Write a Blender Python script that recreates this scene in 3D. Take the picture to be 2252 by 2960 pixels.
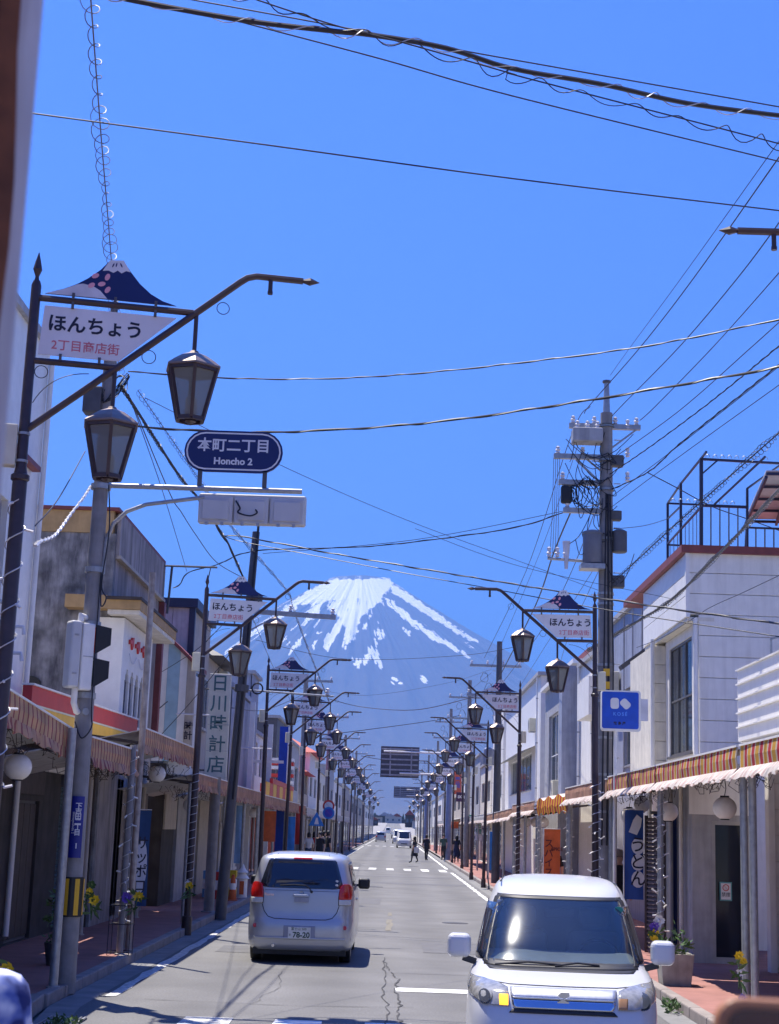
import bpy, bmesh, math, random
from mathutils import Vector, Matrix, noise
random.seed(7)
SC = bpy.context.scene
COL = SC.collection
R = math.radians
for o in list(bpy.data.objects): bpy.data.objects.remove(o)

# ------------------------------------------------------------------ camera
CAM_H, FPX = 2.1, 4400.0                      # eye height (m), focal length in photo pixels (2252 x 2960)
PITCH, YAW, ROLL = R(11.7362), R(-0.5371), R(1.95)
cf = Vector((math.sin(YAW)*math.cos(PITCH), math.cos(YAW)*math.cos(PITCH), math.sin(PITCH)))
cr0 = Vector((math.cos(YAW), -math.sin(YAW), 0)); cu0 = cr0.cross(cf)
cr = cr0*math.cos(ROLL) + cu0*math.sin(ROLL); cu = cu0*math.cos(ROLL) - cr0*math.sin(ROLL)
CP = Vector((0, 0, CAM_H))
cam = bpy.data.cameras.new('camera'); co = bpy.data.objects.new('camera', cam); COL.objects.link(co)
m = Matrix((cr, cu, -cf)).transposed().to_4x4(); m.translation = CP; co.matrix_world = m
cam.sensor_fit = 'VERTICAL'; cam.sensor_height = 36; cam.lens = 36*FPX/2960
cam.clip_start = 0.05; cam.clip_end = 90000
cam.dof.use_dof = True; cam.dof.focus_distance = 26; cam.dof.aperture_fstop = 12.5
SC.camera = co
def at(px, py, Y):
    d = cf + cr*((px-1126)/FPX) - cu*((py-1480)/FPX)
    return CP + d*(Y/d.y)
def atx(px, py, X):
    d = cf + cr*((px-1126)/FPX) - cu*((py-1480)/FPX)
    return CP + d*(X/d.x)

# ------------------------------------------------------------------ sky, sun, exposure
SUN = Vector((-0.225, 0.27, 0.936)).normalized()
w = bpy.data.worlds.new('World'); SC.world = w; w.use_nodes = True
nt = w.node_tree; nt.nodes.clear()
sky = nt.nodes.new('ShaderNodeTexSky'); sky.sky_type = 'NISHITA'; sky.sun_disc = False
sky.sun_elevation = math.asin(SUN.z); sky.sun_rotation = math.atan2(SUN.x, SUN.y)
sky.altitude = 800; sky.air_density = 2.2; sky.dust_density = 0.3; sky.ozone_density = 3.0
tint = nt.nodes.new('ShaderNodeMix'); tint.data_type = 'RGBA'; tint.blend_type = 'MULTIPLY'; tint.inputs[0].default_value = 1
tint.inputs[7].default_value = (0.150, 0.280, 0.86, 1)
bg = nt.nodes.new('ShaderNodeBackground'); bg.inputs[1].default_value = 0.10
wo = nt.nodes.new('ShaderNodeOutputWorld')
nt.links.new(sky.outputs[0], tint.inputs[6]); nt.links.new(tint.outputs[2], bg.inputs[0]); nt.links.new(bg.outputs[0], wo.inputs[0])
sl = bpy.data.lights.new('sun', 'SUN'); sl.energy = 5.0; sl.angle = R(0.5); sl.color = (1.0, 0.93, 0.82)
so = bpy.data.objects.new('sun', sl); COL.objects.link(so)
so.rotation_euler = SUN.to_track_quat('Z', 'Y').to_euler(); so.location = (0, 0, 60)
SC.view_settings.view_transform = 'Standard'; SC.view_settings.look = 'None'
SC.view_settings.exposure = 0.95; SC.view_settings.gamma = 1; SC.view_settings.use_curve_mapping = False
SC.render.engine = 'CYCLES'
SC.cycles.max_bounces = 6; SC.cycles.diffuse_bounces = 3; SC.cycles.glossy_bounces = 3; SC.cycles.transmission_bounces = 4
SC.cycles.transparent_max_bounces = 8; SC.cycles.volume_bounces = 0
SC.cycles.sample_clamp_indirect = 6
SC.cycles.use_adaptive_sampling = True; SC.cycles.use_denoising = True

# ------------------------------------------------------------------ materials
MATS = {}
def M(name, col, rough=0.6, metal=0.0, var=0.12, scale=5.0, bump=0.0, coat=0.0, streak=0.0, streak_col=None, spec=0.5, trans=0.0, emis=0, bscale=60, sscale=7.0, sratio=.08):
    if name in MATS: return MATS[name]
    m = bpy.data.materials.new(name); m.use_nodes = True; t = m.node_tree; n = t.nodes; L = t.links
    b = n['Principled BSDF']
    b.inputs['Roughness'].default_value = rough; b.inputs['Metallic'].default_value = metal
    b.inputs['Coat Weight'].default_value = coat; b.inputs['Coat Roughness'].default_value = 0.08
    b.inputs['Specular IOR Level'].default_value = spec
    if trans: b.inputs['Transmission Weight'].default_value = trans
    col = tuple(col)+(1,) if len(col) == 3 else col
    g = n.new('ShaderNodeNewGeometry')
    no = n.new('ShaderNodeTexNoise'); no.inputs['Scale'].default_value = scale; no.inputs['Detail'].default_value = 5
    L.new(g.outputs['Position'], no.inputs['Vector'])
    mr = n.new('ShaderNodeMapRange'); mr.inputs[1].default_value = 0.3; mr.inputs[2].default_value = 0.7
    mr.inputs[3].default_value = 1-var; mr.inputs[4].default_value = 1+var
    L.new(no.outputs[0], mr.inputs[0])
    mx = n.new('ShaderNodeMix'); mx.data_type = 'RGBA'; mx.blend_type = 'MULTIPLY'; mx.inputs[0].default_value = 1
    mx.inputs[6].default_value = col; L.new(mr.outputs[0], mx.inputs[7])
    out = mx.outputs[2]
    if streak:
        mp = n.new('ShaderNodeMapping'); mp.inputs['Scale'].default_value = (sscale, sscale, sscale*sratio); L.new(g.outputs['Position'], mp.inputs[0])
        n2 = n.new('ShaderNodeTexNoise'); n2.inputs['Scale'].default_value = 1.0; n2.inputs['Detail'].default_value = 6; n2.inputs['Roughness'].default_value = 0.65
        L.new(mp.outputs[0], n2.inputs['Vector'])
        m2 = n.new('ShaderNodeMapRange'); m2.inputs[1].default_value = 0.42; m2.inputs[2].default_value = 0.68; m2.inputs[4].default_value = streak
        L.new(n2.outputs[0], m2.inputs[0])
        x2 = n.new('ShaderNodeMix'); x2.data_type = 'RGBA'; L.new(m2.outputs[0], x2.inputs[0]); L.new(out, x2.inputs[6])
        sc_ = streak_col or (col[0]*0.25, col[1]*0.25, col[2]*0.25); x2.inputs[7].default_value = tuple(sc_)+(1,)
        out = x2.outputs[2]
    L.new(out, b.inputs['Base Color'])
    if bump:
        n3 = n.new('ShaderNodeTexNoise'); n3.inputs['Scale'].default_value = bscale; n3.inputs['Detail'].default_value = 4
        L.new(g.outputs['Position'], n3.inputs['Vector'])
        bp = n.new('ShaderNodeBump'); bp.inputs['Strength'].default_value = bump; bp.inputs['Distance'].default_value = 0.01
        L.new(n3.outputs[0], bp.inputs['Height']); L.new(bp.outputs[0], b.inputs['Normal'])
    if emis:
        b.inputs['Emission Color'].default_value = col; b.inputs['Emission Strength'].default_value = emis
    MATS[name] = m
    return m

def stripes(name, cols, widths, axis=1, rough=0.8):
    """printed fabric stripes along one world axis"""
    m = bpy.data.materials.new(name); m.use_nodes = True; t = m.node_tree; n = t.nodes; L = t.links; b = n['Principled BSDF']
    b.inputs['Roughness'].default_value = rough
    g = n.new('ShaderNodeNewGeometry'); s = n.new('ShaderNodeSeparateXYZ'); L.new(g.outputs['Position'], s.inputs[0])
    tot = sum(widths)
    d = n.new('ShaderNodeMath'); d.operation = 'DIVIDE'; d.inputs[1].default_value = tot; L.new(s.outputs[axis], d.inputs[0])
    f = n.new('ShaderNodeMath'); f.operation = 'FRACT'; L.new(d.outputs[0], f.inputs[0])
    r = n.new('ShaderNodeValToRGB'); r.color_ramp.interpolation = 'CONSTANT'; L.new(f.outputs[0], r.inputs[0])
    e = r.color_ramp.elements; p = 0
    for i, (c, wd) in enumerate(zip(cols, widths)):
        x = e[0] if i == 0 else (e[1] if i == 1 else e.new(min(p/tot, 0.999)))
        x.position = p/tot; x.color = tuple(c)+(1,); p += wd
    no = n.new('ShaderNodeTexNoise'); no.inputs['Scale'].default_value = 3; no.inputs['Detail'].default_value = 6; L.new(g.outputs['Position'], no.inputs['Vector'])
    mr = n.new('ShaderNodeMapRange'); mr.inputs[1].default_value = .3; mr.inputs[2].default_value = .7; mr.inputs[3].default_value = .72; mr.inputs[4].default_value = 1.1; L.new(no.outputs[0], mr.inputs[0])
    mx = n.new('ShaderNodeMix'); mx.data_type = 'RGBA'; mx.blend_type = 'MULTIPLY'; mx.inputs[0].default_value = 1
    L.new(r.outputs[0], mx.inputs[6]); L.new(mr.outputs[0], mx.inputs[7])
    tr = n.new('ShaderNodeBsdfTranslucent'); L.new(mx.outputs[2], tr.inputs[0]); L.new(mx.outputs[2], b.inputs['Base Color'])
    ms = n.new('ShaderNodeMixShader'); ms.inputs[0].default_value = 0.35
    L.new(b.outputs[0], ms.inputs[1]); L.new(tr.outputs[0], ms.inputs[2]); L.new(ms.outputs[0], n['Material Output'].inputs[0])
    MATS[name] = m
    return m

def glassmat(name, col, rough=0.05, alpha=0.5, spec=0.8):
    """window or lamp glass: tinted, reflective, part see-through"""
    m = bpy.data.materials.new(name); m.use_nodes = True; t = m.node_tree; n = t.nodes; L = t.links; b = n['Principled BSDF']
    b.inputs['Base Color'].default_value = tuple(col)+(1,); b.inputs['Roughness'].default_value = rough; b.inputs['Specular IOR Level'].default_value = spec
    tr = n.new('ShaderNodeBsdfTransparent'); tr.inputs[0].default_value = (0.9, 0.95, 0.97, 1)
    ms = n.new('ShaderNodeMixShader'); ms.inputs[0].default_value = alpha
    L.new(tr.outputs[0], ms.inputs[1]); L.new(b.outputs[0], ms.inputs[2]); L.new(ms.outputs[0], n['Material Output'].inputs[0])
    MATS[name] = m
    return m

# ------------------------------------------------------------------ mesh building
class MB:
    def __init__(s): s.v = []; s.f = []; s.mi = []
    def add(s, vs, fs, mi=0):
        b = len(s.v); s.v += [tuple(p) for p in vs]; s.f += [tuple(b+i for i in f) for f in fs]; s.mi += [mi]*len(fs); return s
    def box(s, x0, x1, y0, y1, z0, z1, mi=0):
        return s.add([(x0,y0,z0),(x1,y0,z0),(x1,y1,z0),(x0,y1,z0),(x0,y0,z1),(x1,y0,z1),(x1,y1,z1),(x0,y1,z1)],
              [(0,3,2,1),(4,5,6,7),(0,1,5,4),(1,2,6,5),(2,3,7,6),(3,0,4,7)], mi)
    def beam(s, p, q, w, h=None, mi=0):
        h = h or w; p = Vector(p); q = Vector(q); d = (q-p).normalized()
        a = d.cross(Vector((0,0,1)))
        if a.length < 1e-3: a = Vector((1,0,0))
        a.normalize(); b = a.cross(d)
        vs = []
        for c in (p, q):
            for i, j in ((-1,-1),(1,-1),(1,1),(-1,1)): vs.append(c + a*(i*w/2) + b*(j*h/2))
        return s.add(vs, [(3,2,1,0),(4,5,6,7),(0,1,5,4),(1,2,6,5),(2,3,7,6),(3,0,4,7)], mi)
    def tube(s, pts, r, n=8, cap=True, mi=0, r2=None):
        pts = [Vector(p) for p in pts]; k = len(pts)
        if k < 2: return s
        fr = None; rings = []
        for i, p in enumerate(pts):
            d = (pts[min(i+1,k-1)]-pts[max(i-1,0)]).normalized()
            if fr is None:
                fr = d.cross(Vector((0,0,1)))
                if fr.length < 1e-3: fr = Vector((1,0,0))
            fr = (fr - d*fr.dot(d))
            if fr.length < 1e-4: fr = d.orthogonal()
            fr.normalize(); bb = d.cross(fr)
            rr = r[i] if isinstance(r, (list, tuple)) else (r + (r2-r)*i/(k-1) if r2 is not None else r)
            rings.append([p + fr*(rr*math.cos(2*math.pi*j/n)) + bb*(rr*math.sin(2*math.pi*j/n)) for j in range(n)])
        vs = [p for q in rings for p in q]
        fs = [(i*n+j, i*n+(j+1)%n, (i+1)*n+(j+1)%n, (i+1)*n+j) for i in range(k-1) for j in range(n)]
        if cap: fs += [tuple(range(n))[::-1], tuple((k-1)*n+j for j in range(n))]
        return s.add(vs, fs, mi)
    def lathe(s, prof, n=16, c=(0,0,0), rot=0, mi=0):
        c = Vector(c); vs = []; k = len(prof)
        for r, z in prof:
            for j in range(n):
                a = 2*math.pi*j/n+rot; vs.append((c.x+r*math.cos(a), c.y+r*math.sin(a), c.z+z))
        fs = [(i*n+j, i*n+(j+1)%n, (i+1)*n+(j+1)%n, (i+1)*n+j) for i in range(k-1) for j in range(n)]
        fs += [tuple(range(n))[::-1], tuple((k-1)*n+j for j in range(n))]
        return s.add(vs, fs, mi)
    def plate(s, poly, y0, y1, mi=0):
        """polygon in x,z given thickness along y (y0 is the front)"""
        n = len(poly); vs = [(x, y0, z) for x, z in poly] + [(x, y1, z) for x, z in poly]
        fs = [tuple(range(n)), tuple(range(2*n-1, n-1, -1))] + [(i, i+n, (i+1)%n+n, (i+1)%n) for i in range(n)]
        return s.add(vs, fs, mi)
    def platex(s, poly, x0, x1, mi=0):
        n = len(poly); vs = [(x0, y, z) for y, z in poly] + [(x1, y, z) for y, z in poly]
        fs = [tuple(range(n)), tuple(range(2*n-1, n-1, -1))] + [(i, i+n, (i+1)%n+n, (i+1)%n) for i in range(n)]
        return s.add(vs, fs, mi)
    def ball(s, c, r, nu=16, nv=10, sz=1.0, mi=0):
        pr = [(max(r*math.sin(math.pi*i/nv), 1e-4), -r*sz*math.cos(math.pi*i/nv)) for i in range(nv+1)]
        return s.lathe(pr, nu, c, mi=mi)
    def build(s, name, mat, parent=None, smooth=False, world=False, label=None, bevel=0, kind=None):
        me = bpy.data.meshes.new(name)
        off = parent.matrix_basis.inverted() if (parent is not None and world) else None
        vs = [off @ Vector(p) for p in s.v] if off is not None else s.v
        me.from_pydata([tuple(p) for p in vs], [], s.f)
        mats = mat if isinstance(mat, (list, tuple)) else [mat]
        for q in mats: me.materials.append(q)
        if len(mats) > 1: me.polygons.foreach_set('material_index', s.mi)
        bm = bmesh.new(); bm.from_mesh(me); bmesh.ops.recalc_face_normals(bm, faces=bm.faces); bm.to_mesh(me); bm.free()
        if smooth:
            me.polygons.foreach_set('use_smooth', [True]*len(me.polygons))
            me.set_sharp_from_angle(angle=R(40))
        return obj(name, me, parent, label, bevel, kind)
def smooth_pts(P, n=8):
    P = [Vector(p) for p in P]; out = []
    for i in range(len(P)-1):
        a, b, c, d = P[max(i-1,0)], P[i], P[i+1], P[min(i+2,len(P)-1)]
        for k in range(n):
            t = k/n
            out.append(.5*((2*b)+(c-a)*t+(2*a-5*b+4*c-d)*t*t+(3*b-a-3*c+d)*t**3))
    out.append(P[-1]); return out
def obj(name, me, parent=None, label=None, bevel=0, kind=None):
    o = bpy.data.objects.new(name, me); COL.objects.link(o)
    if parent is not None: o.parent = parent
    if label: o['label'] = label
    if kind: o['kind'] = kind
    if bevel:
        b = o.modifiers.new('edge', 'BEVEL'); b.width = bevel; b.segments = 2 if bevel < .03 else 4; b.limit_method = 'ANGLE'; b.angle_limit = R(35)
    return o
def tag(o, label, cat, group=None):
    o['label'] = label; o['category'] = cat
    if group: o['group'] = group
    return o
def thing(name, label, cat, loc=(0,0,0), rz=0, group=None):
    o = bpy.data.objects.new(name, None); COL.objects.link(o); o.empty_display_size = .1
    o.location = loc; o.rotation_euler = (0, 0, rz)
    o.matrix_basis = Matrix.Translation(Vector(loc)) @ Matrix.Rotation(rz, 4, 'Z')
    return tag(o, label, cat, group)
def struct(o): o['kind'] = 'structure'; return o
def copy_tree(o, parent=None):
    c = o.copy(); COL.objects.link(c); c.parent = parent
    for ch in o.children: copy_tree(ch, c)
    return c
def pbox(name, mat, parent, x0, x1, y0, y1, z0, z1, bevel=0, label=None):
    return MB().box(x0,x1,y0,y1,z0,z1).build(name, mat, parent, world=True, bevel=bevel, label=label)
TXT = {}
def text_mesh(s, size, ext=0.002, bold=0.0, vertical=False, mat=None, spacing=1.0):
    """lettering mesh standing in the x,z plane, centred, facing -y"""
    key = (s, size, ext, bold, vertical, mat.name if mat else '')
    if key in TXT: return TXT[key]
    cu_ = bpy.data.curves.new('lettering', 'FONT'); cu_.body = '\n'.join(s) if vertical else s
    cu_.size = size; cu_.extrude = ext; cu_.offset = bold; cu_.align_x = 'CENTER'; cu_.align_y = 'CENTER'; cu_.resolution_u = 3
    cu_.space_character = spacing
    if vertical: cu_.space_line = spacing
    o = bpy.data.objects.new('tmp', cu_); COL.objects.link(o)
    dg = bpy.context.evaluated_depsgraph_get(); dg.update()
    me = bpy.data.meshes.new_from_object(o.evaluated_get(dg))
    bpy.data.objects.remove(o); bpy.data.curves.remove(cu_)
    me.transform(Matrix(((1,0,0,0),(0,0,-1,0),(0,1,0,0),(0,0,0,1))))
    me.materials.clear(); me.materials.append(mat)
    TXT[key] = me
    return me
def text(parent, s, size, mat, loc, rz=0, ext=0.002, bold=0.0, vertical=False, name='lettering', spacing=1.0, tilt=0):
    o = obj(name, text_mesh(s, size, ext, bold, vertical, mat, spacing), parent); o.location = loc; o.rotation_euler = (0, tilt, rz)
    return o
# ------------------------------------------------------------------ shared materials
m_asphalt = M('asphalt', (.148,.147,.147), .85, var=.13, scale=.9, bump=.35, bscale=90, streak=.35, streak_col=(.10,.10,.102), sscale=26)
m_patch = M('asphalt_patch', (.118,.118,.125), .85, var=.12, scale=3, bump=.3, bscale=140)
m_gutter = M('gutter_concrete', (.20,.20,.20), .9, var=.2, scale=3, bump=.3)
m_paver = M('red_paving', (.30,.14,.12), .85, var=.16, scale=2.5, bump=.2, streak=.0)
m_kerb = M('kerb_stone', (.27,.235,.22), .9, var=.2, scale=4, bump=.35)
m_paint = M('road_paint', (.78,.78,.76), .7, var=.1, scale=6, streak=0)
m_worn = M('worn_paint', (.48,.48,.47), .8, var=.4, scale=14)
m_ypaint = M('worn_yellow_paint', (.18,.165,.13), .8, var=.5, scale=12)
m_crack = M('crack_filler', (.06,.06,.062), .9)
m_earth = M('ground_earth', (.16,.16,.13), .95, var=.3, scale=.02)
m_brown = M('lamp_brown_paint', (.052,.034,.036), .42, var=.2, scale=9, spec=.5)
m_bronze = M('lamp_roof_bronze', (.23,.17,.14), .42, metal=.35, var=.15, scale=12)
m_frostglass = glassmat('lantern_glass', (.17,.18,.18), .18, .72)
m_signwhite = M('sign_white', (.74,.73,.74), .45, var=.05, scale=4, streak=.12, streak_col=(.5,.48,.45))
m_navy = M('sign_navy', (.008,.014,.10), .4, var=.05)
m_ink = M('sign_ink', (.012,.012,.03), .5)
m_pinkink = M('sign_pink_ink', (.62,.16,.2), .5)
m_petal = M('sign_petal_pink', (.78,.36,.42), .5)
m_palegrey = M('sign_pale_grey', (.63,.62,.66), .5)
m_steel = M('galvanised_steel', (.36,.37,.38), .45, metal=.5, var=.15, scale=14)
m_concpole = M('concrete_pole', (.26,.25,.25), .85, var=.18, scale=5, bump=.2, streak=.35, streak_col=(.12,.10,.085))
m_black = M('black_rubber', (.012,.012,.014), .55)
m_cable = M('cable_black', (.014,.014,.02), .5)
m_cablegrey = M('cable_grey', (.13,.13,.135), .5)
m_wirewhite = M('wire_pale', (.5,.5,.52), .4, metal=.3)
m_cream = M('cream_plastic', (.66,.62,.46), .5, var=.08)
m_white = M('white_paint', (.80,.78,.74), .5, var=.06, streak=.12, streak_col=(.5,.47,.42))
m_offwhite = M('offwhite_siding', (.84,.81,.75), .55, var=.05, streak=.28, streak_col=(.48,.44,.38))
m_coolwhite = M('cool_white_siding', (.82,.80,.76), .5, var=.05, streak=.08, streak_col=(.5,.49,.47))
m_creamwall = M('cream_wall', (.74,.69,.58), .7, var=.1, streak=.2)
m_beige = M('beige_wall', (.47,.41,.34), .75, var=.1, streak=.2)
m_ochre = M('ochre_trim', (.46,.29,.12), .7, var=.15, streak=.2)
m_grimeconc = M('grimy_concrete', (.27,.26,.26), .9, var=.6, scale=2.6, bump=.5, bscale=25, streak=.95, streak_col=(.05,.048,.055), sscale=3.6, sratio=.22)
m_stainconc = M('stained_parapet', (.34,.30,.285), .9, var=.25, scale=1.5, bump=.3, streak=.8, streak_col=(.10,.085,.08), sscale=4)
m_gray = M('gray_wall', (.40,.40,.42), .7, var=.12, streak=.35)
m_bluegray = M('bluegray_cladding', (.33,.35,.43), .55, var=.1, streak=.35)
m_darkgray = M('dark_gray', (.09,.09,.10), .6, var=.15)
m_navytrim = M('navy_trim', (.02,.022,.055), .45)
m_redtrim = M('red_coping', (.22,.055,.05), .6, var=.15)
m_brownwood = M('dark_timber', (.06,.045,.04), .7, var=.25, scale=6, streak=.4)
m_shopshade = M('shop_wall_shade_tone', (.05,.044,.042), .85, var=.35, scale=2.5, bump=.3, streak=.4)  # street-level walls: the deep shade under the awnings is put into this colour
m_tealshutter = M('teal_shutter', (.055,.10,.125), .5, var=.15, streak=.3)
m_glassdark = M('window_glass_dark', (.014,.018,.03), .08, spec=.45, var=.05)
m_glassblue = M('window_glass_blue', (.07,.10,.15), .08, spec=.8, var=.1)
m_frame = M('aluminium_frame', (.42,.41,.40), .4, metal=.5)
m_red = M('red_paint', (.52,.035,.03), .5, var=.08)
m_yellow = M('yellow_paint', (.75,.42,.02), .5, var=.08)
m_orange = M('orange_cloth', (.58,.12,.03), .75, var=.15)
m_bluecloth = M('blue_cloth', (.02,.075,.30), .75, var=.1)
m_lantern = M('paper_lantern', (.72,.68,.63), .7, var=.05, scale=14)
m_green = M('leaf_green', (.06,.12,.03), .6, var=.3, scale=30)
m_flower_y = M('flower_yellow', (.8,.55,.02), .6, var=.15, scale=40)
m_flower_w = M('flower_white', (.75,.74,.76), .6)
m_flower_p = M('flower_violet', (.16,.08,.5), .6, var=.2, scale=40)
m_rustpost = M('rusted_white_post', (.50,.48,.45), .6, var=.15, scale=8, streak=.95, streak_col=(.18,.07,.03))
m_skin = M('skin', (.50,.32,.24), .55); m_hair = M('black_hair', (.012,.010,.010), .5)

def wear(m):
    t = m.node_tree; n = t.nodes; L = t.links; b = n['Principled BSDF']; src = b.inputs['Base Color'].links[0].from_socket
    g = n.new('ShaderNodeNewGeometry'); s = n.new('ShaderNodeSeparateXYZ'); L.new(g.outputs['Position'], s.inputs[0])
    a = n.new('ShaderNodeMath'); a.operation = 'ABSOLUTE'; L.new(s.outputs[0], a.inputs[0])          # wheel tracks lie 0.8 and 2.2 m either side of the middle
    w_ = n.new('ShaderNodeMath'); w_.operation = 'SINE'; k = n.new('ShaderNodeMath'); k.operation = 'MULTIPLY_ADD'; k.inputs[1].default_value = 4.49; k.inputs[2].default_value = -2.0; L.new(a.outputs[0], k.inputs[0]); L.new(k.outputs[0], w_.inputs[0])
    m1 = n.new('ShaderNodeMapRange'); m1.inputs[1].default_value = -1; m1.inputs[2].default_value = 1; m1.inputs[3].default_value = 1.06; m1.inputs[4].default_value = .90; L.new(w_.outputs[0], m1.inputs[0])
    no = n.new('ShaderNodeTexNoise'); no.inputs['Scale'].default_value = 38; no.inputs['Detail'].default_value = 3; L.new(g.outputs['Position'], no.inputs['Vector'])
    m2 = n.new('ShaderNodeMapRange'); m2.inputs[1].default_value = .3; m2.inputs[2].default_value = .7; m2.inputs[3].default_value = .80; m2.inputs[4].default_value = 1.18; L.new(no.outputs[0], m2.inputs[0])
    n3 = n.new('ShaderNodeTexNoise'); n3.inputs['Scale'].default_value = .35; n3.inputs['Detail'].default_value = 5; L.new(g.outputs['Position'], n3.inputs['Vector'])
    m3 = n.new('ShaderNodeMapRange'); m3.inputs[1].default_value = .35; m3.inputs[2].default_value = .65; m3.inputs[3].default_value = .90; m3.inputs[4].default_value = 1.08; L.new(n3.outputs[0], m3.inputs[0])
    p = n.new('ShaderNodeMath'); p.operation = 'MULTIPLY'; L.new(m1.outputs[0], p.inputs[0]); L.new(m2.outputs[0], p.inputs[1])
    p2 = n.new('ShaderNodeMath'); p2.operation = 'MULTIPLY'; L.new(p.outputs[0], p2.inputs[0]); L.new(m3.outputs[0], p2.inputs[1])
    mx = n.new('ShaderNodeMix'); mx.data_type = 'RGBA'; mx.blend_type = 'MULTIPLY'; mx.inputs[0].default_value = 1; L.new(src, mx.inputs[6]); L.new(p2.outputs[0], mx.inputs[7]); L.new(mx.outputs[2], b.inputs['Base Color'])
wear(m_asphalt)
# ------------------------------------------------------------------ setting: ground, road, pavements
def gz(Y):
    if Y < 260: return 0.0
    t = min(Y, 950)-260
    return .000011*t*t
LK, RK = -3.85, 3.60                    # kerb faces
def lkerb(Y):                            # the corner by the crossing swings out towards the road
    if Y >= 18.5: return LK
    t = min((18.5-Y)/5.5, 1); return LK + 1.05*t*t
ys = [-18 + 2*i for i in range(140)] + [262+20*i for i in range(36)]
def ribbon(name, mat, fx0, fx1, yl, dz, parent=None):
    b = MB(); vs = []; fs = []
    for y in yl: vs += [(fx0(y), y, gz(y)+dz), (fx1(y), y, gz(y)+dz)]
    for i in range(len(yl)-1): fs.append((2*i, 2*i+1, 2*i+3, 2*i+2))
    return b.add(vs, fs).build(name, mat, parent)
g = MB(); gy = [-260, -60, 0, 100, 260, 400, 550, 700, 850, 950, 1500, 4000, 9000, 27000]; gx = [-13000, -3000, -400, -60, 60, 400, 3000, 13000]
for y in gy:
    for x in gx: g.v.append((x, y, gz(y)-.06))
g.f = [(j*8+i, j*8+i+1, j*8+9+i, j*8+8+i) for j in range(len(gy)-1) for i in range(7)]; g.mi = [0]*len(g.f)
struct(g.build('ground', m_earth))
road = struct(ribbon('road', m_asphalt, lkerb, lambda y: RK, ys, 0))
struct(ribbon('gutter', m_gutter, lambda y: lkerb(y)+.01, lambda y: lkerb(y)+.36, [y for y in ys if y < 420], .004))
struct(ribbon('gutter', m_gutter, lambda y: RK-.34, lambda y: RK-.01, [y for y in ys if y < 420], .004))
def pavement(name, side):
    b = MB(); vs = []; fs = []
    for y in [q for q in ys if q <= 210]:
        a = (lkerb(y)-.16) if side < 0 else RK+.16; c = -9.5 if side < 0 else 9.5
        vs += [(a, y, gz(y)-.05), (a, y, gz(y)+.12), (c, y, gz(y)+.125)]
    for i in range(len(vs)//3-1):
        for k in (0, 1): fs.append((3*i+k, 3*i+k+1, 3*i+k+4, 3*i+k+3))
    return struct(b.add(vs, fs).build(name, m_paver))
m_plainpav = M('plain_paving', (.26,.25,.24), .9, var=.2)
pv_l = pavement('pavement', -1); pv_r = pavement('pavement', 1)
ks = MB().box(0, .155, 0, .985, -.05, .135); kme = None
def kerbs(pv, side):
    global kme
    y = 9.0; first = True
    while y < 118:
        x0 = lkerb(y+.5)-.16 if side < 0 else RK
        if kme is None:
            o = ks.build('kerb_stone', m_kerb, pv, bevel=.018); kme = o.data
        else: o = obj('kerb_stone', kme, pv, bevel=.018)
        o.location = (x0+random.uniform(-.004,.004), y, random.uniform(-.004,.004))
        if side < 0 and y < 18.5: o.rotation_euler.z = math.atan2(lkerb(y+1)-lkerb(y), 1)*-1
        y += 1.0
    n = MB(); yl = [118]+[yy for yy in ys if yy > 118]
    vs = []; fs = []
    for yy in yl:
        xa, xb = (LK-.16, LK) if side < 0 else (RK, RK+.16)
        for x, z in ((xa,.12),(xa,.134),(xb,.134),(xb,-.02)): vs.append((x, yy, gz(yy)+z))
    for i in range(len(yl)-1):
        for k in range(3): fs.append((4*i+k, 4*i+k+1, 4*i+k+5, 4*i+k+4))
    n.add(vs, fs).build('kerb', m_kerb, pv)
kerbs(pv_l, -1); kerbs(pv_r, 1)
for s_ in (-1, 1):
    b = MB(); vs = []; yl = [y for y in ys if y >= 210]
    for y in yl: vs += [(s_*3.75, y, gz(y)+.12), (s_*9.5, y, gz(y)+.12)]
    struct(b.add(vs, [(2*i,2*i+1,2*i+3,2*i+2) for i in range(len(yl)-1)]).build('pavement', m_plainpav))
# paint
def mark(name, mat, x0, x1, y0, y1, dz=.006, jag=.012):
    b = MB(); n = max(2, int((y1-y0)/.5)); vs = []; fs = []
    for i in range(n+1):
        y = y0+(y1-y0)*i/n
        vs += [(x0+random.uniform(-jag,jag), y, gz(y)+dz), (x1+random.uniform(-jag,jag), y, gz(y)+dz)]
    for i in range(n): fs.append((2*i, 2*i+1, 2*i+3, 2*i+2))
    return b.add(vs, fs).build(name, mat, road)
for x, nm in ((-3.36, 'edge_line'), (3.02, 'edge_line')):
    for a, c in ((19.2, 60), (60.4, 79), (86, 180), (190, 420)): mark(nm, m_paint if x > 0 else m_worn, x-.07, x+.07, a, c, jag=.03)  # dull paint on the left line carries both wear and the shade over it
for k in range(-2, 4): mark('crossing_bar', m_paint if k > -2 else m_worn, -.25+.98*k, .27+.98*k, 13.2, 17.5)
mark('stop_line', m_paint, .1, 2.92, 20.9, 21.38)
for k in range(-3, 3): mark('crossing_bar', m_paint if k in (1, 2) else m_worn, .62+.92*k, 1.0+.92*k, 80, 84, jag=.03)
for k in range(-3, 4): mark('crossing_bar', m_worn, -.3+.9*k, .12+.9*k, 184, 188)
for k in range(-3, 4): mark('crossing_bar', m_worn, -.3+.9*k, .12+.9*k, 300, 305)
for y0, y1 in ((33, 37), (38.5, 40)): mark('centre_line', m_ypaint, -.08, .05, y0, y1, jag=.03)
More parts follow.
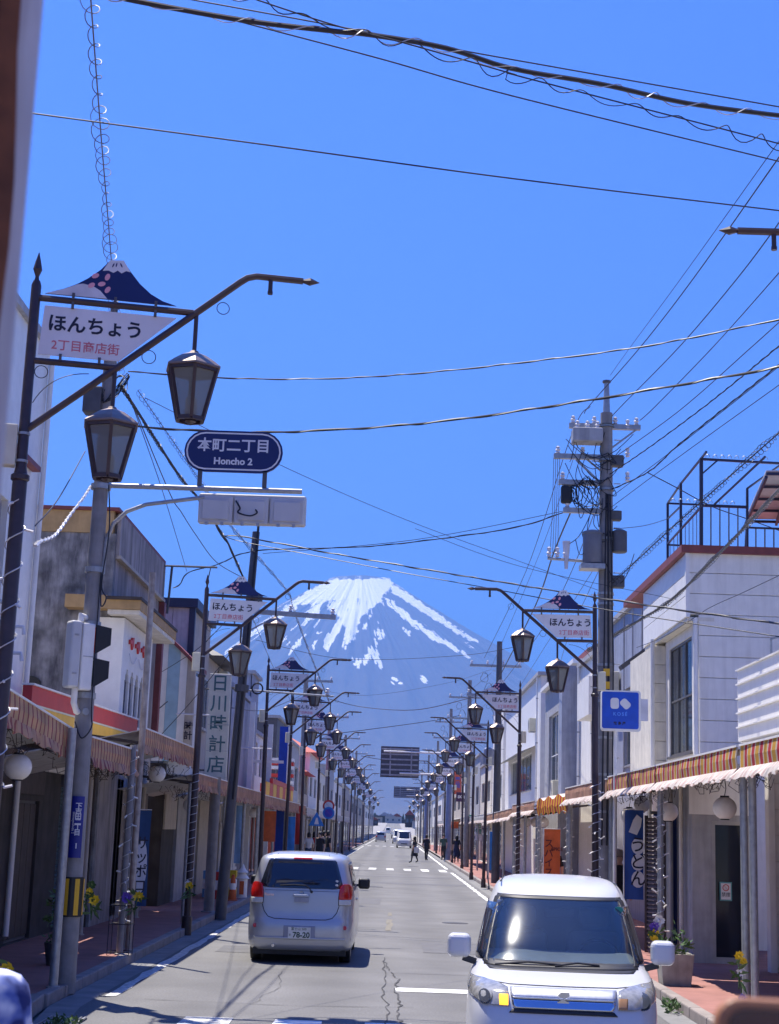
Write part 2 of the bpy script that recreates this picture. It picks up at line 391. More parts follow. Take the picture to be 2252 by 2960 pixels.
mark('asphalt_seam_patch', m_patch, -3.1, 3.0, 60.5, 62.2, .004); mark('asphalt_seam_patch', m_patch, .2, 2.9, 118, 126, .004)
def crack(pts, wd=.016):
    wd *= .62
    b = MB(); vs = []; fs = []
    P = []
    for i in range(len(pts)-1):
        for k in range(7):
            t = k/7; x = pts[i][0]*(1-t)+pts[i+1][0]*t; y = pts[i][1]*(1-t)+pts[i+1][1]*t
            P.append((x+random.uniform(-.035,.035), y))
    for i, (x, y) in enumerate(P):
        hw = wd*random.uniform(.25,1)
        d = Vector((P[min(i+1,len(P)-1)][0]-P[max(i-1,0)][0], P[min(i+1,len(P)-1)][1]-P[max(i-1,0)][1], 0)).normalized(); q = Vector((-d.y, d.x, 0))*hw
        vs += [(x-q.x, y-q.y, gz(y)+.0085), (x+q.x, y+q.y, gz(y)+.0085)]
    for i in range(len(P)-1): fs.append((2*i, 2*i+1, 2*i+3, 2*i+2))
    return b.add(vs, fs).build('crack', m_crack, road)
for (x, y, r_) in ((-1.35,28.6,.3),(1.5,36.5,.3),(-.6,57,.3),(1.2,90,.32)):
    mh = MB(); mh.lathe([(r_,0),(r_,.007),(r_*.9,.0085),(.01,.0085)], 26, (x,y,gz(y))); mh.build('manhole_cover', M('cast_iron',(.07,.068,.068),.6,metal=.4,var=.3,scale=40), road)
for (x0, x1, y0, y1) in ((-2.9,-1.2,26.2,27.6),(.6,2.7,27.5,30.0),(-3.0,-.3,44,47.5),(-2.4,2.6,69,70.2)): mark('asphalt_patch', m_patch, x0, x1, y0, y1, .004, .02)
crack([(-.02,16.8),(.02,18.5),(-.06,20.5),(-.04,23),(-.12,25.6)], .02)
crack([(.2,17.2),(.12,18),(.16,19.5),(.1,21),(.14,22.6),(.02,23.8)], .024)
crack([(.02,23.8),(-.04,24.6),(-.1,26.5)], .018)
for y, x0, x1 in ((23.4,-2.2,2.9),(19.0,-2.9,.6),(31.2,-.5,2.9),(41,-.6,2.9),(48,.1,2.9),(52,-1,2.8),(66,-2.6,2.9),(72,-3,2),(93,-3,2.9),(98,-2.6,2.8),(130,-3,2.8),(150,-3,2.8)):
    crack([(x0,y),(x0*.5+x1*.5,y+random.uniform(-.25,.25)),(x1,y+random.uniform(-.3,.3))], .02)
crack([(-1.6,19),(-1.45,21),(-1.6,23.5)], .01)
# drain grate by the corner
gt = thing('drain_grate', 'dark slotted steel drain grate in the gutter at the street corner', 'drain', (-3.45, 16.6, 0))
pbox('grate_frame', m_darkgray, gt, -3.62, -3.2, 16.1, 17.0, .005, .014)
for k in range(9): pbox('grate_bar', m_steel, gt, -3.58+.045*k, -3.56+.045*k, 16.14, 16.96, .014, .03)

# ------------------------------------------------------------------ the mountain
MD = 17000.0
MC = at(1041, 1674, MD); MTOP = MC.z; PX = MD/FPX/.979
def prof(r):
    if r < 340: return MTOP - 12
    if r < 2100: return MTOP - 12 - .63*(r-340)
    return MTOP - 12 - .63*1760 - .63*2800*(1-math.exp(-(r-2100)/2800))
SN = """520,292 600,232 640,212 750,158 1000,155 900,202 800,247 752,284 690,302 600,322
750,160 860,162 1000,155 1080,155 1110,142 1132,168 1120,200 1060,262 1055,292 1000,330 960,372 922,402 905,440 915,480 882,522 850,542 830,582 808,604 818,562 828,505 838,452 826,424 800,470 772,502 732,592 698,586 700,540 720,500 770,450 800,402 782,372 742,342 720,312 752,280 800,242 870,182
742,160 640,212 590,242 515,288 470,330 505,322 530,312 592,312 692,272 742,242 792,215 868,172
545,296 400,372 280,462 130,575 128,605 290,496 420,408 545,336
575,498 500,592 494,608 522,592 584,520
492,470 466,512 462,530 484,512
648,536 630,572 624,606 636,600 650,560
600,352 640,322 700,298 690,342 640,382 652,400 612,402 592,432 584,420 612,380
660,470 690,480 670,496 650,490
1070,258 1110,286 1200,352 1330,464 1440,524 1582,608 1562,616 1430,552 1300,474 1190,394 1100,316
1118,188 1162,212 1300,298 1440,398 1646,540 1600,534 1420,424 1330,372 1250,318 1170,268 1112,236
1130,160 1250,212 1450,330 1690,486 1690,512 1560,436 1450,356 1250,236 1150,196
1200,436 1208,462 1228,488 1214,494 1196,472
962,414 972,440 944,474 950,440
1040,458 1078,482 1076,502 1040,542 1018,546 1046,512 1028,482
1026,560 1050,632 1062,698 1036,652 1020,600
858,648 900,636 946,634 990,578 1014,578 1040,610 1048,634 1010,652 960,664 890,664
930,600 950,596 926,616
870,530 905,525 880,548
1166,746 1142,790 1114,798 1130,772 1152,748
1288,768 1316,772 1346,796 1310,792
1380,788 1395,812 1385,806
990,370 1000,382 986,396 978,388
1066,296 1080,306 1068,316
1330,330 1400,360 1480,430 1450,420 1380,372
1570,536 1640,590 1650,606 1600,566"""
polys = []
for ln in SN.strip().split('\n'):
    pp = [tuple(map(float, q.split(','))) for q in ln.split()]
    polys.append([(600+x/2.1, 1600+y/2.1) for x, y in pp])
PB = [(min(x for x,_ in p)-40, max(x for x,_ in p)+40, min(y for _,y in p)-40, max(y for _,y in p)+40) for p in polys]
def inside(p, x, y):
    c = False; j = len(p)-1
    for i in range(len(p)):
        if (p[i][1] > y) != (p[j][1] > y) and x < (p[j][0]-p[i][0])*(y-p[i][1])/(p[j][1]-p[i][1])+p[i][0]: c = not c
        j = i
    return c
def to_px(P):
    d = P-CP; z = d.dot(cf); return 1126+FPX*d.dot(cr)/z, 1480-FPX*d.dot(cu)/z
NA, NR = 430, 230
mv = []; sm = []
for i in range(NA+1):
    a = math.pi + (math.pi+.5)*(i/NA) - .25            # the half that faces the town
    for j in range(NR+1):
        t = j/NR; r = 20+320*min(t/.06, 1) if t < .06 else 340 + (t-.06)/.94*2300*(1+ 4.2*max(0, (t-.55)/.45)**2)
        ca, sa = math.cos(a), math.sin(a)
        rid = noise.fractal(Vector((ca*9, sa*9, r/2600)), .8, 2.2, 5) + .5*noise.fractal(Vector((ca*26, sa*26, r/900)), .8, 2.2, 4)
        amp = 34*min(max((r-300)/900, 0), 1.6)
        z = prof(r) + rid*amp
        if r <= 345: z += 16*noise.noise(Vector((ca*3+5, sa*3, .3))) + (34*max(0, 1-abs(ca-.98)/.12) if ca > .8 else 0)
        P = Vector((MC.x+r*ca, MC.y+r*sa, z)); mv.append(P)
        x, y = to_px(P)
        jx = 5*noise.noise(Vector((x/13, y/13, 1)))+3*noise.noise(Vector((x/5, y/5, 3))) ; jy = 6*noise.noise(Vector((x/13, y/13, 7)))+3*noise.noise(Vector((x/5, y/5, 9)))
        s = 0; dx, dy = x-1041, y-1640; dl = math.hypot(dx, dy)+1; fz = (16*noise.noise(Vector((a*70, .5, r/700)))+9*noise.noise(Vector((a*170, 2.5, r/500))))*min((dl/210)**2, 1.2)
        jx += dx/dl*fz; jy += dy/dl*fz
        for q, bb in zip(polys, PB):
            if bb[0] < x < bb[1] and bb[2] < y < bb[3]:
                if inside(q, x+jx, y+jy):
                    s = 1 if not (r > 900 and noise.noise(Vector((a*95, 4.0, r/380))) > .34) else .2
                    break
        if not s and 350 < r < 1900:
            st = noise.noise(Vector((a*55+.0012*r, r/420, 2.0)))*.6+noise.noise(Vector((a*120, r/300, 5.0)))*.5
            if st > .27+.22*(r-350)/1550+(.18 if ca > .25 else 0): s = .75
        sm.append(s if r > 300 else 1)
mf = [(i*(NR+1)+j, i*(NR+1)+j+1, (i+1)*(NR+1)+j+1, (i+1)*(NR+1)+j) for i in range(NA) for j in range(NR)]
# the far side, plain
back = []
b0 = len(mv); NB = 24
for i in range(NB+1):
    a = .25 + (math.pi-.5)*i/NB
    for r in (20, 340, 1200, 2100, 4000, 7500):
        mv.append(Vector((MC.x+r*math.cos(a), MC.y+r*math.sin(a), prof(r)-30))); sm.append(1 if r < 900 else 0)
mf += [(b0+i*6+j, b0+(i+1)*6+j, b0+(i+1)*6+j+1, b0+i*6+j+1) for i in range(NB) for j in range(5)]
me = bpy.data.meshes.new('mountain'); me.from_pydata([tuple(p) for p in mv], [], mf)
ca_ = me.attributes.new('snow', 'FLOAT', 'POINT'); ca_.data.foreach_set('value', [float(s) for s in sm])
me.polygons.foreach_set('use_smooth', [True]*len(me.polygons))
mm = bpy.data.materials.new('mountain_rock_and_snow'); mm.use_nodes = True; n_ = mm.node_tree.nodes; L_ = mm.node_tree.links
bb_ = n_['Principled BSDF']; bb_.inputs['Roughness'].default_value = .9; bb_.inputs['Specular IOR Level'].default_value = .1
an = n_.new('ShaderNodeAttribute'); an.attribute_name = 'snow'
gp = n_.new('ShaderNodeNewGeometry'); nn = n_.new('ShaderNodeTexNoise'); nn.inputs['Scale'].default_value = .016; nn.inputs['Detail'].default_value = 8; nn.inputs['Roughness'].default_value = .65
L_.new(gp.outputs['Position'], nn.inputs['Vector'])
ad = n_.new('ShaderNodeMath'); ad.operation = 'ADD'; L_.new(an.outputs['Fac'], ad.inputs[0])
m3 = n_.new('ShaderNodeMapRange'); m3.inputs[1].default_value = .25; m3.inputs[2].default_value = .75; m3.inputs[3].default_value = -.3; m3.inputs[4].default_value = .3
L_.new(nn.outputs[0], m3.inputs[0]); L_.new(m3.outputs[0], ad.inputs[1])
m4 = n_.new('ShaderNodeMapRange'); m4.inputs[1].default_value = .26; m4.inputs[2].default_value = .5; L_.new(ad.outputs[0], m4.inputs[0])
rk = n_.new('ShaderNodeValToRGB'); rk.color_ramp.elements[0].color = (.075,.07,.075,1); rk.color_ramp.elements[1].color = (.15,.135,.13,1); L_.new(nn.outputs[0], rk.inputs[0])
sx_ = n_.new('ShaderNodeMix'); sx_.data_type = 'RGBA'; L_.new(m4.outputs[0], sx_.inputs[0]); L_.new(rk.outputs[0], sx_.inputs[6]); sx_.inputs[7].default_value = (.93,.93,.93,1)
L_.new(sx_.outputs[2], bb_.inputs['Base Color']); me.materials.append(mm)
mo = struct(obj('mountain', me)); mo['label'] = 'snow-capped volcano standing beyond the end of the street'

# ------------------------------------------------------------------ the air between
hz = MB().box(-13500, 13500, -300, 27500, -2.5, MTOP+120)
hm = bpy.data.materials.new('haze_air'); hm.use_nodes = True; hn = hm.node_tree.nodes; hn.clear()
ho = hn.new('ShaderNodeOutputMaterial'); pv_ = hn.new('ShaderNodeVolumePrincipled')
pv_.inputs['Color'].default_value = (.17,.42,1,1); pv_.inputs['Density'].default_value = 7.3e-5; pv_.inputs['Anisotropy'].default_value = .3
hm.node_tree.links.new(pv_.outputs[0], ho.inputs['Volume'])
h_o = hz.build('haze', hm); h_o['kind'] = 'stuff'; h_o['label'] = 'pale blue air between the town and the mountain'
# ------------------------------------------------------------------ street lamps with the shopping-street signs
def fuji_xy(zx, zy): return .08+(zx-240)*.001736, 6.535+(275+(zx-240)*.1085-zy)*.00168
F_OUT = [(545,95),(612,95),(632,128),(652,158),(700,222),(760,280),(820,318),(890,345),(240,275),(330,250),(390,225),(440,195),(500,148)]
F_CAP = [(545,95),(612,95),(632,128),(650,160),(628,153),(606,166),(586,150),(566,163),(540,150),(512,152),(525,128)]
F_LOW = [(240,275),(330,252),(390,228),(420,223),(470,236),(508,262),(545,306)]
F_PET = [(478,180,0.5),(538,187,1.2),(512,225,.3),(462,232,.6),(543,257,1.0)]
def ell(cx, cz, a, b, ang, n=10):
    return [(cx+a*math.cos(t)*math.cos(ang)-b*math.sin(t)*math.sin(ang), cz+a*math.cos(t)*math.sin(ang)+b*math.sin(t)*math.cos(ang)) for t in [2*math.pi*i/n for i in range(n)]]
LAMP_ME = {}
def lantern(parent, x, ztop, detail=True):
    """hexagonal lantern: hung from ztop; eaves 0.14 below"""
    b = MB(); n = 6; rot = math.pi/6
    b.lathe([(.012,.03),(.035,.02),(.05,.0),(.12,-.03),(.20,-.085),(.262,-.135),(.262,-.152),(.235,-.155),(.02,-.15)], n, (x,0,ztop), rot)
    ev, bt, he, hb = .232, .122, -.155, -.60
    roof = b.build('lantern', m_bronze, parent)
    f = MB()
    for k in range(n):
        a = rot+2*math.pi*k/n; a2 = rot+2*math.pi*(k+1)/n
        p = Vector((x+ev*math.cos(a), ev*math.sin(a), ztop+he)); q = Vector((x+bt*math.cos(a), bt*math.sin(a), ztop+hb))
        p2 = Vector((x+ev*math.cos(a2), ev*math.sin(a2), ztop+he)); q2 = Vector((x+bt*math.cos(a2), bt*math.sin(a2), ztop+hb))
        f.beam(p, q, .03, .03); f.beam(p+Vector((0,0,-.012)), p2+Vector((0,0,-.012)), .022, .03); f.beam(q, q2, .03, .035)
    f.lathe([(.05,.03),(.055,-.03),(.02,-.045)], 8, (x,0,ztop+hb+.01))
    f.build('lantern_frame', m_brown, roof)
    if detail:
        for k in range(n):
            a = rot+2*math.pi*k/n; a2 = rot+2*math.pi*(k+1)/n; s = .965
            c = Vector((x,0,0))
            def pt(r, aa, z): return (x+r*s*math.cos(aa), r*s*math.sin(aa), ztop+z)
            MB().add([pt(ev,a,he-.01),pt(ev,a2,he-.01),pt(bt,a2,hb+.01),pt(bt,a,hb+.01)], [(0,1,2,3)]).build('pane', m_frostglass, roof)
        MB().lathe([(.02,.0),(.05,.03),(.05,.16),(.02,.2)], 10, (x,0,ztop+hb+.02)).build('lamp_bulb', m_lantern, roof)
    else:
        MB().lathe([(ev*.96,he-.01),(bt*.96,hb+.01)], n, (x,0,ztop), rot).build('glass', m_frostglass, roof)
    return roof
def lamp_parts(t, mir=1, detail=True, box=True):
    """mir = 1: arm to +x; -1: arm to -x"""
    X = lambda x: x*mir
    p = MB().tube([(0,0,0),(0,0,.35),(0,0,.36),(0,0,4.9),(0,0,4.98),(0,0,6.6),(0,0,6.64)], [.10,.095,.066,.062,.046,.043,.03], 12)
    p.lathe([(.066,0),(.078,.01),(.078,.05),(.066,.06)], 12, (0,0,4.86)); p.build('pole', m_brown, t, smooth=True)
    MB().lathe([(.014,6.62),(.022,6.64),(.016,6.68),(.04,6.745),(.024,6.82),(.003,6.90)], 8, rot=.2).build('finial', m_brown, t)
    MB().tube([(0,0,6.49),(X(1.36),0,6.49)], .03, 8).build('upper_bar', m_brown, t, smooth=True)
    MB().tube([(0,0,5.925),(X(.74),0,5.925)], .029, 8).build('lower_bar', m_brown, t, smooth=True)
    arm = MB().tube([(X(.03),0,5.32),(X(.74),0,5.93),(X(1.36),0,6.47),(X(1.76),0,6.82),(X(1.82),0,6.865),(X(1.9),0,6.89),(X(2.32),0,6.89)], .031, 8); arm.build('diagonal_arm', m_brown, t, smooth=True)
    MB().tube([(X(2.31),0,6.89),(X(2.34),0,6.89),(X(2.385),0,6.89),(X(2.47),0,6.89)], [.014,.022,.036,.003], 6).build('arm_tip', m_brown, t)
    st = MB().tube([(X(2.03),0,6.89),(X(2.03),0,6.75)], .02, 8); st.lathe([(.024,0),(.024,.03)], 8, (X(2.03),0,6.735)); st.build('sensor_stub', m_brown, t)
    MB().tube([(X(1.39),0,6.5),(X(1.39),0,6.14)], .019, 8).build('hanger', m_brown, t)
    MB().tube([(X(.72),0,5.92),(X(.72),0,5.57)], .019, 8).build('hanger', m_brown, t)
    lantern(t, X(1.39), 6.12, detail); lantern(t, X(.72), 5.55, detail)
    pan = MB().plate([(X(x), z) for x, z in ((.085,6.425),(1.215,6.425),(.745,5.985),(.06,5.985))], -.008, .008).build('sign_panel', m_signwhite, t)
    cx = .53 if mir > 0 else -.47
    text(pan, 'ほんちょう', .165, m_ink, (cx, -.010, 6.265), ext=.001, bold=.004)
    if detail: text(pan, '2丁目商店街', .106, m_pinkink, (.455 if mir > 0 else -.40, -.010, 6.075), ext=.001, bold=.001)
    else: text(pan, '2丁目商店街', .106, m_pinkink, (.455 if mir > 0 else -.40, -.010, 6.075), ext=.001)
    ox = 0 if mir > 0 else -1.28
    fj = lambda q: [(x+ox, z) for x, z in (fuji_xy(*r) for r in q)]
    ms = MB().plate(fj(F_OUT), -.007, .007).build('mountain_sign', m_navy, t)
    MB().plate(fj(F_LOW), -.0095, -.0075).build('pale_foot', m_palegrey, ms)
    MB().plate(fj(F_CAP), -.0095, -.0075).build('snow_cap', m_signwhite, ms)
    if detail:
        for zx, zy, an in F_PET:
            x, z = fuji_xy(zx, zy); MB().plate(ell(x+ox, z, .034, .021, an), -.0115, -.0078).build('petal', m_petal, ms)
        for zx, zy, an in ((562,122,1.2),(578,120,1.4),(602,122,-1.1)):
            x, z = fuji_xy(zx, zy); MB().plate(ell(x+ox, z, .022, .006, an, 8), -.0125, -.0096).build('snow_mark', m_navy, ms)
        for x, z in ((.32,6.525),(.68,6.525),(1.03,6.525),(.32,6.445),(1.03,6.445),(.25,5.965),(.58,5.965)):
            pbox_local('clip', m_darkgray, t, X(x)-.012, X(x)+.012, -.035, .012, z-.03, z+.03)
        for x, z, r in ((1.62,6.56,.055),(1.0,6.05,.06),(.10,5.83,.055)):
            pts = [(X(x)+r*math.cos(2*math.pi*i/20), 0, z+r*math.sin(2*math.pi*i/20)) for i in range(21)]
            MB().tube(pts, .004, 5).build('scroll_ring', m_cable, t)
        pts = [(X(.05+.02*i+.25*(i/10)**2), 0, 5.55+.3*math.sin(i/10*1.5)) for i in range(11)]; MB().tube(pts, .004, 5).build('scroll', m_cable, t)
    if box:
        s = -1 if mir > 0 else 1
        MB().box(s*.05 if s > 0 else -.20, .20 if s > 0 else -.05, -.06, .06, 4.98, 5.34).build('control_box', m_cream, t, bevel=.012)
        for z in (5.02, 5.26): MB().lathe([(.05,0),(.053,.0),(.053,.022),(.05,.022)], 12, (0,0,z)).build('clamp', m_steel, t)
    return t
def pbox_local(name, mat, parent, x0, x1, y0, y1, z0, z1): return MB().box(x0,x1,y0,y1,z0,z1).build(name, mat, parent)
ORD = ['first','second','third','fourth','fifth','sixth','seventh','eighth','ninth','tenth','eleventh','twelfth','thirteenth','fourteenth','fifteenth','sixteenth','seventeenth','eighteenth']
SIL, WHI = "silver car's side of the street", "white car's side of the street"
def lamp_row(spots, mir, side, rz, scl=1):
    near = far = None
    for i, (x, y) in enumerate(spots):
        lab = 'brown twin-lantern street lamp with mountain sign, %s along the %s' % (ORD[i], side)
        if y < 75:
            if near is None:
                o = near = lamp_parts(thing('street_lamp', lab, 'street lamp', (x, y, .12), rz, 'brown street lamps with shopping street signs'), mir, True)
            else: o = copy_tree(near)
        else:
            if far is None:
                o = far = lamp_parts(thing('street_lamp', lab, 'street lamp', (x, y, .12), rz, 'brown street lamps with shopping street signs'), mir, False)
            else: o = copy_tree(far)
        o.location = (x, y, gz(y)); o['label'] = lab; k_s = scl if i else 1; o.scale = (k_s, k_s, k_s)
        o.rotation_euler = (R(random.uniform(-.4,.4)), R(random.uniform(-.7,.7)) if i else 0, rz+(R(random.uniform(-7,7)) if i > 1 else 0))
    return near
lamp_row([(-3.24,12.5),(-3.84,29.7),(-3.74,44.3),(-3.8,55.0),(-3.82,64.6),(-3.85,79),(-3.85,91),(-3.85,104),(-3.85,119),(-3.85,138),(-3.85,163),(-3.85,200),(-3.85,245)], 1, SIL, R(12))
lamp_row([(4.93,11.5),(3.52,27.0),(3.52,43.8),(3.5,59.8),(3.5,69.0),(3.75,84),(3.75,98),(3.75,114),(3.75,134),(3.75,160),(3.75,195),(3.75,240)], -1, WHI, 0, .925)

# ------------------------------------------------------------------ pole at the crossing with signals and signs
cp = thing('utility_pole', 'concrete pole with pedestrian signal and traffic light at the crossing', 'utility pole', (-3.92,19.2,.12))
MB().tube([(0,0,-.1),(0,0,7.9)], .135, 18, r2=.085).build('pole', m_concpole, cp, smooth=True)
for z in (6.14, 5.05, 4.35, 3.45): MB().lathe([(.10,0),(.128,0),(.128,.07),(.10,.07)], 18, (0,0,z)).build('steel_band', m_steel, cp)
MB().lathe([(.150,0),(.152,0),(.149,.47),(.10,.47)], 18, (0,0,.80)).build('warning_wrap', m_black, cp)
for k in range(7):
    a = k*2*math.pi/7; MB().add([(.1535*math.cos(a+d), .1535*math.sin(a+d), z) for d, z in ((-.2,.82),(.0,.82),(.2,.82),(.2,1.25),(.0,1.25),(-.2,1.25))], [(0,1,4,5),(1,2,3,4)]).build('warning_stripe', m_yellow, cp)
MB().tube([(0,0,7.2),(0,0,7.9),(0,0,8.6)], .05, 8).build('pole_cap_rod', m_darkgray, cp)
jb = MB(); jb.box(-.3,-.06,-.12,.12,7.15,7.5); jb.build('junction_box', m_darkgray, cp, bevel=.02)
for k in range(5): MB().tube([(.1+.3*math.cos(i*.6+k)*.5, .12*math.sin(i*.9+k), 7.5+.22*math.sin(i*.75+k*1.3)) for i in range(14)], .006, 5).build('cable_loop', m_cable, cp)
MB().tube(smooth_pts([(.11,-.06,6.2),(.16,-.07,5.6),(.12,-.1,4.9),(.19,-.1,4.72),(.13,-.1,4.62),(.1,-.1,5.0),(.11,-.13,3.4),(.13,-.13,3.1),(.02,-.16,2.95),(-.08,-.14,3.15)]), .009, 6).build('loose_cable', m_cable, cp)
# arm with three-light signal, seen from its back
ts = thing('traffic_light', 'grey three-lamp traffic light seen from behind on a horizontal arm', 'traffic light', (-3.92,19.2,6.1))
MB().tube([(.1,0,.22),(2.6,0,.22)], .034, 10).build('arm', m_steel, ts, smooth=True)
MB().tube([(.1,-.02,-.95),(.12,-.02,-.5),(.2,-.02,-.28),(.36,-.02,-.12),(.6,-.02,-.02),(1.35,-.02,.1)], .026, 10).build('brace', m_steel, ts, smooth=True)
m_siggrey = M('signal_pale_grey', (.52,.52,.53), .5, var=.06)
hs = MB().box(1.27,2.66,.02,.16,-.225,.17).build('housing', m_siggrey, ts, bevel=.03)
for k in range(3):
    x = 1.5+.46*k
    c = MB(); c.lathe([(.19,0),(.185,.07),(.15,.11),(.05,.12)], 4, (0,0,0), math.pi/4)
    bm_ = MB(); 
    bm_.box(x-.222,x+.222,-.035,.015,-.235,.12); bm_.build('lamp_back', m_siggrey, ts, bevel=.02); MB().box(x-.17,x+.17,-.055,-.037,-.19,.07).build('back_cover', m_siggrey, ts, bevel=.012)
    MB().tube([(x,.16,-.02),(x,.34,-.02)], .16, 14).build('visor', m_gray, ts)
    for d in (-.1,.1): MB().box(x+d-.02,x+d+.02,-.1,-.05,-.265,-.235).build('latch', m_steel, ts)
MB().tube(smooth_pts([(1.76,-.06,.06),(1.82,-.09,-.04),(1.80,-.09,-.10),(1.95,-.10,-.14),(2.04,-.09,-.10),(2.02,-.06,-.05)]), .011, 6).build('cable', m_cable, ts)
ns = thing('place_name_sign', 'navy rounded sign reading Honcho 2 in white, above the traffic light', 'sign', (-2.23,19.2,6.3))
def stadium(w, h, n=10):
    r = h/2; c = w/2-r
    return [(c+r*math.sin(math.pi*i/n), r*math.cos(math.pi*i/n)) for i in range(n+1)] + [(-c-r*math.sin(math.pi*i/n), -r*math.cos(math.pi*i/n)) for i in range(n+1)]
def stad(w,h,cz): return [(x,z+cz) for x,z in stadium(w,h)]
cz_ = .52
MB().plate(stad(1.28,.55,cz_), -.02, .02).build('board', m_navy, ns)
rw = stadium(1.23,.50); ri = stadium(1.19,.46); bq = MB()
for i in range(len(rw)):
    j = (i+1)%len(rw); bq.add([(rw[i][0],-.0215,rw[i][1]+cz_),(rw[j][0],-.0215,rw[j][1]+cz_),(ri[j][0],-.0215,ri[j][1]+cz_),(ri[i][0],-.0215,ri[i][1]+cz_)], [(0,1,2,3)])
bq.build('white_border', m_signwhite, ns)
text(ns, '本町二丁目', .19, m_signwhite, (0,-.0215,cz_+.07), ext=.001, bold=.004)
text(ns, 'Honcho 2', .125, m_signwhite, (0,-.0215,cz_-.135), ext=.001, bold=.004)
for x in (-.42, .42): pbox_local('bracket', m_darkgray, ns, x-.028, x+.028, -.02, .02, .0, .28)
# pedestrian signal
ps = thing('pedestrian_signal', 'pale grey two-lamp pedestrian signal in side view on the concrete pole', 'traffic light', (-3.99,19.03,3.5), R(38))
pb = MB().box(-.17,-.02,-.07,.12,.18,1.02).build('housing', m_siggrey, ps, bevel=.035)
MB().box(-.015,.15,-.075,.125,.16,1.0).build('door', m_white, ps, bevel=.02)
for z in (.36,.84): MB().box(-.13,-.07,-.078,-.071,z-.012,z+.012).build('latch_mark', m_gray, ps)
MB().box(.0,.14,-.083,-.077,.575,.585).build('door_seam', m_gray, ps)
for z, mt in ((.80, M('signal_red_lens', (.5,.06,.03), .3)), (.38, M('signal_dark_lens', (.03,.05,.045), .3))):
    MB().box(.14,.185,-.05,.11,z-.16,z+.16).build('lens', mt, ps, bevel=.01)
    v = MB(); v.add([(.165,-.075,z+.19),(.165,.125,z+.19),(.37,.13,z+.165),(.37,-.08,z+.165), (.165,-.075,z-.18),(.165,.125,z-.18),(.37,-.08,z-.05),(.37,.13,z-.05),
        (.165,-.07,z+.185),(.165,.12,z+.185),(.37,.125,z+.16),(.37,-.075,z+.16)], [(0,1,2,3),(0,3,6,4),(1,5,7,2)])
    o = v.build('hood', m_black, ps); sd = o.modifiers.new('s','SOLIDIFY'); sd.thickness = .006
MB().tube([(-.02,.02,1.02),(-.02,.02,1.1),(.06,.05,1.08),(.16,.12,1.02)], .04, 10).build('upper_bracket', m_white, ps, smooth=True)
MB().tube([(-.03,.02,.18),(-.03,.02,.0),(.02,.04,-.1),(.16,.12,-.12)], .04, 10).build('lower_bracket', m_white, ps, smooth=True)
MB().tube([(.12,.0,-.10),(.12,-.03,-.10)], .045, 12).build('cable_gland', m_steel, ps)
# address plate
ap = thing('address_plate', 'narrow blue block-number plate reading 二丁目 1 strapped to the concrete pole', 'sign', (-3.885,19.06,1.62), R(8))
b_ = MB(); n_a = 8; vs = []; 
for z in (0,.74):
    for i in range(n_a+1):
        a = -math.pi/2-.55+1.1*i/n_a; vs.append((.145*math.cos(a), .145+.145*math.sin(a)-.012, z))
b_.add(vs, [(i, i+1, n_a+2+i, n_a+1+i) for i in range(n_a)]).build('plate', M('plate_blue', (.008,.015,.22), .4), ap)
text(ap, '下吉田二丁目', .082, m_signwhite, (.012,-.0165,.46), ext=.0008, vertical=True, bold=.002, spacing=.78)
text(ap, '1', .085, m_signwhite, (.012,-.0165,.14), ext=.0008, bold=.003)
text(ap, 'Shimoyoshida 2', .042, m_signwhite, (-.042,-.013,.42), ext=.0008, tilt=R(90))

# ------------------------------------------------------------------ utility poles with gear
def upole(name, label, x, y, h, r0, r1, lean=0, mat=None, bolts=True):
    t = thing(name, label, 'utility pole', (x, y, .12+gz(y)))
    t.rotation_euler = (0, lean, 0)
    MB().tube([(0,0,-.1),(0,0,h)], r0, 14, r2=r1).build('pole', mat or m_concpole, t, smooth=True)
    if bolts:
        for k in range(int((h-3)/.45)):
            z = 3+.45*k; s = 1 if k%2 else -1
            MB().tube([(s*r0*.8,0,z),(s*(r0*.8+.13),0,z)], .011, 6).build('step_bolt', m_steel, t)
    return t
def insul(b, p, h=.16):
    x, y, z = p; b.lathe([(.02,0),(.05,.02),(.03,.05),(.055,.08),(.03,.11),(.045,h-.02),(.01,h)], 8, p)
def crossarm(t, z, x0, x1, n=3, mat=None, dy=0):
    MB().box(x0, x1, dy-.05, dy+.05, z-.05, z+.05).build('crossarm', mat or m_steel, t)
    for k in range(n):
        b = MB(); insul(b, (x0+.08+(x1-x0-.16)*k/max(n-1,1), dy, z+.05)); b.build('insulator', m_palegrey, t, smooth=True)
def coil(t, c, r, n=3, s=0):
    rnd = random.Random(s)
    pts = [(c[0]+r*(1+.25*rnd.uniform(-1,1))*math.cos(i*.5)*.7, c[1]+.06*rnd.uniform(-1,1), c[2]+r*(1+.25*rnd.uniform(-1,1))*math.sin(i*.5)) for i in range(int(n*12.6))]
    MB().tube(pts, .009, 5).build('cable_coil', m_cable, t)
p1_ = upole('utility_pole', 'tall concrete utility pole with transformers beside the blue cosmetics sign', 4.02, 29.6, 10.3, .19, .12)
MB().tube([(0,0,10.25),(0,0,10.95)], .075, 10, r2=.05).build('pole_tip', m_steel, p1_); MB().lathe([(.05,0),(.085,.01),(.085,.05),(.04,.06)], 10, (0,0,10.93)).build('tip_cap', m_darkgray, p1_)
crossarm(p1_, 10.02, -.75, .68, 4); crossarm(p1_, 9.38, -1.05, .1, 3); crossarm(p1_, 8.85, -.95, 0, 2); crossarm(p1_, 8.28, -.85, 0, 2)
MB().box(-.70,-.10,-.28,.1,9.64,9.93).build('switch_box', m_gray, p1_, bevel=.03)
for k in range(3): b = MB(); insul(b, (-.6+.2*k, -.16, 9.93)); b.build('bushing', m_palegrey, p1_, smooth=True)
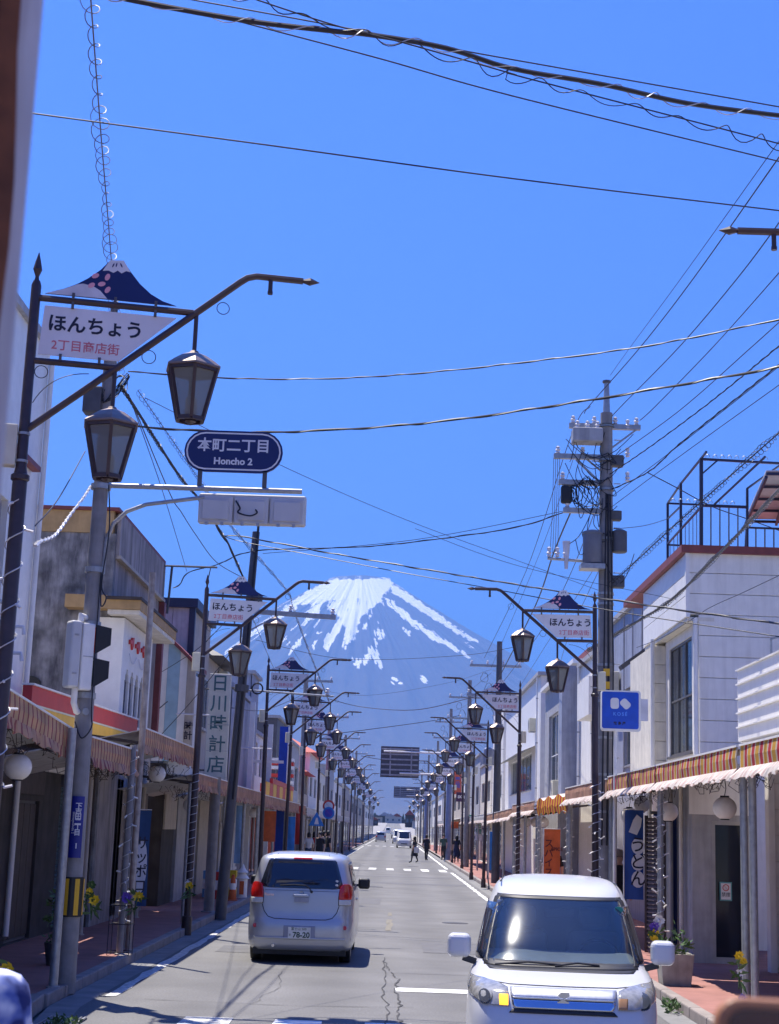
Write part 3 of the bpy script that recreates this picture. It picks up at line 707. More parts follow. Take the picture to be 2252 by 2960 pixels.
MB().tube([(-.1,0,9.1),(-.42,0,9.36)], .02, 6).build('strut', m_steel, p1_)
MB().beam((0,0,8.75),(-.6,0,9.32),.04).build('strut', m_steel, p1_)
tr = MB(); tr.lathe([(.17,0),(.19,.03),(.19,.58),(.205,.59),(.205,.63),(.1,.67)], 16, (-.28,-.1,7.2)); tr.build('transformer', M('transformer_gray', (.15,.16,.20), .5, var=.1), p1_, smooth=True)
MB().box(-.52,-.05,-.3,.1,7.08,7.18).build('transformer_bracket', m_steel, p1_)
MB().tube([(-.1,0,7.25),(-1.15,0,7.3)], .03, 8).build('side_arm', m_steel, p1_)
for k in range(3): b = MB(); insul(b, (-1.12+.16*k, 0, 7.33), .2); b.build('insulator', m_palegrey, p1_, smooth=True)
MB().tube([(-.78,0,7.1),(-.78,0,7.65)], [.03,.08], 8).build('cutout', m_palegrey, p1_)
for k in range(7): coil(p1_, (-.74+.06*k, -.05*k*.3, 8.6), .13+.03*k, 1.8, k)
MB().box(-.90,-.68,-.10,.10,8.42,8.78).build('splice_box', m_black, p1_, bevel=.05)
for k in range(10):
    z0 = 9.95-.5*(k%4); x0 = -.5+.12*(k%5); MB().tube(smooth_pts([(x0, -.1, z0), (x0-.12, -.15, z0-.35-.04*k), (x0+.2, -.14, z0-.6-.03*k), (.02, -.13, z0-.5)]), .008, 5).build('jumper_wire', m_cable, p1_)
for k in range(16):
    rnd_ = random.Random(k); x0 = rnd_.uniform(-1.0,.6); z0 = rnd_.uniform(7.4,10.0); x1 = rnd_.uniform(-.9,.3); z1 = z0-rnd_.uniform(.1,.9); sg = rnd_.uniform(.15,.5)
    MB().tube([(x0+(x1-x0)*u, -.12+.05*math.sin(u*9+k), z0+(z1-z0)*u-sg*math.sin(math.pi*u)) for u in [i/8 for i in range(9)]], .008, 5).build('slack_wire', m_cable, p1_)
for z in (9.98, 9.4, 8.9): b = MB(); insul(b, (.42,-.02,z), .2); b.build('insulator', m_palegrey, p1_, smooth=True)
for z, s in ((9.2,.28),(8.1,.24),(6.75,.3)): MB().box(.06,.06+s,-.1,.1,z,z+s*.8).build('terminal_box', m_darkgray, p1_, bevel=.02)
b = MB(); b.lathe([(.13,0),(.15,.02),(.15,.42),(.08,.46)], 14, (.26,-.05,7.45)); b.build('transformer', m_darkgray, p1_, smooth=True)
MB().beam((.0,0,9.5),(.6,0,9.98),.035).build('strut', m_steel, p1_); MB().beam((0,0,9.6),(-.62,0,9.98),.035).build('strut', m_steel, p1_)
for k in range(4): MB().tube([(-1.05+.04*k,0,9.35),(-1.06+.04*k,.02,8.3),(-1.1+.05*k,0,7.4)], .006, 5).build('drop_wire', m_cablegrey, p1_)
for k in range(3): MB().tube([(.12-.10*k,-.18,1.8),(.13-.09*k,-.17,5.2),(.06-.04*k,-.15,8.6)], .014+.006*(k%2), 6).build('riser_cable', m_cable, p1_)
for z in (2.4,3.1,3.8,4.5,5.2,6.4,6.6,7.7,8.7,9.3,10.0): MB().lathe([(.165,0),(.2-.006*z,0),(.2-.006*z,.05),(.16,.05)], 14, (0,0,z)).build('steel_band', m_steel, p1_)
for z in (4.75,5.0): MB().box(-.06,.06,-.2,-.17,z,z+.14).build('warning_tag', m_yellow, p1_)
p2_ = upole('utility_pole', 'dark leaning pole wrapped with cable behind the clock shop sign', -3.74, 34.6, 8.6, .13, .085, R(2.3), m_darkgray, False)
MB().tube([(.05,-.12,2.5),(.05,-.11,5),(.05,-.1,8.8)], .03, 6).build('riser_cable', m_cable, p2_)
crossarm(p2_, 6.75, -.1, 2.0, 3); MB().beam((.05,0,6.3),(.7,0,6.72),.03).build('strut', m_steel, p2_)
MB().tube([(.05,0,4.95),(2.1,0,4.95)], .022, 8).build('lower_arm', m_steel, p2_); b = MB(); insul(b, (1.95,0,4.97)); b.build('insulator', m_palegrey, p2_)
MB().lathe([(.13,0),(.16,0),(.16,.16),(.13,.16)], 12, (0,0,4.9)).build('clamp', m_darkgray, p2_)
MB().tube([(.36+.12*math.cos(i*.4), -.02, 5.0+.12*math.sin(i*.4)) for i in range(17)], .02, 6).build('cable_ring', m_cable, p2_)
MB().lathe([(.08,0),(.11,.02),(.11,.26),(.06,.3)], 10, (.18,0,6.85)).build('capacitor', m_darkgray, p2_)
k_ = 0
for (x, y, h) in ((4.1,62,9.6),(4.15,88,10.5),(4.1,116,11),(4.1,150,10.5),(4.1,190,11),(4.1,235,11)):
    lab = 'concrete utility pole %s beyond the transformer pole on the %s' % (ORD[k_], "white car side")
    t = upole('utility_pole', lab, x, y, h, .17, .11, 0, m_darkgray if k_ == 0 else None, k_ < 2); t['group'] = 'utility poles receding along the street'
    crossarm(t, h-1.0, -1.2, .9, 4); crossarm(t, h-2.2, -1.3, .3, 3); crossarm(t, h-3.4, -1.0, .2, 2)
    tr = MB(); tr.lathe([(.2,0),(.22,.03),(.22,.62),(.12,.7)], 12, (-.35,-.1,h-5.0)); tr.build('transformer', m_bluegray, t, smooth=True)
    for k in range(4): coil(t, (-.6+.2*k, 0, h-1.5-.5*k), .2+.05*k, 1.3, k+9)
    k_ += 1
k_ = 0
for (x, y, h) in ((-4.1,68,8.6),(-4.2,96,9.0),(-4.2,128,9.5),(-4.2,165,10),(-4.2,210,10)):
    lab = 'utility pole %s beyond the clock shop sign on the %s' % (ORD[k_], "silver car side")
    t = upole('utility_pole', lab, x, y, h, .15, .1, 0, None, False); t['group'] = 'utility poles receding along the street'
    crossarm(t, h-.3, -.2, 1.2, 3); crossarm(t, h-1.4, -.5, .7, 2)
    for k in range(3): coil(t, (.2*k, 0, h-1.0-.5*k), .18, 1.3, k+29)
    k_ += 1

# ------------------------------------------------------------------ overhead cables
def cable(label, pts, r=.009, mat=None, helix=None, twist=0, name='overhead_cable', grp=None):
    Q = [at(*q) for q in pts]                                  # spans that leave the view run on to poles out of sight
    P = smooth_pts(Q)
    if pts[-1][0] > 2200 or pts[-1][1] < 10: d_ = (P[-1]-P[-2]).normalized(); P += [P[-1]+d_*k for k in (2, 5, 9, 16)]
    if pts[0][0] < 100 or pts[0][1] < 10: d_ = (P[0]-P[1]).normalized(); P = [P[0]+d_*k for k in (12, 7, 3)]+P
    n = 6 if r > .015 else 5
    if helix is None and not twist:
        o = MB().tube(P, r, n).build(name, mat or m_cable, None, smooth=True); return tag(o, label, 'cable', grp)
    t = thing(name, label, 'cable', tuple(P[0]), 0, grp)
    MB().tube(P, r, n).build('line', mat or m_cable, t, smooth=True, world=True)
    # resample by length and wind a second wire round it
    L = [0]
    for i in range(1, len(P)): L.append(L[-1]+(P[i]-P[i-1]).length)
    def pos(s):
        for i in range(1, len(P)):
            if L[i] >= s: u = (s-L[i-1])/max(L[i]-L[i-1],1e-6); return P[i-1].lerp(P[i], u), (P[i]-P[i-1]).normalized()
        return P[-1], (P[-1]-P[-2]).normalized()
    amp, pitch, rw, wm = helix if helix else (r*.9, twist, r, None)
    q = []; s = 0
    while s < L[-1]:
        p, d = pos(s); a = d.cross(Vector((0,0,1)))
        if a.length < .05: a = Vector((1,0,0))
        a.normalize(); b = a.cross(d); an = 2*math.pi*s/pitch+.5*math.sin(s*3.1)+.4*math.sin(s*7.7); vr = 1+.3*math.sin(s*2.3+1)+.2*math.sin(s*5.9)
        q.append(p + (a*math.cos(an)+b*math.sin(an))*amp*vr - Vector((0,0,amp*.3)) if helix else p + (a*math.cos(an)+b*math.sin(an))*amp); s += pitch/12
    MB().tube(q, rw, 4).build('wound_wire', wm or mat or m_cable, t, smooth=True, world=True)
    return t
cable('thick black cable bundle sweeping across the top of the sky', [(300,-25,9.6),(365,-3,9.7),(700,58,10),(965,90,10.2),(1081,102,10.3),(1290,139,10.5),(1480,198,10.8),(1737,243,11),(1990,299,11.3),(2270,336,11.6)], .019, helix=(.03,.42,.004,m_wirewhite))
cable('thin straight wire running just above the thick cable bundle', [(560,0,10.6),(965,74,10.8),(1290,137,11),(1480,172,11.2),(2270,312,11.8)], .006)
cable('wavy spiral-wound wire just below the thick cable bundle', [(720,-8,10.0),(965,72,10.2),(1164,123,10.3),(1480,213,10.6),(1526,227,10.7),(2270,420,11.5)], .006, helix=(.038,.40,.0045,m_cable))
cable('thin wire crossing the sky below the spiral-wound wire', [(690,62,10.3),(1100,170,10.6),(1480,277,10.9),(2270,471,11.8)], .006)
cable('single thin wire crossing the open blue sky by itself', [(-150,292,9.3),(97,328,9.5),(800,423,10),(1480,516,10.6),(2270,611,11.4)], .006)
cable('pale spiral-looped wire rising to the sky above the nearby mountain sign', [(345,1075,19.2),(322,752,14.2),(293,400,10.9),(262,-10,8.6)], .0055, m_cablegrey, helix=(.05,.27,.0035,m_cablegrey))
cable('twisted black cable spanning the street, upper of the two by the hanging lantern', [(371,1074,19.2),(690,1094,20),(960,1094,20),(1200,1080,19),(1500,1049,18),(1871,1000,17),(2270,920,16)], .008, twist=.8)
cable('twisted black cable spanning the street, lower of the two by the hanging lantern', [(390,1226,19.2),(411,1234,19.4),(690,1250,20),(960,1243,20),(1240,1222,19.5),(1500,1188,19),(1840,1134,18),(2270,1058,17)], .012, twist=.9)
cable('straight thin cable from behind the Honcho sign down to the transformer pole', [(420,1150,19.4),(831,1354,23),(1180,1505,26),(1500,1622,28.6),(1745,1712,31)], .005)
cable('thin pair of wires slanting past the transformer pole to the white building', [(1200,1528,27),(1500,1636,28.4),(1900,1722,30),(2270,1800,31)], .005)
cable('heavy cable from the clock shop pole past the mountain top to the white terrace house', [(619,1508,33),(645,1547,34),(700,1551,34),(962,1600,33),(1300,1658,31),(1776,1735,26),(2270,1806,22)], .012, twist=1.3)
cable('lighter cable under the heavy one, passing the mountain top', [(645,1549,34),(700,1566,34),(876,1600,33),(1171,1657,32),(1400,1698,30),(1770,1766,26),(2270,1843,22)], .009)
cable('cable from the roof bracket across the street to the transformer pole', [(500,1700,38),(520,1690,38),(543,1656,37.5),(628,1632,36.5),(743,1592,34.5),(1072,1579,33),(1400,1540,31),(1528,1515,30.5),(1629,1481,29.8)], .011, twist=1.1)
cable('cable bundle dropping from the crossing pole to the clock shop pole', [(360,1130,19.3),(366,1140,19.4),(514,1368,24),(571,1437,26),(619,1506,28.5),(645,1549,30),(664,1580,31.5),(717,1701,34.4)], .02, helix=(.022,.16,.006,m_cable))
cable('slack thin cable below the bundle from the crossing pole', [(377,1151,19.3),(491,1426,24),(524,1480,25.5),(567,1547,28),(626,1625,31),(698,1668,34)], .008)
cable('coil-wound cable running along the lamps towards the mountain foot', [(400,1130,19.4),(537,1329,23),(662,1511,29),(729,1590,34),(833,1712,44),(850,1764,47),(895,1886,60),(929,1971,74),(952,2029,95)], .006, m_cable, helix=(.03,.20,.0032,m_cable))
AA = [[(1764,1085,29.6),(1818,1009,27),(1972,800,21),(2240,425,14.5),(2330,300,13)],
 [(1690,1195,29.6),(1706,1170,29.1),(1854,1000,25.5),(2008,800,21.5),(2262,440,15.5)],
 [(1768,1205,29.6),(1795,1175,29.0),(1966,1000,25),(2135,800,21),(2262,630,18)],
 [(1850,1215,29.6),(1894,1175,28.6),(2064,1000,26),(2270,768,21)],
 [(1758,1335,29.6),(1960,1190,26),(2176,1000,22),(2270,915,20)],
 [(1758,1374,29.6),(1880,1291,27),(2060,1157,24),(2270,985,20)],
 [(1765,1416,29.6),(1876,1363,27.5),(1961,1286,25.5),(2095,1179,23),(2270,1040,20)]]
for pts, lb, rr, tw in zip(AA, ['topmost thin wire rising steeply from the tip of the transformer pole','upper line rising from the switch box of the transformer pole','line rising from the middle of the top crossarm','line rising from the outer end of the top crossarm','straight line leaving the transformer pole below the crossarm','twisted service cable with a white clamp leaving the transformer pole','knotted service cable sagging towards the roof terrace'], [.005,.009,.009,.009,.008,.009,.010], [0,0,0,0,0,.5,.7]):
    cable(lb, pts, rr, twist=tw)
cable('branch cable dropping across the roof terrace railing', [(1870,1365,27.5),(1960,1412,28),(2060,1465,29),(2160,1500,30),(2270,1540,31)], .010)
cable('spiral-wound cable rising over the roof terrace from the transformer', [(1764,1692,29.6),(1930,1537,26),(2060,1421,23.5),(2270,1235,20)], .010, m_cable, helix=(.045,.16,.005,m_cable))
cable('thick grey spiral-wound cable crossing the white terrace house', [(1700,1880,33),(1840,1797,29),(1943,1732,27),(2075,1603,24),(2175,1500,22),(2270,1395,20)], .022, m_cablegrey, helix=(.03,.12,.007,m_cablegrey))
cable('thin drooping wire across the white siding of the terrace house', [(1840,1872,31),(1920,1840,29.5),(2000,1790,28),(2055,1755,26.5),(2150,1712,24),(2270,1655,22)], .006)
cable('outermost line falling from the transformer pole to the next pole', [(1706,1175,29.6),(1648,1268,32.5),(1521,1650,46),(1400,1902,62)], .009)
cable('thick line falling from the splice box to the next pole', [(1650,1480,29.7),(1600,1600,34),(1548,1750,41),(1455,1935,55),(1420,2000,62)], .017)
cable('innermost line falling from the transformer to the next pole', [(1748,1400,29.7),(1650,1657,38),(1560,1830,48),(1440,1990,62)], .009)
cable('looping cable hanging beyond the lamps to the far transformer pole', [(950,2020,95),(1050,2044,95),(1200,2052,92),(1350,2020,85),(1440,1992,75)], .02)
cable('taut cable crossing the street low before the mountain foot', [(905,2128,80),(1040,2112,82),(1240,2085,88),(1330,2068,90)], .02)
cable('low thin cable pair between the far lamps', [(1045,2185,100),(1100,2195,104),(1210,2208,112)], .02)
cable('guy wire slanting from the grimy concrete roof to the near lamp pole', [(102,1520,20),(170,1440,22),(246,1305,26)], .01)
cable('pale twisted cord from the near lamp pole up to its lantern', [(101,1578,12.55),(116,1565,13.5),(160,1545,15),(205,1485,17),(240,1440,18),(262,1405,19.1)], .012, m_wirewhite, twist=.35)
cable('slack cable between the clock shop pole and the striped wall', [(445,1955,36),(520,1910,36),(590,1860,35),(700,1745,34.6)], .008)
cable('steep cable in front of the striped wall', [(465,2125,35.8),(560,2020,35.4),(680,1870,34.8)], .009)
cable('sagging line in front of the grey corrugated shop', [(670,2046,44),(760,2053,50),(850,2020,58),(905,1990,66)], .012)

for lb, pts in (('fine service wire from the crossing pole to the roof bracket', [(372,1140,19.3),(470,1420,27),(540,1652,37)]),
  ('fine wire fanning from the splice box to the clock shop pole', [(1640,1475,29.7),(1200,1560,32),(760,1600,34.6)]),
  ('fine wire from the transformer to the slab building', [(1735,1640,29.7),(1640,1850,42),(1600,1990,52)]),
  ('fine wire from the crossarm end to the second far pole', [(1690,1230,29.6),(1560,1600,44),(1420,1930,62)]),
  ('fine twin wire over the white shop house', [(1770,1560,29.7),(1600,1830,45),(1500,1990,64)]),
  ('fine wire crossing between the far transformer poles', [(1420,1945,62),(1340,2010,86),(1292,2040,110)]),
  ('second fine wire between the far transformer poles', [(1425,1975,62),(1345,2040,86),(1292,2062,112)]),
  ('thick sagging cable between the far transformer poles', [(1425,2010,62),(1360,2075,82),(1295,2090,112)]),
  ('fine wire above the corrugated shop', [(735,1700,34.6),(860,1900,60),(940,2020,95)]),
  ('fine wire from the clock shop pole down to the white-framed shop', [(720,1760,34.6),(800,1950,52),(860,2060,70)]),
  ('fine cross-street wire before the mountain foot', [(880,1985,70),(1060,2010,76),(1290,1975,82),(1420,1935,72)]),
  ('fine cross-street wire at the level of the third lamps', [(740,1850,40),(1000,1905,44),(1330,1895,46),(1490,1870,44)]),
  ('fine wire from the terrace railing to the transformer pole', [(1762,1530,29.7),(1860,1520,30),(1930,1500,32)]),
  ('second fine wire rising over the roof terrace', [(1762,1470,29.7),(1950,1330,25),(2270,1100,20)]),
  ('third fine wire rising over the roof terrace', [(1762,1440,29.7),(1960,1290,25.5),(2270,1045,20.5)])):
    cable(lb, pts, .0065)
m_paneglass = glassmat('window_pane', (.05,.07,.10), .04, .5, 1.0); m_curtain = M('net_curtain', (.62,.60,.55), .9, var=.15, scale=8)
# ------------------------------------------------------------------ buildings: helpers
def wall_mesh(axis, pos, th, a0, a1, z0, z1, holes=()):
    """wall in the plane x=pos ('x') or y=pos ('y'); th is the thickness away from the viewer; holes = (a0,a1,z0,z1)"""
    As = sorted({a0, a1, *[h[0] for h in holes], *[h[1] for h in holes]}); Zs = sorted({z0, z1, *[h[2] for h in holes], *[h[3] for h in holes]})
    b = MB()
    for i in range(len(As)-1):
        for j in range(len(Zs)-1):
            ca, cz = (As[i]+As[i+1])/2, (Zs[j]+Zs[j+1])/2
            if any(h[0] < ca < h[1] and h[2] < cz < h[3] for h in holes): continue
            lo, hi = min(pos, pos+th), max(pos, pos+th)
            if axis == 'x': b.box(lo, hi, As[i], As[i+1], Zs[j], Zs[j+1])
            else: b.box(As[i], As[i+1], lo, hi, Zs[j], Zs[j+1])
    return b
def window(parent, axis, pos, th, a0, a1, z0, z1, nx=2, nz=1, glass=None, fm=None, fw=.045, sill=True, name='window'):
    """recessed window: frame (part) with panes (sub-parts)"""
    d = th*.5; p0, p1 = sorted((pos+d-.03*(1 if th > 0 else -1), pos+d+.03*(1 if th > 0 else -1)))
    f = MB()
    def bx(a, c, e, g, q0=p0, q1=p1):
        if axis == 'x': f.box(q0, q1, a, c, e, g)
        else: f.box(a, c, q0, q1, e, g)
    bx(a0, a1, z0, z0+fw); bx(a0, a1, z1-fw, z1); bx(a0, a0+fw, z0+fw, z1-fw); bx(a1-fw, a1, z0+fw, z1-fw)
    for k in range(1, nx): c = a0+(a1-a0)*k/nx; bx(c-fw*.4, c+fw*.4, z0+fw, z1-fw)
    for k in range(1, nz): c = z0+(z1-z0)*k/nz; bx(a0+fw, a1-fw, c-fw*.4, c+fw*.4, p0+.004, p1-.004)
    w_ = f.build(name, fm or m_frame, parent, world=True)
    off = Vector(parent.location)
    clear = glass is None
    if clear:
        cb = MB(); n_ = int((a1-a0)/.06)+2; cp_ = pos+th*.9; vs = []
        for k in range(n_+1):
            a = a0+(a1-a0)*k/n_; o_ = .015*math.sin(k*1.9)
            for zz in (z0, z1): vs.append((cp_+o_, a, zz) if axis == 'x' else (a, cp_+o_, zz))
        fs = [(2*k,2*k+2,2*k+3,2*k+1) for k in range(n_) if not (.40 < k/n_ < .62)]
        cb.add([tuple(Vector(v)-off) for v in vs], fs).build('curtain', m_curtain, w_)
    for k in range(nx):
        for q in range(nz):
            x0 = a0+(a1-a0)*k/nx+fw*.3; x1 = a0+(a1-a0)*(k+1)/nx-fw*.3; e = z0+(z1-z0)*q/nz+fw*.3; g = z0+(z1-z0)*(q+1)/nz-fw*.3
            m_ = (p0+p1)/2; b = MB()
            if axis == 'x': b.box(m_-.005, m_+.005, x0, x1, e, g)
            else: b.box(x0, x1, m_-.005, m_+.005, e, g)
            b.v = [tuple(Vector(v)-off) for v in b.v]; b.build('pane', glass or m_paneglass, w_)
    if sill:
        s = MB(); o0, o1 = sorted((pos-(.05 if th > 0 else -.05), pos+d))
        if axis == 'x': s.box(o0, o1, a0-.04, a1+.04, z0-.05, z0-.003)
        else: s.box(a0-.04, a1+.04, o0, o1, z0-.05, z0-.003)
        s.v = [tuple(Vector(v)-off) for v in s.v]; s.build('sill', fm or m_frame, w_)
    return w_
def bld(name, label, x, y, cat='building'): return thing(name, label, cat, (x, y, .12+gz(y)))
def solid(name, mat, t, x0, x1, y0, y1, z0, z1, **k): return pbox(name, mat, t, x0, x1, y0, y1, z0, z1, **k)

# ================================================================== silver car's side
# tall pale corner building
t = bld('corner_building', 'tall pale plastered building at the corner behind the near lamp', -5.9, 20)
hs_ = [(12.5,14.2,4.6,6.0),(16.4,18.0,4.6,6.0),(20.6,22.2,5.2,6.7),(12.5,14.2,7.0,8.4),(16.4,18,7.0,8.4)]
wall_mesh('x', -5.9, -.25, 9, 23.745, 3.3, 9.55, hs_).build('wall', m_white, t, world=True)
wall_mesh('x', -5.9, -.25, 9, 23.99, .1, 3.297, [(10,13,.12,2.6),(14,17.5,.12,2.7),(18.4,20.4,.12,2.6)]).build('shop_wall', m_shopshade, t, world=True)
for h in hs_: window(t, 'x', -5.9, -.25, *h, nx=2)
for a in ((10,13,.12,2.6),(14,17.5,.12,2.7),(18.4,20.4,.12,2.6)): window(t, 'x', -5.9, -.25, *a, nx=3, glass=m_glassdark, sill=False, name='shop_front')
solid('end_wall', m_white, t, -12, -5.9, 23.75, 24.0, 3.3, 9.55); solid('back', m_white, t, -12, -6.15, 9, 23.745, .1, 9.5)
solid('roof_coping', m_gray, t, -12.05, -5.82, 8.9, 24.06, 9.553, 9.68)
MB().tube([(-5.84,23.95,.3),(-5.84,23.95,9.4)], .045, 10).build('downpipe', m_white, t, world=True, smooth=True)
solid('ledge', m_redtrim, t, -5.88, -5.75, 18.5, 23.4, 7.42, 7.5)
MB().box(-5.88,-5.55,19.6,20.3,6.15,6.9).build('wall_unit', m_cream, t, world=True, bevel=.03)
for z in (4.5,4.9): MB().tube([(-5.85,22.9,z),(-5.7,22.9,z),(-5.68,22.9,z-.12)], .03, 8).build('vent_cowl', m_palegrey, t, world=True)

# low shop with the red and yellow band
t = bld('low_shop', 'low shuttered shop with a red and yellow fascia band', -5.9, 26)
hs_ = [(24.3,26.0,.14,2.35),(27.6,29.05,.14,2.65)]
wall_mesh('x', -5.95, -.2, 24.02, 29.1, .1, 3.55, hs_).build('wall', m_shopshade, t, world=True)
solid('back', m_grimeconc, t, -10, -6.16, 24.02, 29.1, .1, 3.2)
solid('upper_panel', m_creamwall, t, -5.94, -5.88, 26.2, 29.0, 2.85, 3.5); solid('upper_panel', m_brownwood, t, -5.94, -5.9, 24.2, 26.1, 2.45, 2.83)
d_ = window(t, 'x', -5.95, -.2, 24.3, 26.0, .14, 2.35, nx=2, glass=m_brownwood, fm=m_darkgray, sill=False, name='door')
for k in range(4): MB().box(-6.03,-6.0,24.34+.42*k,24.73+.42*k,.2,2.3).build('board', m_brownwood, t, world=True)
b = MB()
for k in range(34): z = .16+.073*k; b.add([(-6.03,27.62,z),(-6.03,29.03,z),(-5.99,29.03,z+.035),(-5.99,27.62,z+.035),(-6.03,27.62,z+.073),(-6.03,29.03,z+.073)], [(0,1,2,3),(3,2,5,4)])
b.build('roller_shutter', m_tealshutter, t, world=True, kind='stuff')
solid('shutter_box', m_darkgray, t, -5.99, -5.9, 27.55, 29.1, 2.66, 2.9)
def band(x0, y0, x1, y1, z0, z1, off): return [(x0+off,y0,z0),(x1+off,y1,z0),(x1+off,y1,z1),(x0+off,y0,z1),(x0-.14,y0,z0),(x1-.14,y1,z0),(x1-.14,y1,z1),(x0-.14,y0,z1)]
BF = [(0,1,2,3),(7,6,5,4),(0,4,5,1),(3,2,6,7),(1,5,6,2),(0,3,7,4)]
P0, P1 = atx(92,2014,-5.35), atx(397,2100,-5.0)
ft = MB(); zt = 3.98
for z0, z1, mt, off in ((zt-.26,zt,m_red,.0),(zt-.29,zt-.263,m_cream,.004),(zt-.56,zt-.293,m_yellow,0),(zt-.59,zt-.563,m_cream,.004),(zt-.78,zt-.593,m_red,0)):
    MB().add(band(P0.x, P0.y, P1.x, P1.y, z0, z1, off), BF).build('fascia_stripe', mt, t, world=True)
solid('fascia_cap', m_signwhite, t, P0.x-.1, P0.x-.02, P0.y, P0.y+.01, zt, zt+.02)
MB().add(band(P0.x-.02, P0.y-.03, P1.x-.02, P1.y+.03, zt+.003, zt+.03, .05), BF).build('fascia_trim', m_white, t, world=True)

# grimy concrete building with the white arched front
t = bld('concrete_building', 'grimy flat-roofed concrete building with arched windows on its white front', -5.5, 32)
wall_mesh('y', 29.2, .2, -11, -5.6, .1, 7.56).build('side_wall', m_grimeconc, t, world=True)
solid('ochre_band', m_ochre, t, -11, -5.66, 29.17, 29.36, 7.563, 8.0); solid('coping', m_redtrim, t, -11.03, -5.55, 29.12, 35.3, 8.003, 8.07)
wall_mesh('x', -5.6, -.2, 29.405, 35.2, .1, 7.98).build('street_wall', m_stainconc, t, world=True)
solid('parapet', m_stainconc, t, -5.6, -5.53, 29.3, 35.2, 7.15, 7.98); solid('parapet_lip', m_beige, t, -5.6, -5.49, 29.3, 35.2, 7.08, 7.147)
solid('core', m_grimeconc, t, -11, -5.82, 29.42, 35.2, .1, 7.9)
solid('pilaster', m_redtrim, t, -5.6, -5.47, 35.0, 35.25, 4.0, 7.07); solid('back_wall', m_grimeconc, t, -11, -5.62, 35.2, 35.35, .1, 7.9)
# white bay with four pointed arch windows
ar = [(29.55+.58*k, 30.0+.58*k) for k in range(4)]
wb = MB(); YB0, YB1 = 29.12, 32.6
wall_mesh('x', -5.3, -.12, YB0+.12, YB1, 3.6, 5.9, [(a, c, 3.95, 4.75) for a, c in ar]+[(a+.06, c-.06, 4.75, 4.88) for a, c in ar]+[(a+.14, c-.14, 4.88, 4.97) for a, c in ar]).build('white_front', m_white, t, world=True)
wall_mesh('y', YB0, .12, -6.12, -5.3, 3.6, 5.9).build('white_return', m_coolwhite, t, world=True)
solid('bay_fill', m_white, t, -6.0, -5.5, YB0+.13, YB1, 3.6, 5.88)
for a, c in ar:
    f = MB(); f.platex([(a,3.95),(c,3.95),(c,4.75),((a+c)/2+.12,4.9),((a+c)/2,4.98),((a+c)/2-.12,4.9),(a,4.75)], -5.37, -5.35); f.build('arched_window', m_navytrim, t, world=True)
    solid('window_bar', m_navytrim, t, -5.35, -5.33, (a+c)/2-.015, (a+c)/2+.015, 3.95, 4.95)
for k in range(3):
    y = 29.7+.72*k; z = 5.52
    o = MB(); o.platex([(y,z-.06),(y+.2,z-.02),(y+.3,z-.14),(y+.42,z-.05),(y+.44,z+.12),(y+.26,z+.1),(y+.2,z+.04),(y,z+.03)], -5.3, -5.26); o.build('red_ornament', m_red, t, world=True)
for k in range(2): MB().tube([(-5.27, 29.75+1.1*k+.1*i, 5.28-.16*math.sin(i*.4)) for i in range(9)], .01, 5).build('ornament_wire', m_palegrey, t, world=True)
ev = MB(); ev.platex([(28.75,6.02),(33.6,6.02),(33.6,6.2),(28.75,6.2)], -5.6, -4.95); ev.build('eave', m_ochre, t, world=True)
solid('eave_soffit', m_creamwall, t, -5.58, -4.97, 28.8, 33.55, 5.93, 6.015); solid('eave_gable', m_ochre, t, -6.4, -5.6, 28.75, 29.15, 6.03, 6.28)
solid('eave_top', m_brownwood, t, -5.6, -4.93, 28.7, 33.65, 6.203, 6.26)
ho_ = MB(); ho_.tube([(-7.0+.0,29.18,4.55),(-7.0,29.12,4.55)], .18, 14); ho_.build('vent_hole', m_black, t, world=True)
# ground floor of that building
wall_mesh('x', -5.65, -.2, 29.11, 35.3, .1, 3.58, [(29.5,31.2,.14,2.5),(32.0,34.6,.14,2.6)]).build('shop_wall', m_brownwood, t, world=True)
window(t, 'x', -5.65, -.2, 29.5, 31.2, .14, 2.5, 3, glass=m_glassdark, fm=m_brownwood, sill=False, name='sliding_door'); window(t, 'x', -5.65, -.2, 32.0, 34.6, .14, 2.6, 4, glass=m_glassdark, fm=m_darkgray, sill=False, name='sliding_door')
for k in range(2): solid('wall_panel', m_brownwood, t, -5.64, -5.6, 31.25+.35*k, 31.57+.35*k, .2, 2.9)  # beige panels coloured dark brown to paint in the shade under the awning
# rooftop bracket
t = thing('roof_bracket', 'steel cable bracket standing out from the grimy concrete roof', 'bracket', (-5.4,35.0,7.5))
MB().tube([(-.3,0,.42),(1.1,0,.42)], .025, 6).build('bar', m_darkgray, t); MB().tube([(0,0,-.7),(.05,0,.42)], .03, 6).build('upright', m_darkgray, t); MB().tube([(.95,0,.42),(.9,0,.1)], .012, 5).build('hook', m_darkgray, t)

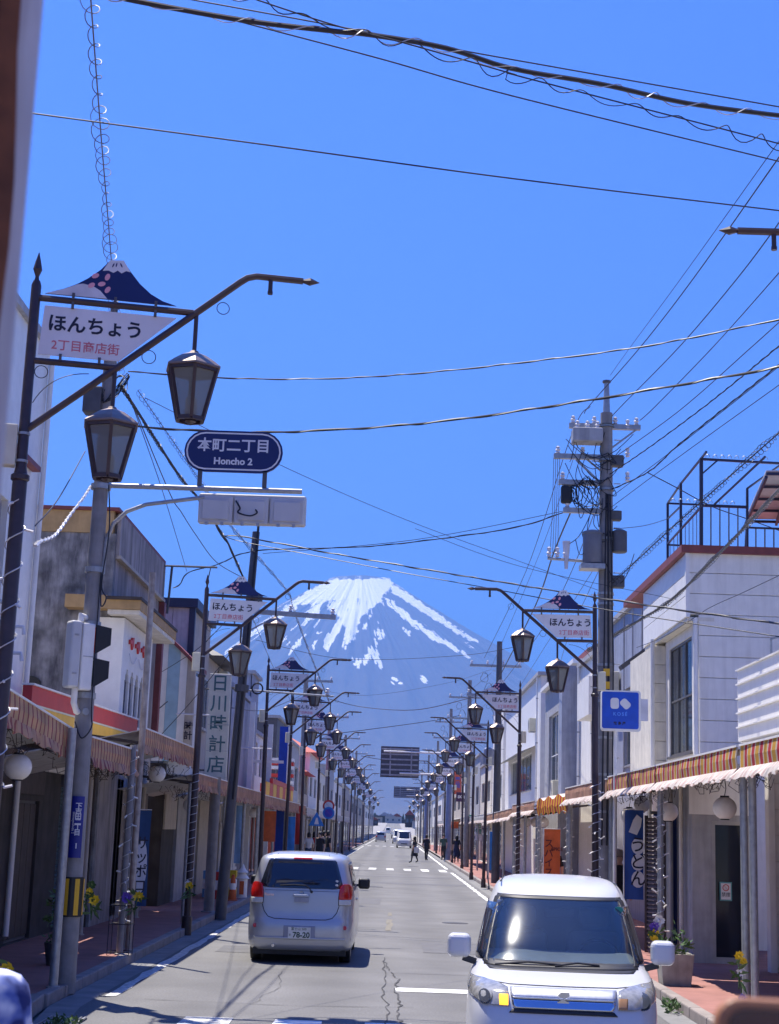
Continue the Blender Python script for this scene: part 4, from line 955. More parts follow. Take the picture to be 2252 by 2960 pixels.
# striped low house, navy-trimmed grey shop
t = bld('striped_house', 'low house with beige, white and pale blue striped end wall', -5.4, 37)
SW = [(-7.4,-5.86,m_beige),(-5.855,-5.6,m_white),(-5.595,-5.3,M('pale_blue_plaster',(.34,.50,.58),.7,var=.1)),(-5.295,-5.12,m_white),(-5.115,-4.92,m_beige)]
def rl(x): return 6.43 if x < -5.55 else 6.38-(x+5.55)*.85
for a, c, mt in SW:
    MB().plate([(a,3.5),(c,3.5),(c,rl(c)),(a,rl(a))], 36.9, 37.1).build('wall_stripe', mt, t, world=True)
MB().plate([(-7.4,6.44),(-5.52,6.44),(-4.88,5.86),(-4.88,5.76),(-5.54,6.36),(-7.4,6.36)], 36.8, 38.8).build('roof_edge', m_redtrim, t, world=True)
solid('street_wall', m_white, t, -5.6, -4.95, 37.11, 38.75, 3.2, 5.6); solid('shop_front', m_shopshade, t, -7.4, -5.5, 36.95, 39, .1, 3.45); solid('shop_blind', m_beige, t, -5.49, -5.44, 36.98, 38.9, 1.9, 3.0); 
text(t, '時計', .22, m_ink, (.40,-.17,4.1), ext=.002, vertical=True, bold=.004)
MB().tube([(-5.3,36.75,4.62),(-4.5,36.75,4.62)], .022, 6).build('wall_bar', m_palegrey, t, world=True)
MB().beam((-5.85,36.8,4.62),(-5.5,36.6,4.9),.02).build('wall_stay', m_darkgray, t, world=True)
t = bld('grey_clad_shop', 'grey panelled shop with navy corner trim behind the striped house', -5.4, 40)
for k in range(5): solid('wall_panel', m_gray, t, -7.62+.44*k, -7.19+.44*k, 39.0, 39.12, 4.0, 7.5)
solid('core', m_gray, t, -9, -5.44, 39.13, 43, .1, 7.48); solid('corner_trim', m_navytrim, t, -5.435, -5.28, 38.93, 39.1, 4.0, 7.5)
solid('coping', m_navytrim, t, -9, -5.22, 38.88, 43.1, 7.503, 7.74)
solid('street_wall', m_beige, t, -5.42, -5.36, 39.15, 43, 3.2, 7.49)
window(t, 'x', -5.3, -.1, 40, 41.6, 4.6, 6.0); window(t, 'x', -5.3, -.1, 41.8, 42.8, 4.6, 6.0)
t = bld('beige_house', 'beige house with a dark hipped roof behind the clock shop sign', -5.4, 45)
wall_mesh('x', -5.4, -.2, 43.2, 48.5, .1, 6.7, [(44,45.5,4.2,5.6),(46.4,47.8,4.2,5.6)]).build('street_wall', m_beige, t, world=True)
wall_mesh('y', 43.2, .2, -9, -5.605, .1, 6.7).build('side_wall', m_beige, t, world=True); solid('core', m_beige, t, -9, -5.62, 43.42, 48.4, .1, 6.6)
for a in ((44,45.5,4.2,5.6),(46.4,47.8,4.2,5.6)): window(t, 'x', -5.4, -.2, *a)
MB().add([(-9.2,42.9,6.72),(-4.95,42.9,6.72),(-4.95,48.8,6.72),(-9.2,48.8,6.72),(-7.6,44.6,7.75),(-6.8,44.6,7.75),(-6.8,47.2,7.75),(-7.6,47.2,7.75)], [(3,2,1,0),(4,5,6,7),(0,1,5,4),(1,2,6,5),(2,3,7,6),(3,0,4,7)]).build('roof', m_darkgray, t, world=True)

# clock shop vertical sign
t = thing('shop_sign', 'tall cream vertical signboard reading 日川時計店 in teal characters', 'sign', (-4.42,38.0,3.05))
MB().box(-.27,.27,-.07,.07,0,2.68).build('board', M('sign_cream',(.64,.62,.52),.5,var=.06,streak=.12), t, bevel=.015)
for k, ch in enumerate('日川時計店'): text(t, ch, .44, M('sign_teal',(.07,.15,.16),.5), (.0,-.073,2.42-.50*k), ext=.004, bold=.005, name='character')
for z in (.3,2.3): MB().tube([(-.27,0,z),(-1.0,0,z)], .025, 6).build('bracket', m_darkgray, t)
for z in (.78,1.42): MB().box(-.26,.28,-.078,-.071,z-.005,z+.005).build('seam', m_gray, t)

# corrugated shop
t = bld('corrugated_shop', 'blue-grey corrugated metal shop with a stepped parapet', -5.4, 52)
b = MB(); vs = []; x = -8.6; i = 0
while x < -5.45:
    vs += [(x, 50.0+(.025 if i%2 else 0), .1), (x, 50.0+(.025 if i%2 else 0), 6.45)]; x += .075; i += 1
b.add(vs, [(2*k, 2*k+2, 2*k+3, 2*k+1) for k in range(i-1)]).build('corrugated_wall', m_bluegray, t, world=True, kind='stuff')
solid('core', m_bluegray, t, -8.6, -5.45, 50.06, 56.5, .1, 6.42); solid('coping', m_bluegray, t, -8.65, -5.35, 49.9, 56.6, 6.46, 6.62)
b = MB(); vs = []; y = 50.05; i = 0
while y < 59.5:
    vs += [(-5.42+(.02 if i%2 else 0), y, 2.9), (-5.42+(.02 if i%2 else 0), y, 6.4 if y < 56.5 else 7.6)]; y += .09; i += 1
b.add(vs, [(2*k, 2*k+2, 2*k+3, 2*k+1) for k in range(i-1)]).build('corrugated_front', m_bluegray, t, world=True, kind='stuff')
solid('tower', m_bluegray, t, -7, -5.46, 56.62, 59.6, .1, 7.55); solid('tower_coping', m_gray, t, -7.1, -5.3, 56.5, 59.7, 7.553, 7.68)
MB().tube([(-5.3,52,4.6),(-4.2,52,4.6)], .03, 6).build('side_bar', m_palegrey, t, world=True)

def far_house(label, side, y0, y1, h, mat, xs=5.6, roof=None, win=2, wz=(4.0,5.3), shop=m_glassdark, depth=4, wm=None, name='shop_house', flat=True, group=None):
    t = bld(name, label, side*xs, (y0+y1)/2); z0 = gz(y0)
    if group: t['group'] = group
    s = side; holes = []
    L = y1-y0
    for k in range(win): holes.append((y0+L*(k+.2)/win, y0+L*(k+.75)/win, wz[0]+z0, wz[1]+z0))
    sh = (y0+.4, y1-.4, .15+z0, 2.5+z0)
    wall_mesh('x', s*xs, s*.2, y0, y1, .1+z0, h+z0, holes+[sh]).build('street_wall', mat, t, world=True)
    x0, x1 = sorted((s*(xs+.21), s*(xs+depth)))
    solid('side_wall', mat, t, x0, x1, y0, y0+.2, .1+z0, h+z0); solid('core', mat, t, x0, x1, y0+.21, y1, .1+z0, h-.05+z0)
    for q in holes: window(t, 'x', s*xs, s*.2, *q, nx=2, glass=wm, sill=False)
    window(t, 'x', s*xs, s*.2, *sh, nx=3, glass=shop, sill=False, name='shop_front')
    x0, x1 = sorted((s*(xs-.12), s*(xs+depth+.1)))
    if flat: solid('coping', roof or m_gray, t, x0, x1, y0-.08, y1+.05, h+.003+z0, h+.14+z0)
    else:
        xm = s*(xs+depth*.5); x0, x1 = sorted((s*(xs-.5), s*(xs+depth+.4)))
        MB().add([(x0,y0-.4,h+z0),(x1,y0-.4,h+z0),(x1,y1+.3,h+z0),(x0,y1+.3,h+z0),(xm,y0+.8,h+1.3+z0),(xm,y1-.8,h+1.3+z0)], [(3,2,1,0),(0,1,4),(1,2,5,4),(2,3,5),(3,0,4,5)]).build('roof', roof or m_darkgray, t, world=True)
    return t
def ac_unit(label, x, y, z, s):
    t = thing('air_conditioner', label, 'air conditioner', (x, y, z))
    x0, x1 = sorted((0, s*.28)); MB().box(x0,x1,-.38,.38,0,.55).build('case', m_cream, t, bevel=.015)
    q = [( -s*.004, .05+.2*math.cos(2*math.pi*i/20), .28+.2*math.sin(2*math.pi*i/20)) for i in range(21)]; MB().tube(q, .012, 5).build('fan_ring', m_gray, t)
    for k in range(5): MB().box(*sorted((-s*.008,0)),-.15,.25,.12+.08*k,.13+.08*k).build('grille_bar', m_gray, t)
    for yy in (-.3,.3): MB().beam((s*.02,yy,-.02),(s*.3,yy,-.02),.03).build('bracket', m_steel, t)
    return t
far_house('white-framed shop beside the corrugated shop', -1, 60.5, 68, 5.6, m_coolwhite, win=3)
t = thing('pillar_sign', 'tall plain blue pillar sign standing beyond the lamps', 'sign', (-4.55,62.5,0)); MB().box(-.17,.17,-.3,.3,.1,6.0).build('column', M('pillar_blue',(.006,.05,.38),.45), t); MB().box(.171,.2,-.3,.3,.1,6.0).build('edge', m_signwhite, t)
t = thing('steel_frame', 'white steel shop frame standing before the blue pillar sign', 'frame', (-5.0,57,0))
for x, y in ((-5.2,55.2),(-4.75,58)): MB().box(x-.09,x+.09,y-.09,y+.09,.1,6.4 if y < 57 else 5.8).build('post', m_coolwhite, t, world=True)
MB().beam((-5.5,56.5,4.35),(-4.1,56.5,4.35),.1).build('beam', m_coolwhite, t, world=True)
t = thing('shop_marquee', 'small red and white tiered canopy between the lamps', 'canopy', (-5.1,70,3.0))
for k, (mt, z) in enumerate(((m_signwhite,1.9),(m_red,1.72),(m_signwhite,1.55),(m_red,1.2),(m_signwhite,.9))): MB().box(-.8,.5,-.4,.4,z,z+.15).build('tier', mt, t)
MB().box(-.7,.3,-.3,.3,-2.9,.88).build('body', m_redtrim, t)
FH = [(-1,72,80,7.0,m_darkgray,'dark two-storey shop beyond the blue pillar'),(-1,80.5,90,6.4,m_gray,'grey shop beyond the dark shop'),(-1,90.5,100,5.2,m_beige,'low beige shop with red roof'),(-1,101,112,6.8,m_offwhite,'pale shop past the red-roofed one'),
 (-1,113,126,6.0,m_creamwall,'cream shop far along the lamp row'),(-1,127,142,7.0,m_gray,'tall grey shop far along the lamp row'),(-1,144,165,6.2,m_offwhite,'white shop near the end of the lamp row'),(-1,168,195,6.6,m_beige,'wide beige shop near the end of the lamp row'),(-1,200,240,6,m_gray,'long grey row at the end of the lamps'),(-1,243,300,6.5,m_beige,'hazy beige row past the last lamps'),(-1,303,360,6,m_offwhite,'hazy white row past the beige row'),(-1,364,430,7,m_gray,'hazy grey row at the vanishing end'),
 ]
for s, y0, y1, h, mt, lb in FH: far_house(lb, s, y0, y1, h, mt, roof=m_red if 'red' in lb else None, flat='red' not in lb, group='shops receding along the street')

# ================================================================== white car's side
# near one-storey shop with ribbed fascia
t = bld('ribbed_shop', 'single-storey shop with a white ribbed metal fascia above the awning', 5.5, 18)
for k in range(5):
    z = 3.62+.225*k
    b = MB(); b.platex([(10,z),(24.2,z),(24.2,z+.20),(10,z+.20)], 5.38+.0*k, 5.52); b.platex([(10,z+.203),(24.2,z+.203),(24.2,z+.222),(10,z+.222)], 5.345, 5.5); b.build('fascia_rib', m_coolwhite, t, world=True)
solid('fascia_end', m_coolwhite, t, 5.40, 9.5, 24.02, 24.18, 3.6, 4.73); solid('roof', m_gray, t, 5.5, 9.5, 10, 24.0, 4.5, 4.6)
for yy in (12, 17.8): solid('pillar', m_offwhite, t, 5.5, 5.72, yy, yy+.22, .1, 3.6)
solid('back_wall', m_offwhite, t, 9.3, 9.5, 10, 24.2, .1, 4.5)
MB().beam((5.9,24.1,4.75),(5.9,24.1,5.25),.03).build('rail_post', m_steel, t, world=True); MB().beam((5.9,24.1,5.25),(7.6,22,5.55),.03).build('rail', m_steel, t, world=True)
# white terrace house
t = bld('terrace_house', 'white sided house with a red-edged roof terrace and overhanging bay', 6.0, 31)
z = 4.2; k = 0
def sb(x0, x1, y, z0, z1, mt=None): return MB().box(x0, x1, y, y+.05, z0, z1).build('siding_board', mt or m_offwhite, t, world=True, bevel=.008)
for k in range(10):                      # north wall, upper
    z0 = 3.5+.405*k; sb(5.56 if z0 > 6.2 else 5.74, 10.5, 29.1+random.uniform(0,.004), z0, z0+.395)
solid('core', m_offwhite, t, 6.05, 10.4, 29.16, 36.4, .1, 7.52); solid('lower_core', m_offwhite, t, 5.86, 6.045, 29.16, 36.4, 3.2, 6.19); solid('bay_core', m_offwhite, t, 5.56, 6.05, 29.16, 34.15, 6.32, 7.5)
solid('corner_post', m_coolwhite, t, 5.49, 5.57, 29.06, 29.16, 6.27, 7.52)
for k in range(2):
    for q in range(3): MB().box(5.5,5.555,29.17+2.5*k,31.655+2.5*k,6.28+.415*q,6.685+.415*q).build('bay_panel', m_coolwhite, t, world=True, bevel=.008)
solid('bay_soffit', m_creamwall, t, 5.53, 6.04, 29.1, 34.2, 6.2, 6.275); solid('bay_end', m_coolwhite, t, 5.5, 6.04, 34.16, 34.22, 6.28, 7.5)
MB().add([(5.4,29.0,7.523),(10.6,29.0,7.523),(10.6,36.6,7.523),(5.4,36.6,7.523),(5.4,29.0,7.67),(10.6,29.0,7.67),(10.6,36.6,7.67),(5.4,36.6,7.67)],[(3,2,1,0),(4,5,6,7),(0,1,5,4),(1,2,6,5),(2,3,7,6),(3,0,4,7)]).build('terrace_edge', m_redtrim, t, world=True)
wall_mesh('x', 5.72, .12, 29.2, 32.6, 3.2, 6.19, [(29.7,32.2,3.75,6.0)]).build('street_wall', m_offwhite, t, world=True)
window(t, 'x', 5.72, .12, 29.7, 32.2, 3.75, 6.0, nx=3, nz=2, glass=m_paneglass, fm=M('bronze_frame',(.16,.15,.14),.45,metal=.4), sill=True)
for k in range(7): MB().box(5.46,5.8,32.62,32.67,3.3+.405*k,3.695+.405*k).build('pier_board', m_creamwall, t, world=True, bevel=.006)
solid('pier', m_creamwall, t, 5.48, 5.85, 32.68, 36, 3.3, 6.15)
for x, y in ((5.66,29.02),(5.42,32.5)): MB().tube([(x,y,3.3),(x,y,6.25)], .045, 10).build('downpipe', m_coolwhite, t, world=True, smooth=True)
# terrace railing
t = thing('terrace_railing', 'dark steel frame and railing on the roof terrace', 'railing', (5.5,29.1,7.7))
def rb(p, q, w_=.035, nm='rail'): return MB().beam(p, q, w_).build(nm, m_navytrim if nm != 'baluster' else m_darkgray, t, world=True)
TX = [5.5, 6.55, 8.1, 9.6]; YN, YF = 29.05, 32.2
A = at(1930,1640,34.2); 
def P(px, py, Y): return tuple(at(px, py, Y))
rb(P(1930,1630,33.6), P(1930,1455,33.6), .05, 'post'); rb(P(1968,1600,31.2), P(1968,1395,31.2), .05, 'post'); rb(P(2027,1594,29.2), P(2027,1325,29.2), .065, 'post'); rb(P(2160,1600,29.2), P(2160,1412,29.2), .045, 'post')
rb(P(1930,1455,33.6), P(1968,1398,31.2)); rb(P(1968,1398,31.2), P(2027,1325,29.2)); rb(P(2027,1325,29.2), P(2042,1306,28.6)); rb(P(2027,1327,29.2), P(2300,1342,29.2), .045); rb(P(1930,1455,33.6), P(2160,1465,33), .04); rb(P(2027,1461,29.2), P(2160,1466,29.2), .05)
rb(P(1930,1572,33.6), P(1968,1530,31.2)); rb(P(1968,1530,31.2), P(2027,1465,29.2)); rb(P(1930,1575,33.6), P(2300,1592,29.6), .04); rb(P(2027,1580,29.2), P(2300,1592,29.2), .04); rb(P(2160,1525,29.2), P(2300,1530,29.2), .035)
rb(P(2065,1458,29.2), P(2212,1320,27), .03); rb(P(2027,1372,29.2), P(2075,1330,29.2), .03); rb(P(1930,1500,33.6), P(1968,1463,32), .03); rb(P(2160,1412,29.2), P(2255,1345,28), .03)
for k in range(11): x = 2055+26*k; rb(P(x,1462 if x < 2165 else 1525,29.2), P(x,1596,29.2), .022, 'baluster')
for k in range(8): x = 1937+11*k; y0 = 1572-(x-1930)*1.1; yy = 33.6-4.4*(x-1930)/97; rb(P(x,y0,yy), P(x,1630-(x-1930)*.4,yy), .012, 'baluster')
for k in range(9):
    for (px, py, s) in ((2040,1322,21),(1940,1450,21.5)):
        pts = [P(px+s*k+6*math.cos(a)+6, py+k*1.0-9*math.sin(a), 29.2) for a in [math.pi*i/6 for i in range(7)]]
        MB().tube(pts, .006, 4).build('spike_hoop', m_steel, t, world=True)
t = thing('terrace_canopy', 'ribbed translucent canopy on a dark frame over the roof terrace', 'canopy', (7.6,29,8.6))
q = [Vector(P(2215,1362,27.4)), Vector(P(2420,1362,27.4)), Vector(P(2420,1505,31.2)), Vector(P(2155,1500,31.2))]
MB().add([tuple(v) for v in q]+[tuple(v+Vector((0,0,.02))) for v in q], [(0,1,2,3),(7,6,5,4),(0,4,5,1),(1,5,6,2),(2,6,7,3),(3,7,4,0)]).build('sheet', m_palegrey, t, world=True)
for k in range(5):
    u = k/4; a = q[0].lerp(q[3], u); c = q[1].lerp(q[2], u); MB().beam(a-Vector((0,0,.05)), c-Vector((0,0,.05)), .05).build('purlin', m_navytrim, t, world=True)
for k in range(4):
    u = k/3; a = q[0].lerp(q[1], u); c = q[3].lerp(q[2], u); MB().beam(a-Vector((0,0,.11)), c-Vector((0,0,.11)), .05).build('rafter', m_navytrim, t, world=True)
for u in (.02, .6): a = q[3].lerp(q[2], u); MB().beam(a, Vector((a.x, a.y+.3, 7.66)), .05).build('post', m_navytrim, t, world=True)

# porch with the glass door, siding wall beside it
t = bld('shop_porch', 'grey shop porch with a tall glass door and no-smoking notice', 5.5, 26)
wall_mesh('y', 25.8, .12, 4.95, 5.98, .1, 3.1, [(5.28,5.86,.16,2.4)]).build('door_wall', m_gray, t, world=True)
solid('lintel_panel', m_offwhite, t, 4.9, 5.98, 25.74, 25.797, 2.5, 3.1)
dr = window(t, 'y', 25.8, .12, 5.28, 5.86, .16, 2.4, 1, 1, glass=m_glassdark, fm=m_frame, fw=.06, sill=False, name='glass_door')
solid('side_wall', m_gray, t, 4.95, 5.07, 25.93, 29, .1, 3.1); solid('porch_fill', m_darkgray, t, 5.6, 5.95, 27.2, 29, .1, 3.0)
cu_ = MB(); n = 10
cu_.add([(5.70+.03*math.sin(i*1.9)-.06*(1-abs(j-3)/3)*(0) + (.0 if j < 4 else -.02*(j-3)), 25.90+.02*math.cos(i*2.3), 2.35-.25*j) for j in range(8) for i in range(4)], []); 
b = MB(); vs = []
for j in range(9):
    for i in range(5): vs.append((5.62+.05*i*(.5+.5*math.cos(j*.5))+.02*j*.5, 25.895+.012*math.sin(i*2.2), 2.34-.25*j))
b.add(vs, [(j*5+i, j*5+i+1, j*5+6+i, j*5+5+i) for j in range(8) for i in range(4)]).build('curtain', M('blue_curtain',(.10,.14,.30),.8), t, world=True)
nt_ = MB().box(5.40,5.60,25.80,25.812,1.12,1.42).build('notice', M('notice_teal',(.10,.32,.34),.5), t, world=True)
o_ = Vector(t.location)
def sub(b, nm, mt): b.v = [tuple(Vector(v)-o_) for v in b.v]; return b.build(nm, mt, nt_)
sub(MB().box(5.42,5.58,25.795,25.799,1.14,1.40), 'notice_sheet', m_signwhite)
rg = MB(); ro = [(5.5+.055*math.cos(2*math.pi*i/20), 1.33+.055*math.sin(2*math.pi*i/20)) for i in range(20)]; r2_ = [(5.5+.042*math.cos(2*math.pi*i/20), 1.33+.042*math.sin(2*math.pi*i/20)) for i in range(20)]
for i in range(20): j = (i+1)%20; rg.add([(ro[i][0],25.792,ro[i][1]),(ro[j][0],25.792,ro[j][1]),(r2_[j][0],25.792,r2_[j][1]),(r2_[i][0],25.792,r2_[i][1])], [(0,1,2,3)])
rg.beam((5.465,25.791,1.365),(5.535,25.791,1.295),.011,.003); sub(rg, 'no_smoking_ring', m_red)
tx = text(nt_, '禁煙', .075, m_ink, (5.5-o_.x,25.792-o_.y,1.215-o_.z), ext=.0006)
t = bld('siding_wall', 'cream horizontal siding wall beside the glass door porch', 6.9, 24.4, 'wall')
for k in range(9): MB().box(5.98,9.2,24.42,24.47,.2+.40*k,.593+.40*k).build('siding_board', m_offwhite, t, world=True, bevel=.006)
solid('backing', m_creamwall, t, 6.0, 9.2, 24.474, 24.6, .1, 3.6); solid('edge_trim', m_coolwhite, t, 5.88, 5.975, 24.36, 24.6, .1, 3.3)
for k in range(5): solid('letter_slot', m_darkgray, t, 6.12+.2*(k%3), 6.2+.2*(k%3), 24.412, 24.419, 1.0+.4*(k//2), 1.03+.4*(k//2))
# posts of the porch
t = thing('porch_columns', 'pair of pale columns framing the dark blue curtain', 'column', (4.75,26.5,.12))
for x, y, r_, mt in ((4.72,26.6,.06,m_frame),(4.86,26.3,.035,m_creamwall)): MB().tube([(x,y,.1),(x,y,3.1)], r_, 12).build('column', mt, t, world=True, smooth=True)
t = thing('shop_curtain', 'deep blue pleated curtain hanging beside the porch columns', 'curtain', (4.6,27.4,.12))
b = MB(); vs = []
for i in range(25): x = 4.55+.023*i; vs += [(x, 27.2+.03*math.sin(i*1.3), .3), (x, 27.2+.03*math.sin(i*1.3), 2.5)]
b.add(vs, [(2*i,2*i+2,2*i+3,2*i+1) for i in range(24)]).build('cloth', M('deep_blue_cloth',(.015,.035,.15),.8), t, world=True)
solid('curtain_rail', m_darkgray, t, 4.5, 5.15, 27.15, 27.25, 2.5, 2.55)
# louvred shutter
t = thing('louvred_shutter', 'brown slatted shutter panel standing open behind the blue banner', 'shutter', (4.55,27.0,.12), R(-28))
for x in (-.17,.17): MB().box(x-.02,x+.02,-.03,.03,.05,2.35).build('stile', m_brownwood, t)
sl_ = None
for k in range(32):
    if sl_ is None: o = MB().add([(-.15,-.03,-.02),(.15,-.03,-.02),(.15,.03,.03),(-.15,.03,.03),(-.15,-.03,-.008),(.15,-.03,-.008),(.15,.03,.042),(-.15,.03,.042)],[(3,2,1,0),(4,5,6,7),(0,1,5,4),(1,2,6,5),(2,3,7,6),(3,0,4,7)]).build('slat', M('slat_taupe',(.22,.18,.17),.6,var=.1), t); sl_ = o.data
    else: o = obj('slat', sl_, t)
    o.location.z = .1+.07*k

# grey building, modern building etc.
t = bld('blue_grey_house', 'flat blue-grey rendered house behind the cosmetics sign', 6, 39)
wall_mesh('x', 6.0, .2, 36.6, 43, .1, 7.9, [(38,40.5,3.9,5.9)]).build('street_wall', m_bluegray, t, world=True); wall_mesh('y', 36.5, .2, 6.0, 10, .1, 7.9).build('side_wall', m_gray, t, world=True); solid('core', m_gray, t, 6.22, 10, 36.71, 43, .1, 7.8)
window(t, 'x', 6, .2, 38, 40.5, 3.9, 5.9, 2); solid('coping', m_gray, t, 5.9, 10, 36.4, 43.1, 7.903, 8.03)
MB().plate([(5.35,6.0),(6.0,6.5),(6.0,6.62),(5.3,6.1)], 36.3, 36.75).build('eave_board', m_darkgray, t, world=True); solid('corner_post', m_navytrim, t, 5.85, 5.99, 36.3, 36.49, 3.2, 6.1)
for k in range(3): MB().tube([(5.95,37.2+1.5*k,3.2),(5.95,37.2+1.5*k,7.8)], .02, 6).build('wall_joint', m_gray, t, world=True)
t = bld('pale_modern_house', 'pale house with a projecting upper block and tall recess', 6, 46)
wall_mesh('x', 5.9, .25, 43.2, 49.5, .1, 7.4, [(44.2,46.6,3.6,5.4)]).build('street_wall', m_offwhite, t, world=True); wall_mesh('y', 43.15, .2, 6.2, 10, .1, 7.4).build('side_wall', m_offwhite, t, world=True); solid('core', m_offwhite, t, 6.2, 10, 43.4, 49.4, .1, 7.3)
window(t, 'x', 5.9, .25, 44.2, 46.6, 3.6, 5.4, 2, 1); solid('bay', m_offwhite, t, 5.5, 5.89, 44, 46.8, 5.5, 6.6); solid('coping', m_gray, t, 5.8, 10, 43.1, 49.6, 7.403, 7.55)
t = bld('slab_building', 'blue-grey slab-fronted building with tall window bays', 6, 54)
solid('slab', m_bluegray, t, 5.35, 6.4, 49.7, 50.6, .1, 7.5); wall_mesh('x', 6.0, .25, 50.7, 62, .1, 7.7, [(52,55,3.5,6.6),(57,60.4,3.5,6.6)]).build('street_wall', m_gray, t, world=True); solid('core', m_gray, t, 6.3, 10, 50.7, 62, .1, 7.6)
for a in ((52,55,3.5,6.6),(57,60.4,3.5,6.6)): window(t, 'x', 6.0, .25, *a, nx=2, nz=2, fm=m_coolwhite)
solid('coping', m_coolwhite, t, 5.8, 10, 50.65, 62.1, 7.703, 7.85); solid('upper_brick', m_redtrim, t, 7.0, 9.5, 56, 61.5, 7.853, 8.9)
t = bld('white_shop_house', 'white two-storey shop house with a long upper window', 6, 72)
wall_mesh('x', 6.0, .25, 64, 84, .1, 8.6, [(68,80,4.0,5.6)]).build('street_wall', m_coolwhite, t, world=True); wall_mesh('y', 63.9, .2, 6.3, 10, .1, 8.6).build('side_wall', m_coolwhite, t, world=True); solid('core', m_coolwhite, t, 6.3, 10, 64.2, 84, .1, 8.5)
window(t, 'x', 6.0, .25, 68, 80, 4.0, 5.6, 6); MB().add([(6,66,5.8),(6,82,5.8),(5.3,82,5.5),(5.3,66,5.5)],[(0,1,2,3)]).build('window_hood', m_gray, t, world=True); solid('coping', m_gray, t, 5.85, 10, 63.8, 84.1, 8.603, 8.75)
FR = [(86,95,9.6,m_offwhite,'tall off-white house behind the third mountain sign'),(96,108,6.4,m_creamwall,'cream shop behind the purple sign'),(109,122,7.4,m_gray,'grey shop beyond the road sign pole'),(123,138,6.4,m_offwhite,'off-white shop far beyond the road sign'),(139,158,7.2,m_beige,'beige shop far beyond the road sign'),(160,190,6.4,m_gray,'long grey shop near the far crossing'),(193,240,6.4,m_offwhite,'long pale row at the far end of the street'),(243,300,6.5,m_gray,'hazy grey row past the far crossing'),(303,360,6.2,m_creamwall,'hazy cream row past the grey row'),(364,430,6.8,m_offwhite,'hazy white row at the vanishing end')]
for y0, y1, h, mt, lb in FR: far_house(lb, 1, y0, y1, h, mt, xs=6.0, group='shops receding along the street')

ac_unit('cream air conditioner on the wall of the blue-grey house', 5.68, 41.5, 5.9, 1); ac_unit('cream air conditioner above the awning of the slab building', 5.68, 56, 3.45, 1)
ac_unit('cream air conditioner on the white shop house', 5.7, 66.2, 6.4, 1); ac_unit('cream air conditioner under the eave of the beige house', -5.1, 46, 6.0, -1)
for lb, x, y, z0, z1 in (('white drainpipe on the pale modern house',5.82,43.5,3.2,7.4),('white drainpipe at the far end of the pale modern house',5.82,49.2,3.2,7.4),('grey drainpipe on the white shop house',5.9,64.6,3,8.6),('thin drainpipe beside the cream air conditioner',5.9,42.6,3.2,7.9)):
    t = thing('drainpipe', lb, 'pipe', (x, y, z0)); MB().tube([(0,0,0),(0,0,z1-z0)], .04, 8).build('pipe', m_coolwhite, t, smooth=True)
    for k in range(3): MB().lathe([(.04,0),(.055,0),(.055,.04),(.04,.04)], 8, (0,0,(z1-z0)*(k+.5)/3)).build('clip', m_steel, t)
# cosmetics sign on a bracket
t = thing('shop_sign', 'square blue lit-box sign with two white shapes and the word KOSÉ', 'sign', (4.10,28.1,3.98))
def rrect(w_, h_, r_, cx=0, cz=0, ang=0, n=5):
    pts = []
    for sx, sz, a0 in ((1,1,0),(-1,1,90),(-1,-1,180),(1,-1,270)):
        for i in range(n+1):
            a = R(a0+90*i/n); pts.append((sx*(w_/2-r_)+r_*math.cos(a), sz*(h_/2-r_)+r_*math.sin(a)))
    return [(cx+x*math.cos(ang)-z*math.sin(ang), cz+x*math.sin(ang)+z*math.cos(ang)) for x, z in pts]
MB().plate(rrect(.72,.74,.05,0,.37), -.07, .07).build('box', m_white, t)
MB().plate(rrect(.67,.67,.04,-.015,.375), -.076, -.071).build('face', M('cosmetics_blue',(.008,.075,.52),.35), t)
MB().plate(rrect(.155,.20,.05,-.12,.50), -.081, -.0765).build('emblem', m_signwhite, t); MB().plate(rrect(.19,.145,.05,.075,.495,R(-45)), -.081, -.0765).build('emblem', m_signwhite, t)
text(t, 'KOSÉ', .085, M('pale_blue_ink',(.10,.30,.85),.4), (-.02,-.0775,.305), ext=.001, bold=.002, spacing=1.4); text(t, '松島屋', .062, m_ink, (-.03,-.0775,.135), ext=.001, bold=.002, spacing=1.6)
MB().tube([(-.1,0,0),(-.1,0,-3.9)], .03, 8).build('post', m_white, t); MB().box(.36,.5,-.02,.02,.2,.6).build('bracket', m_palegrey, t)
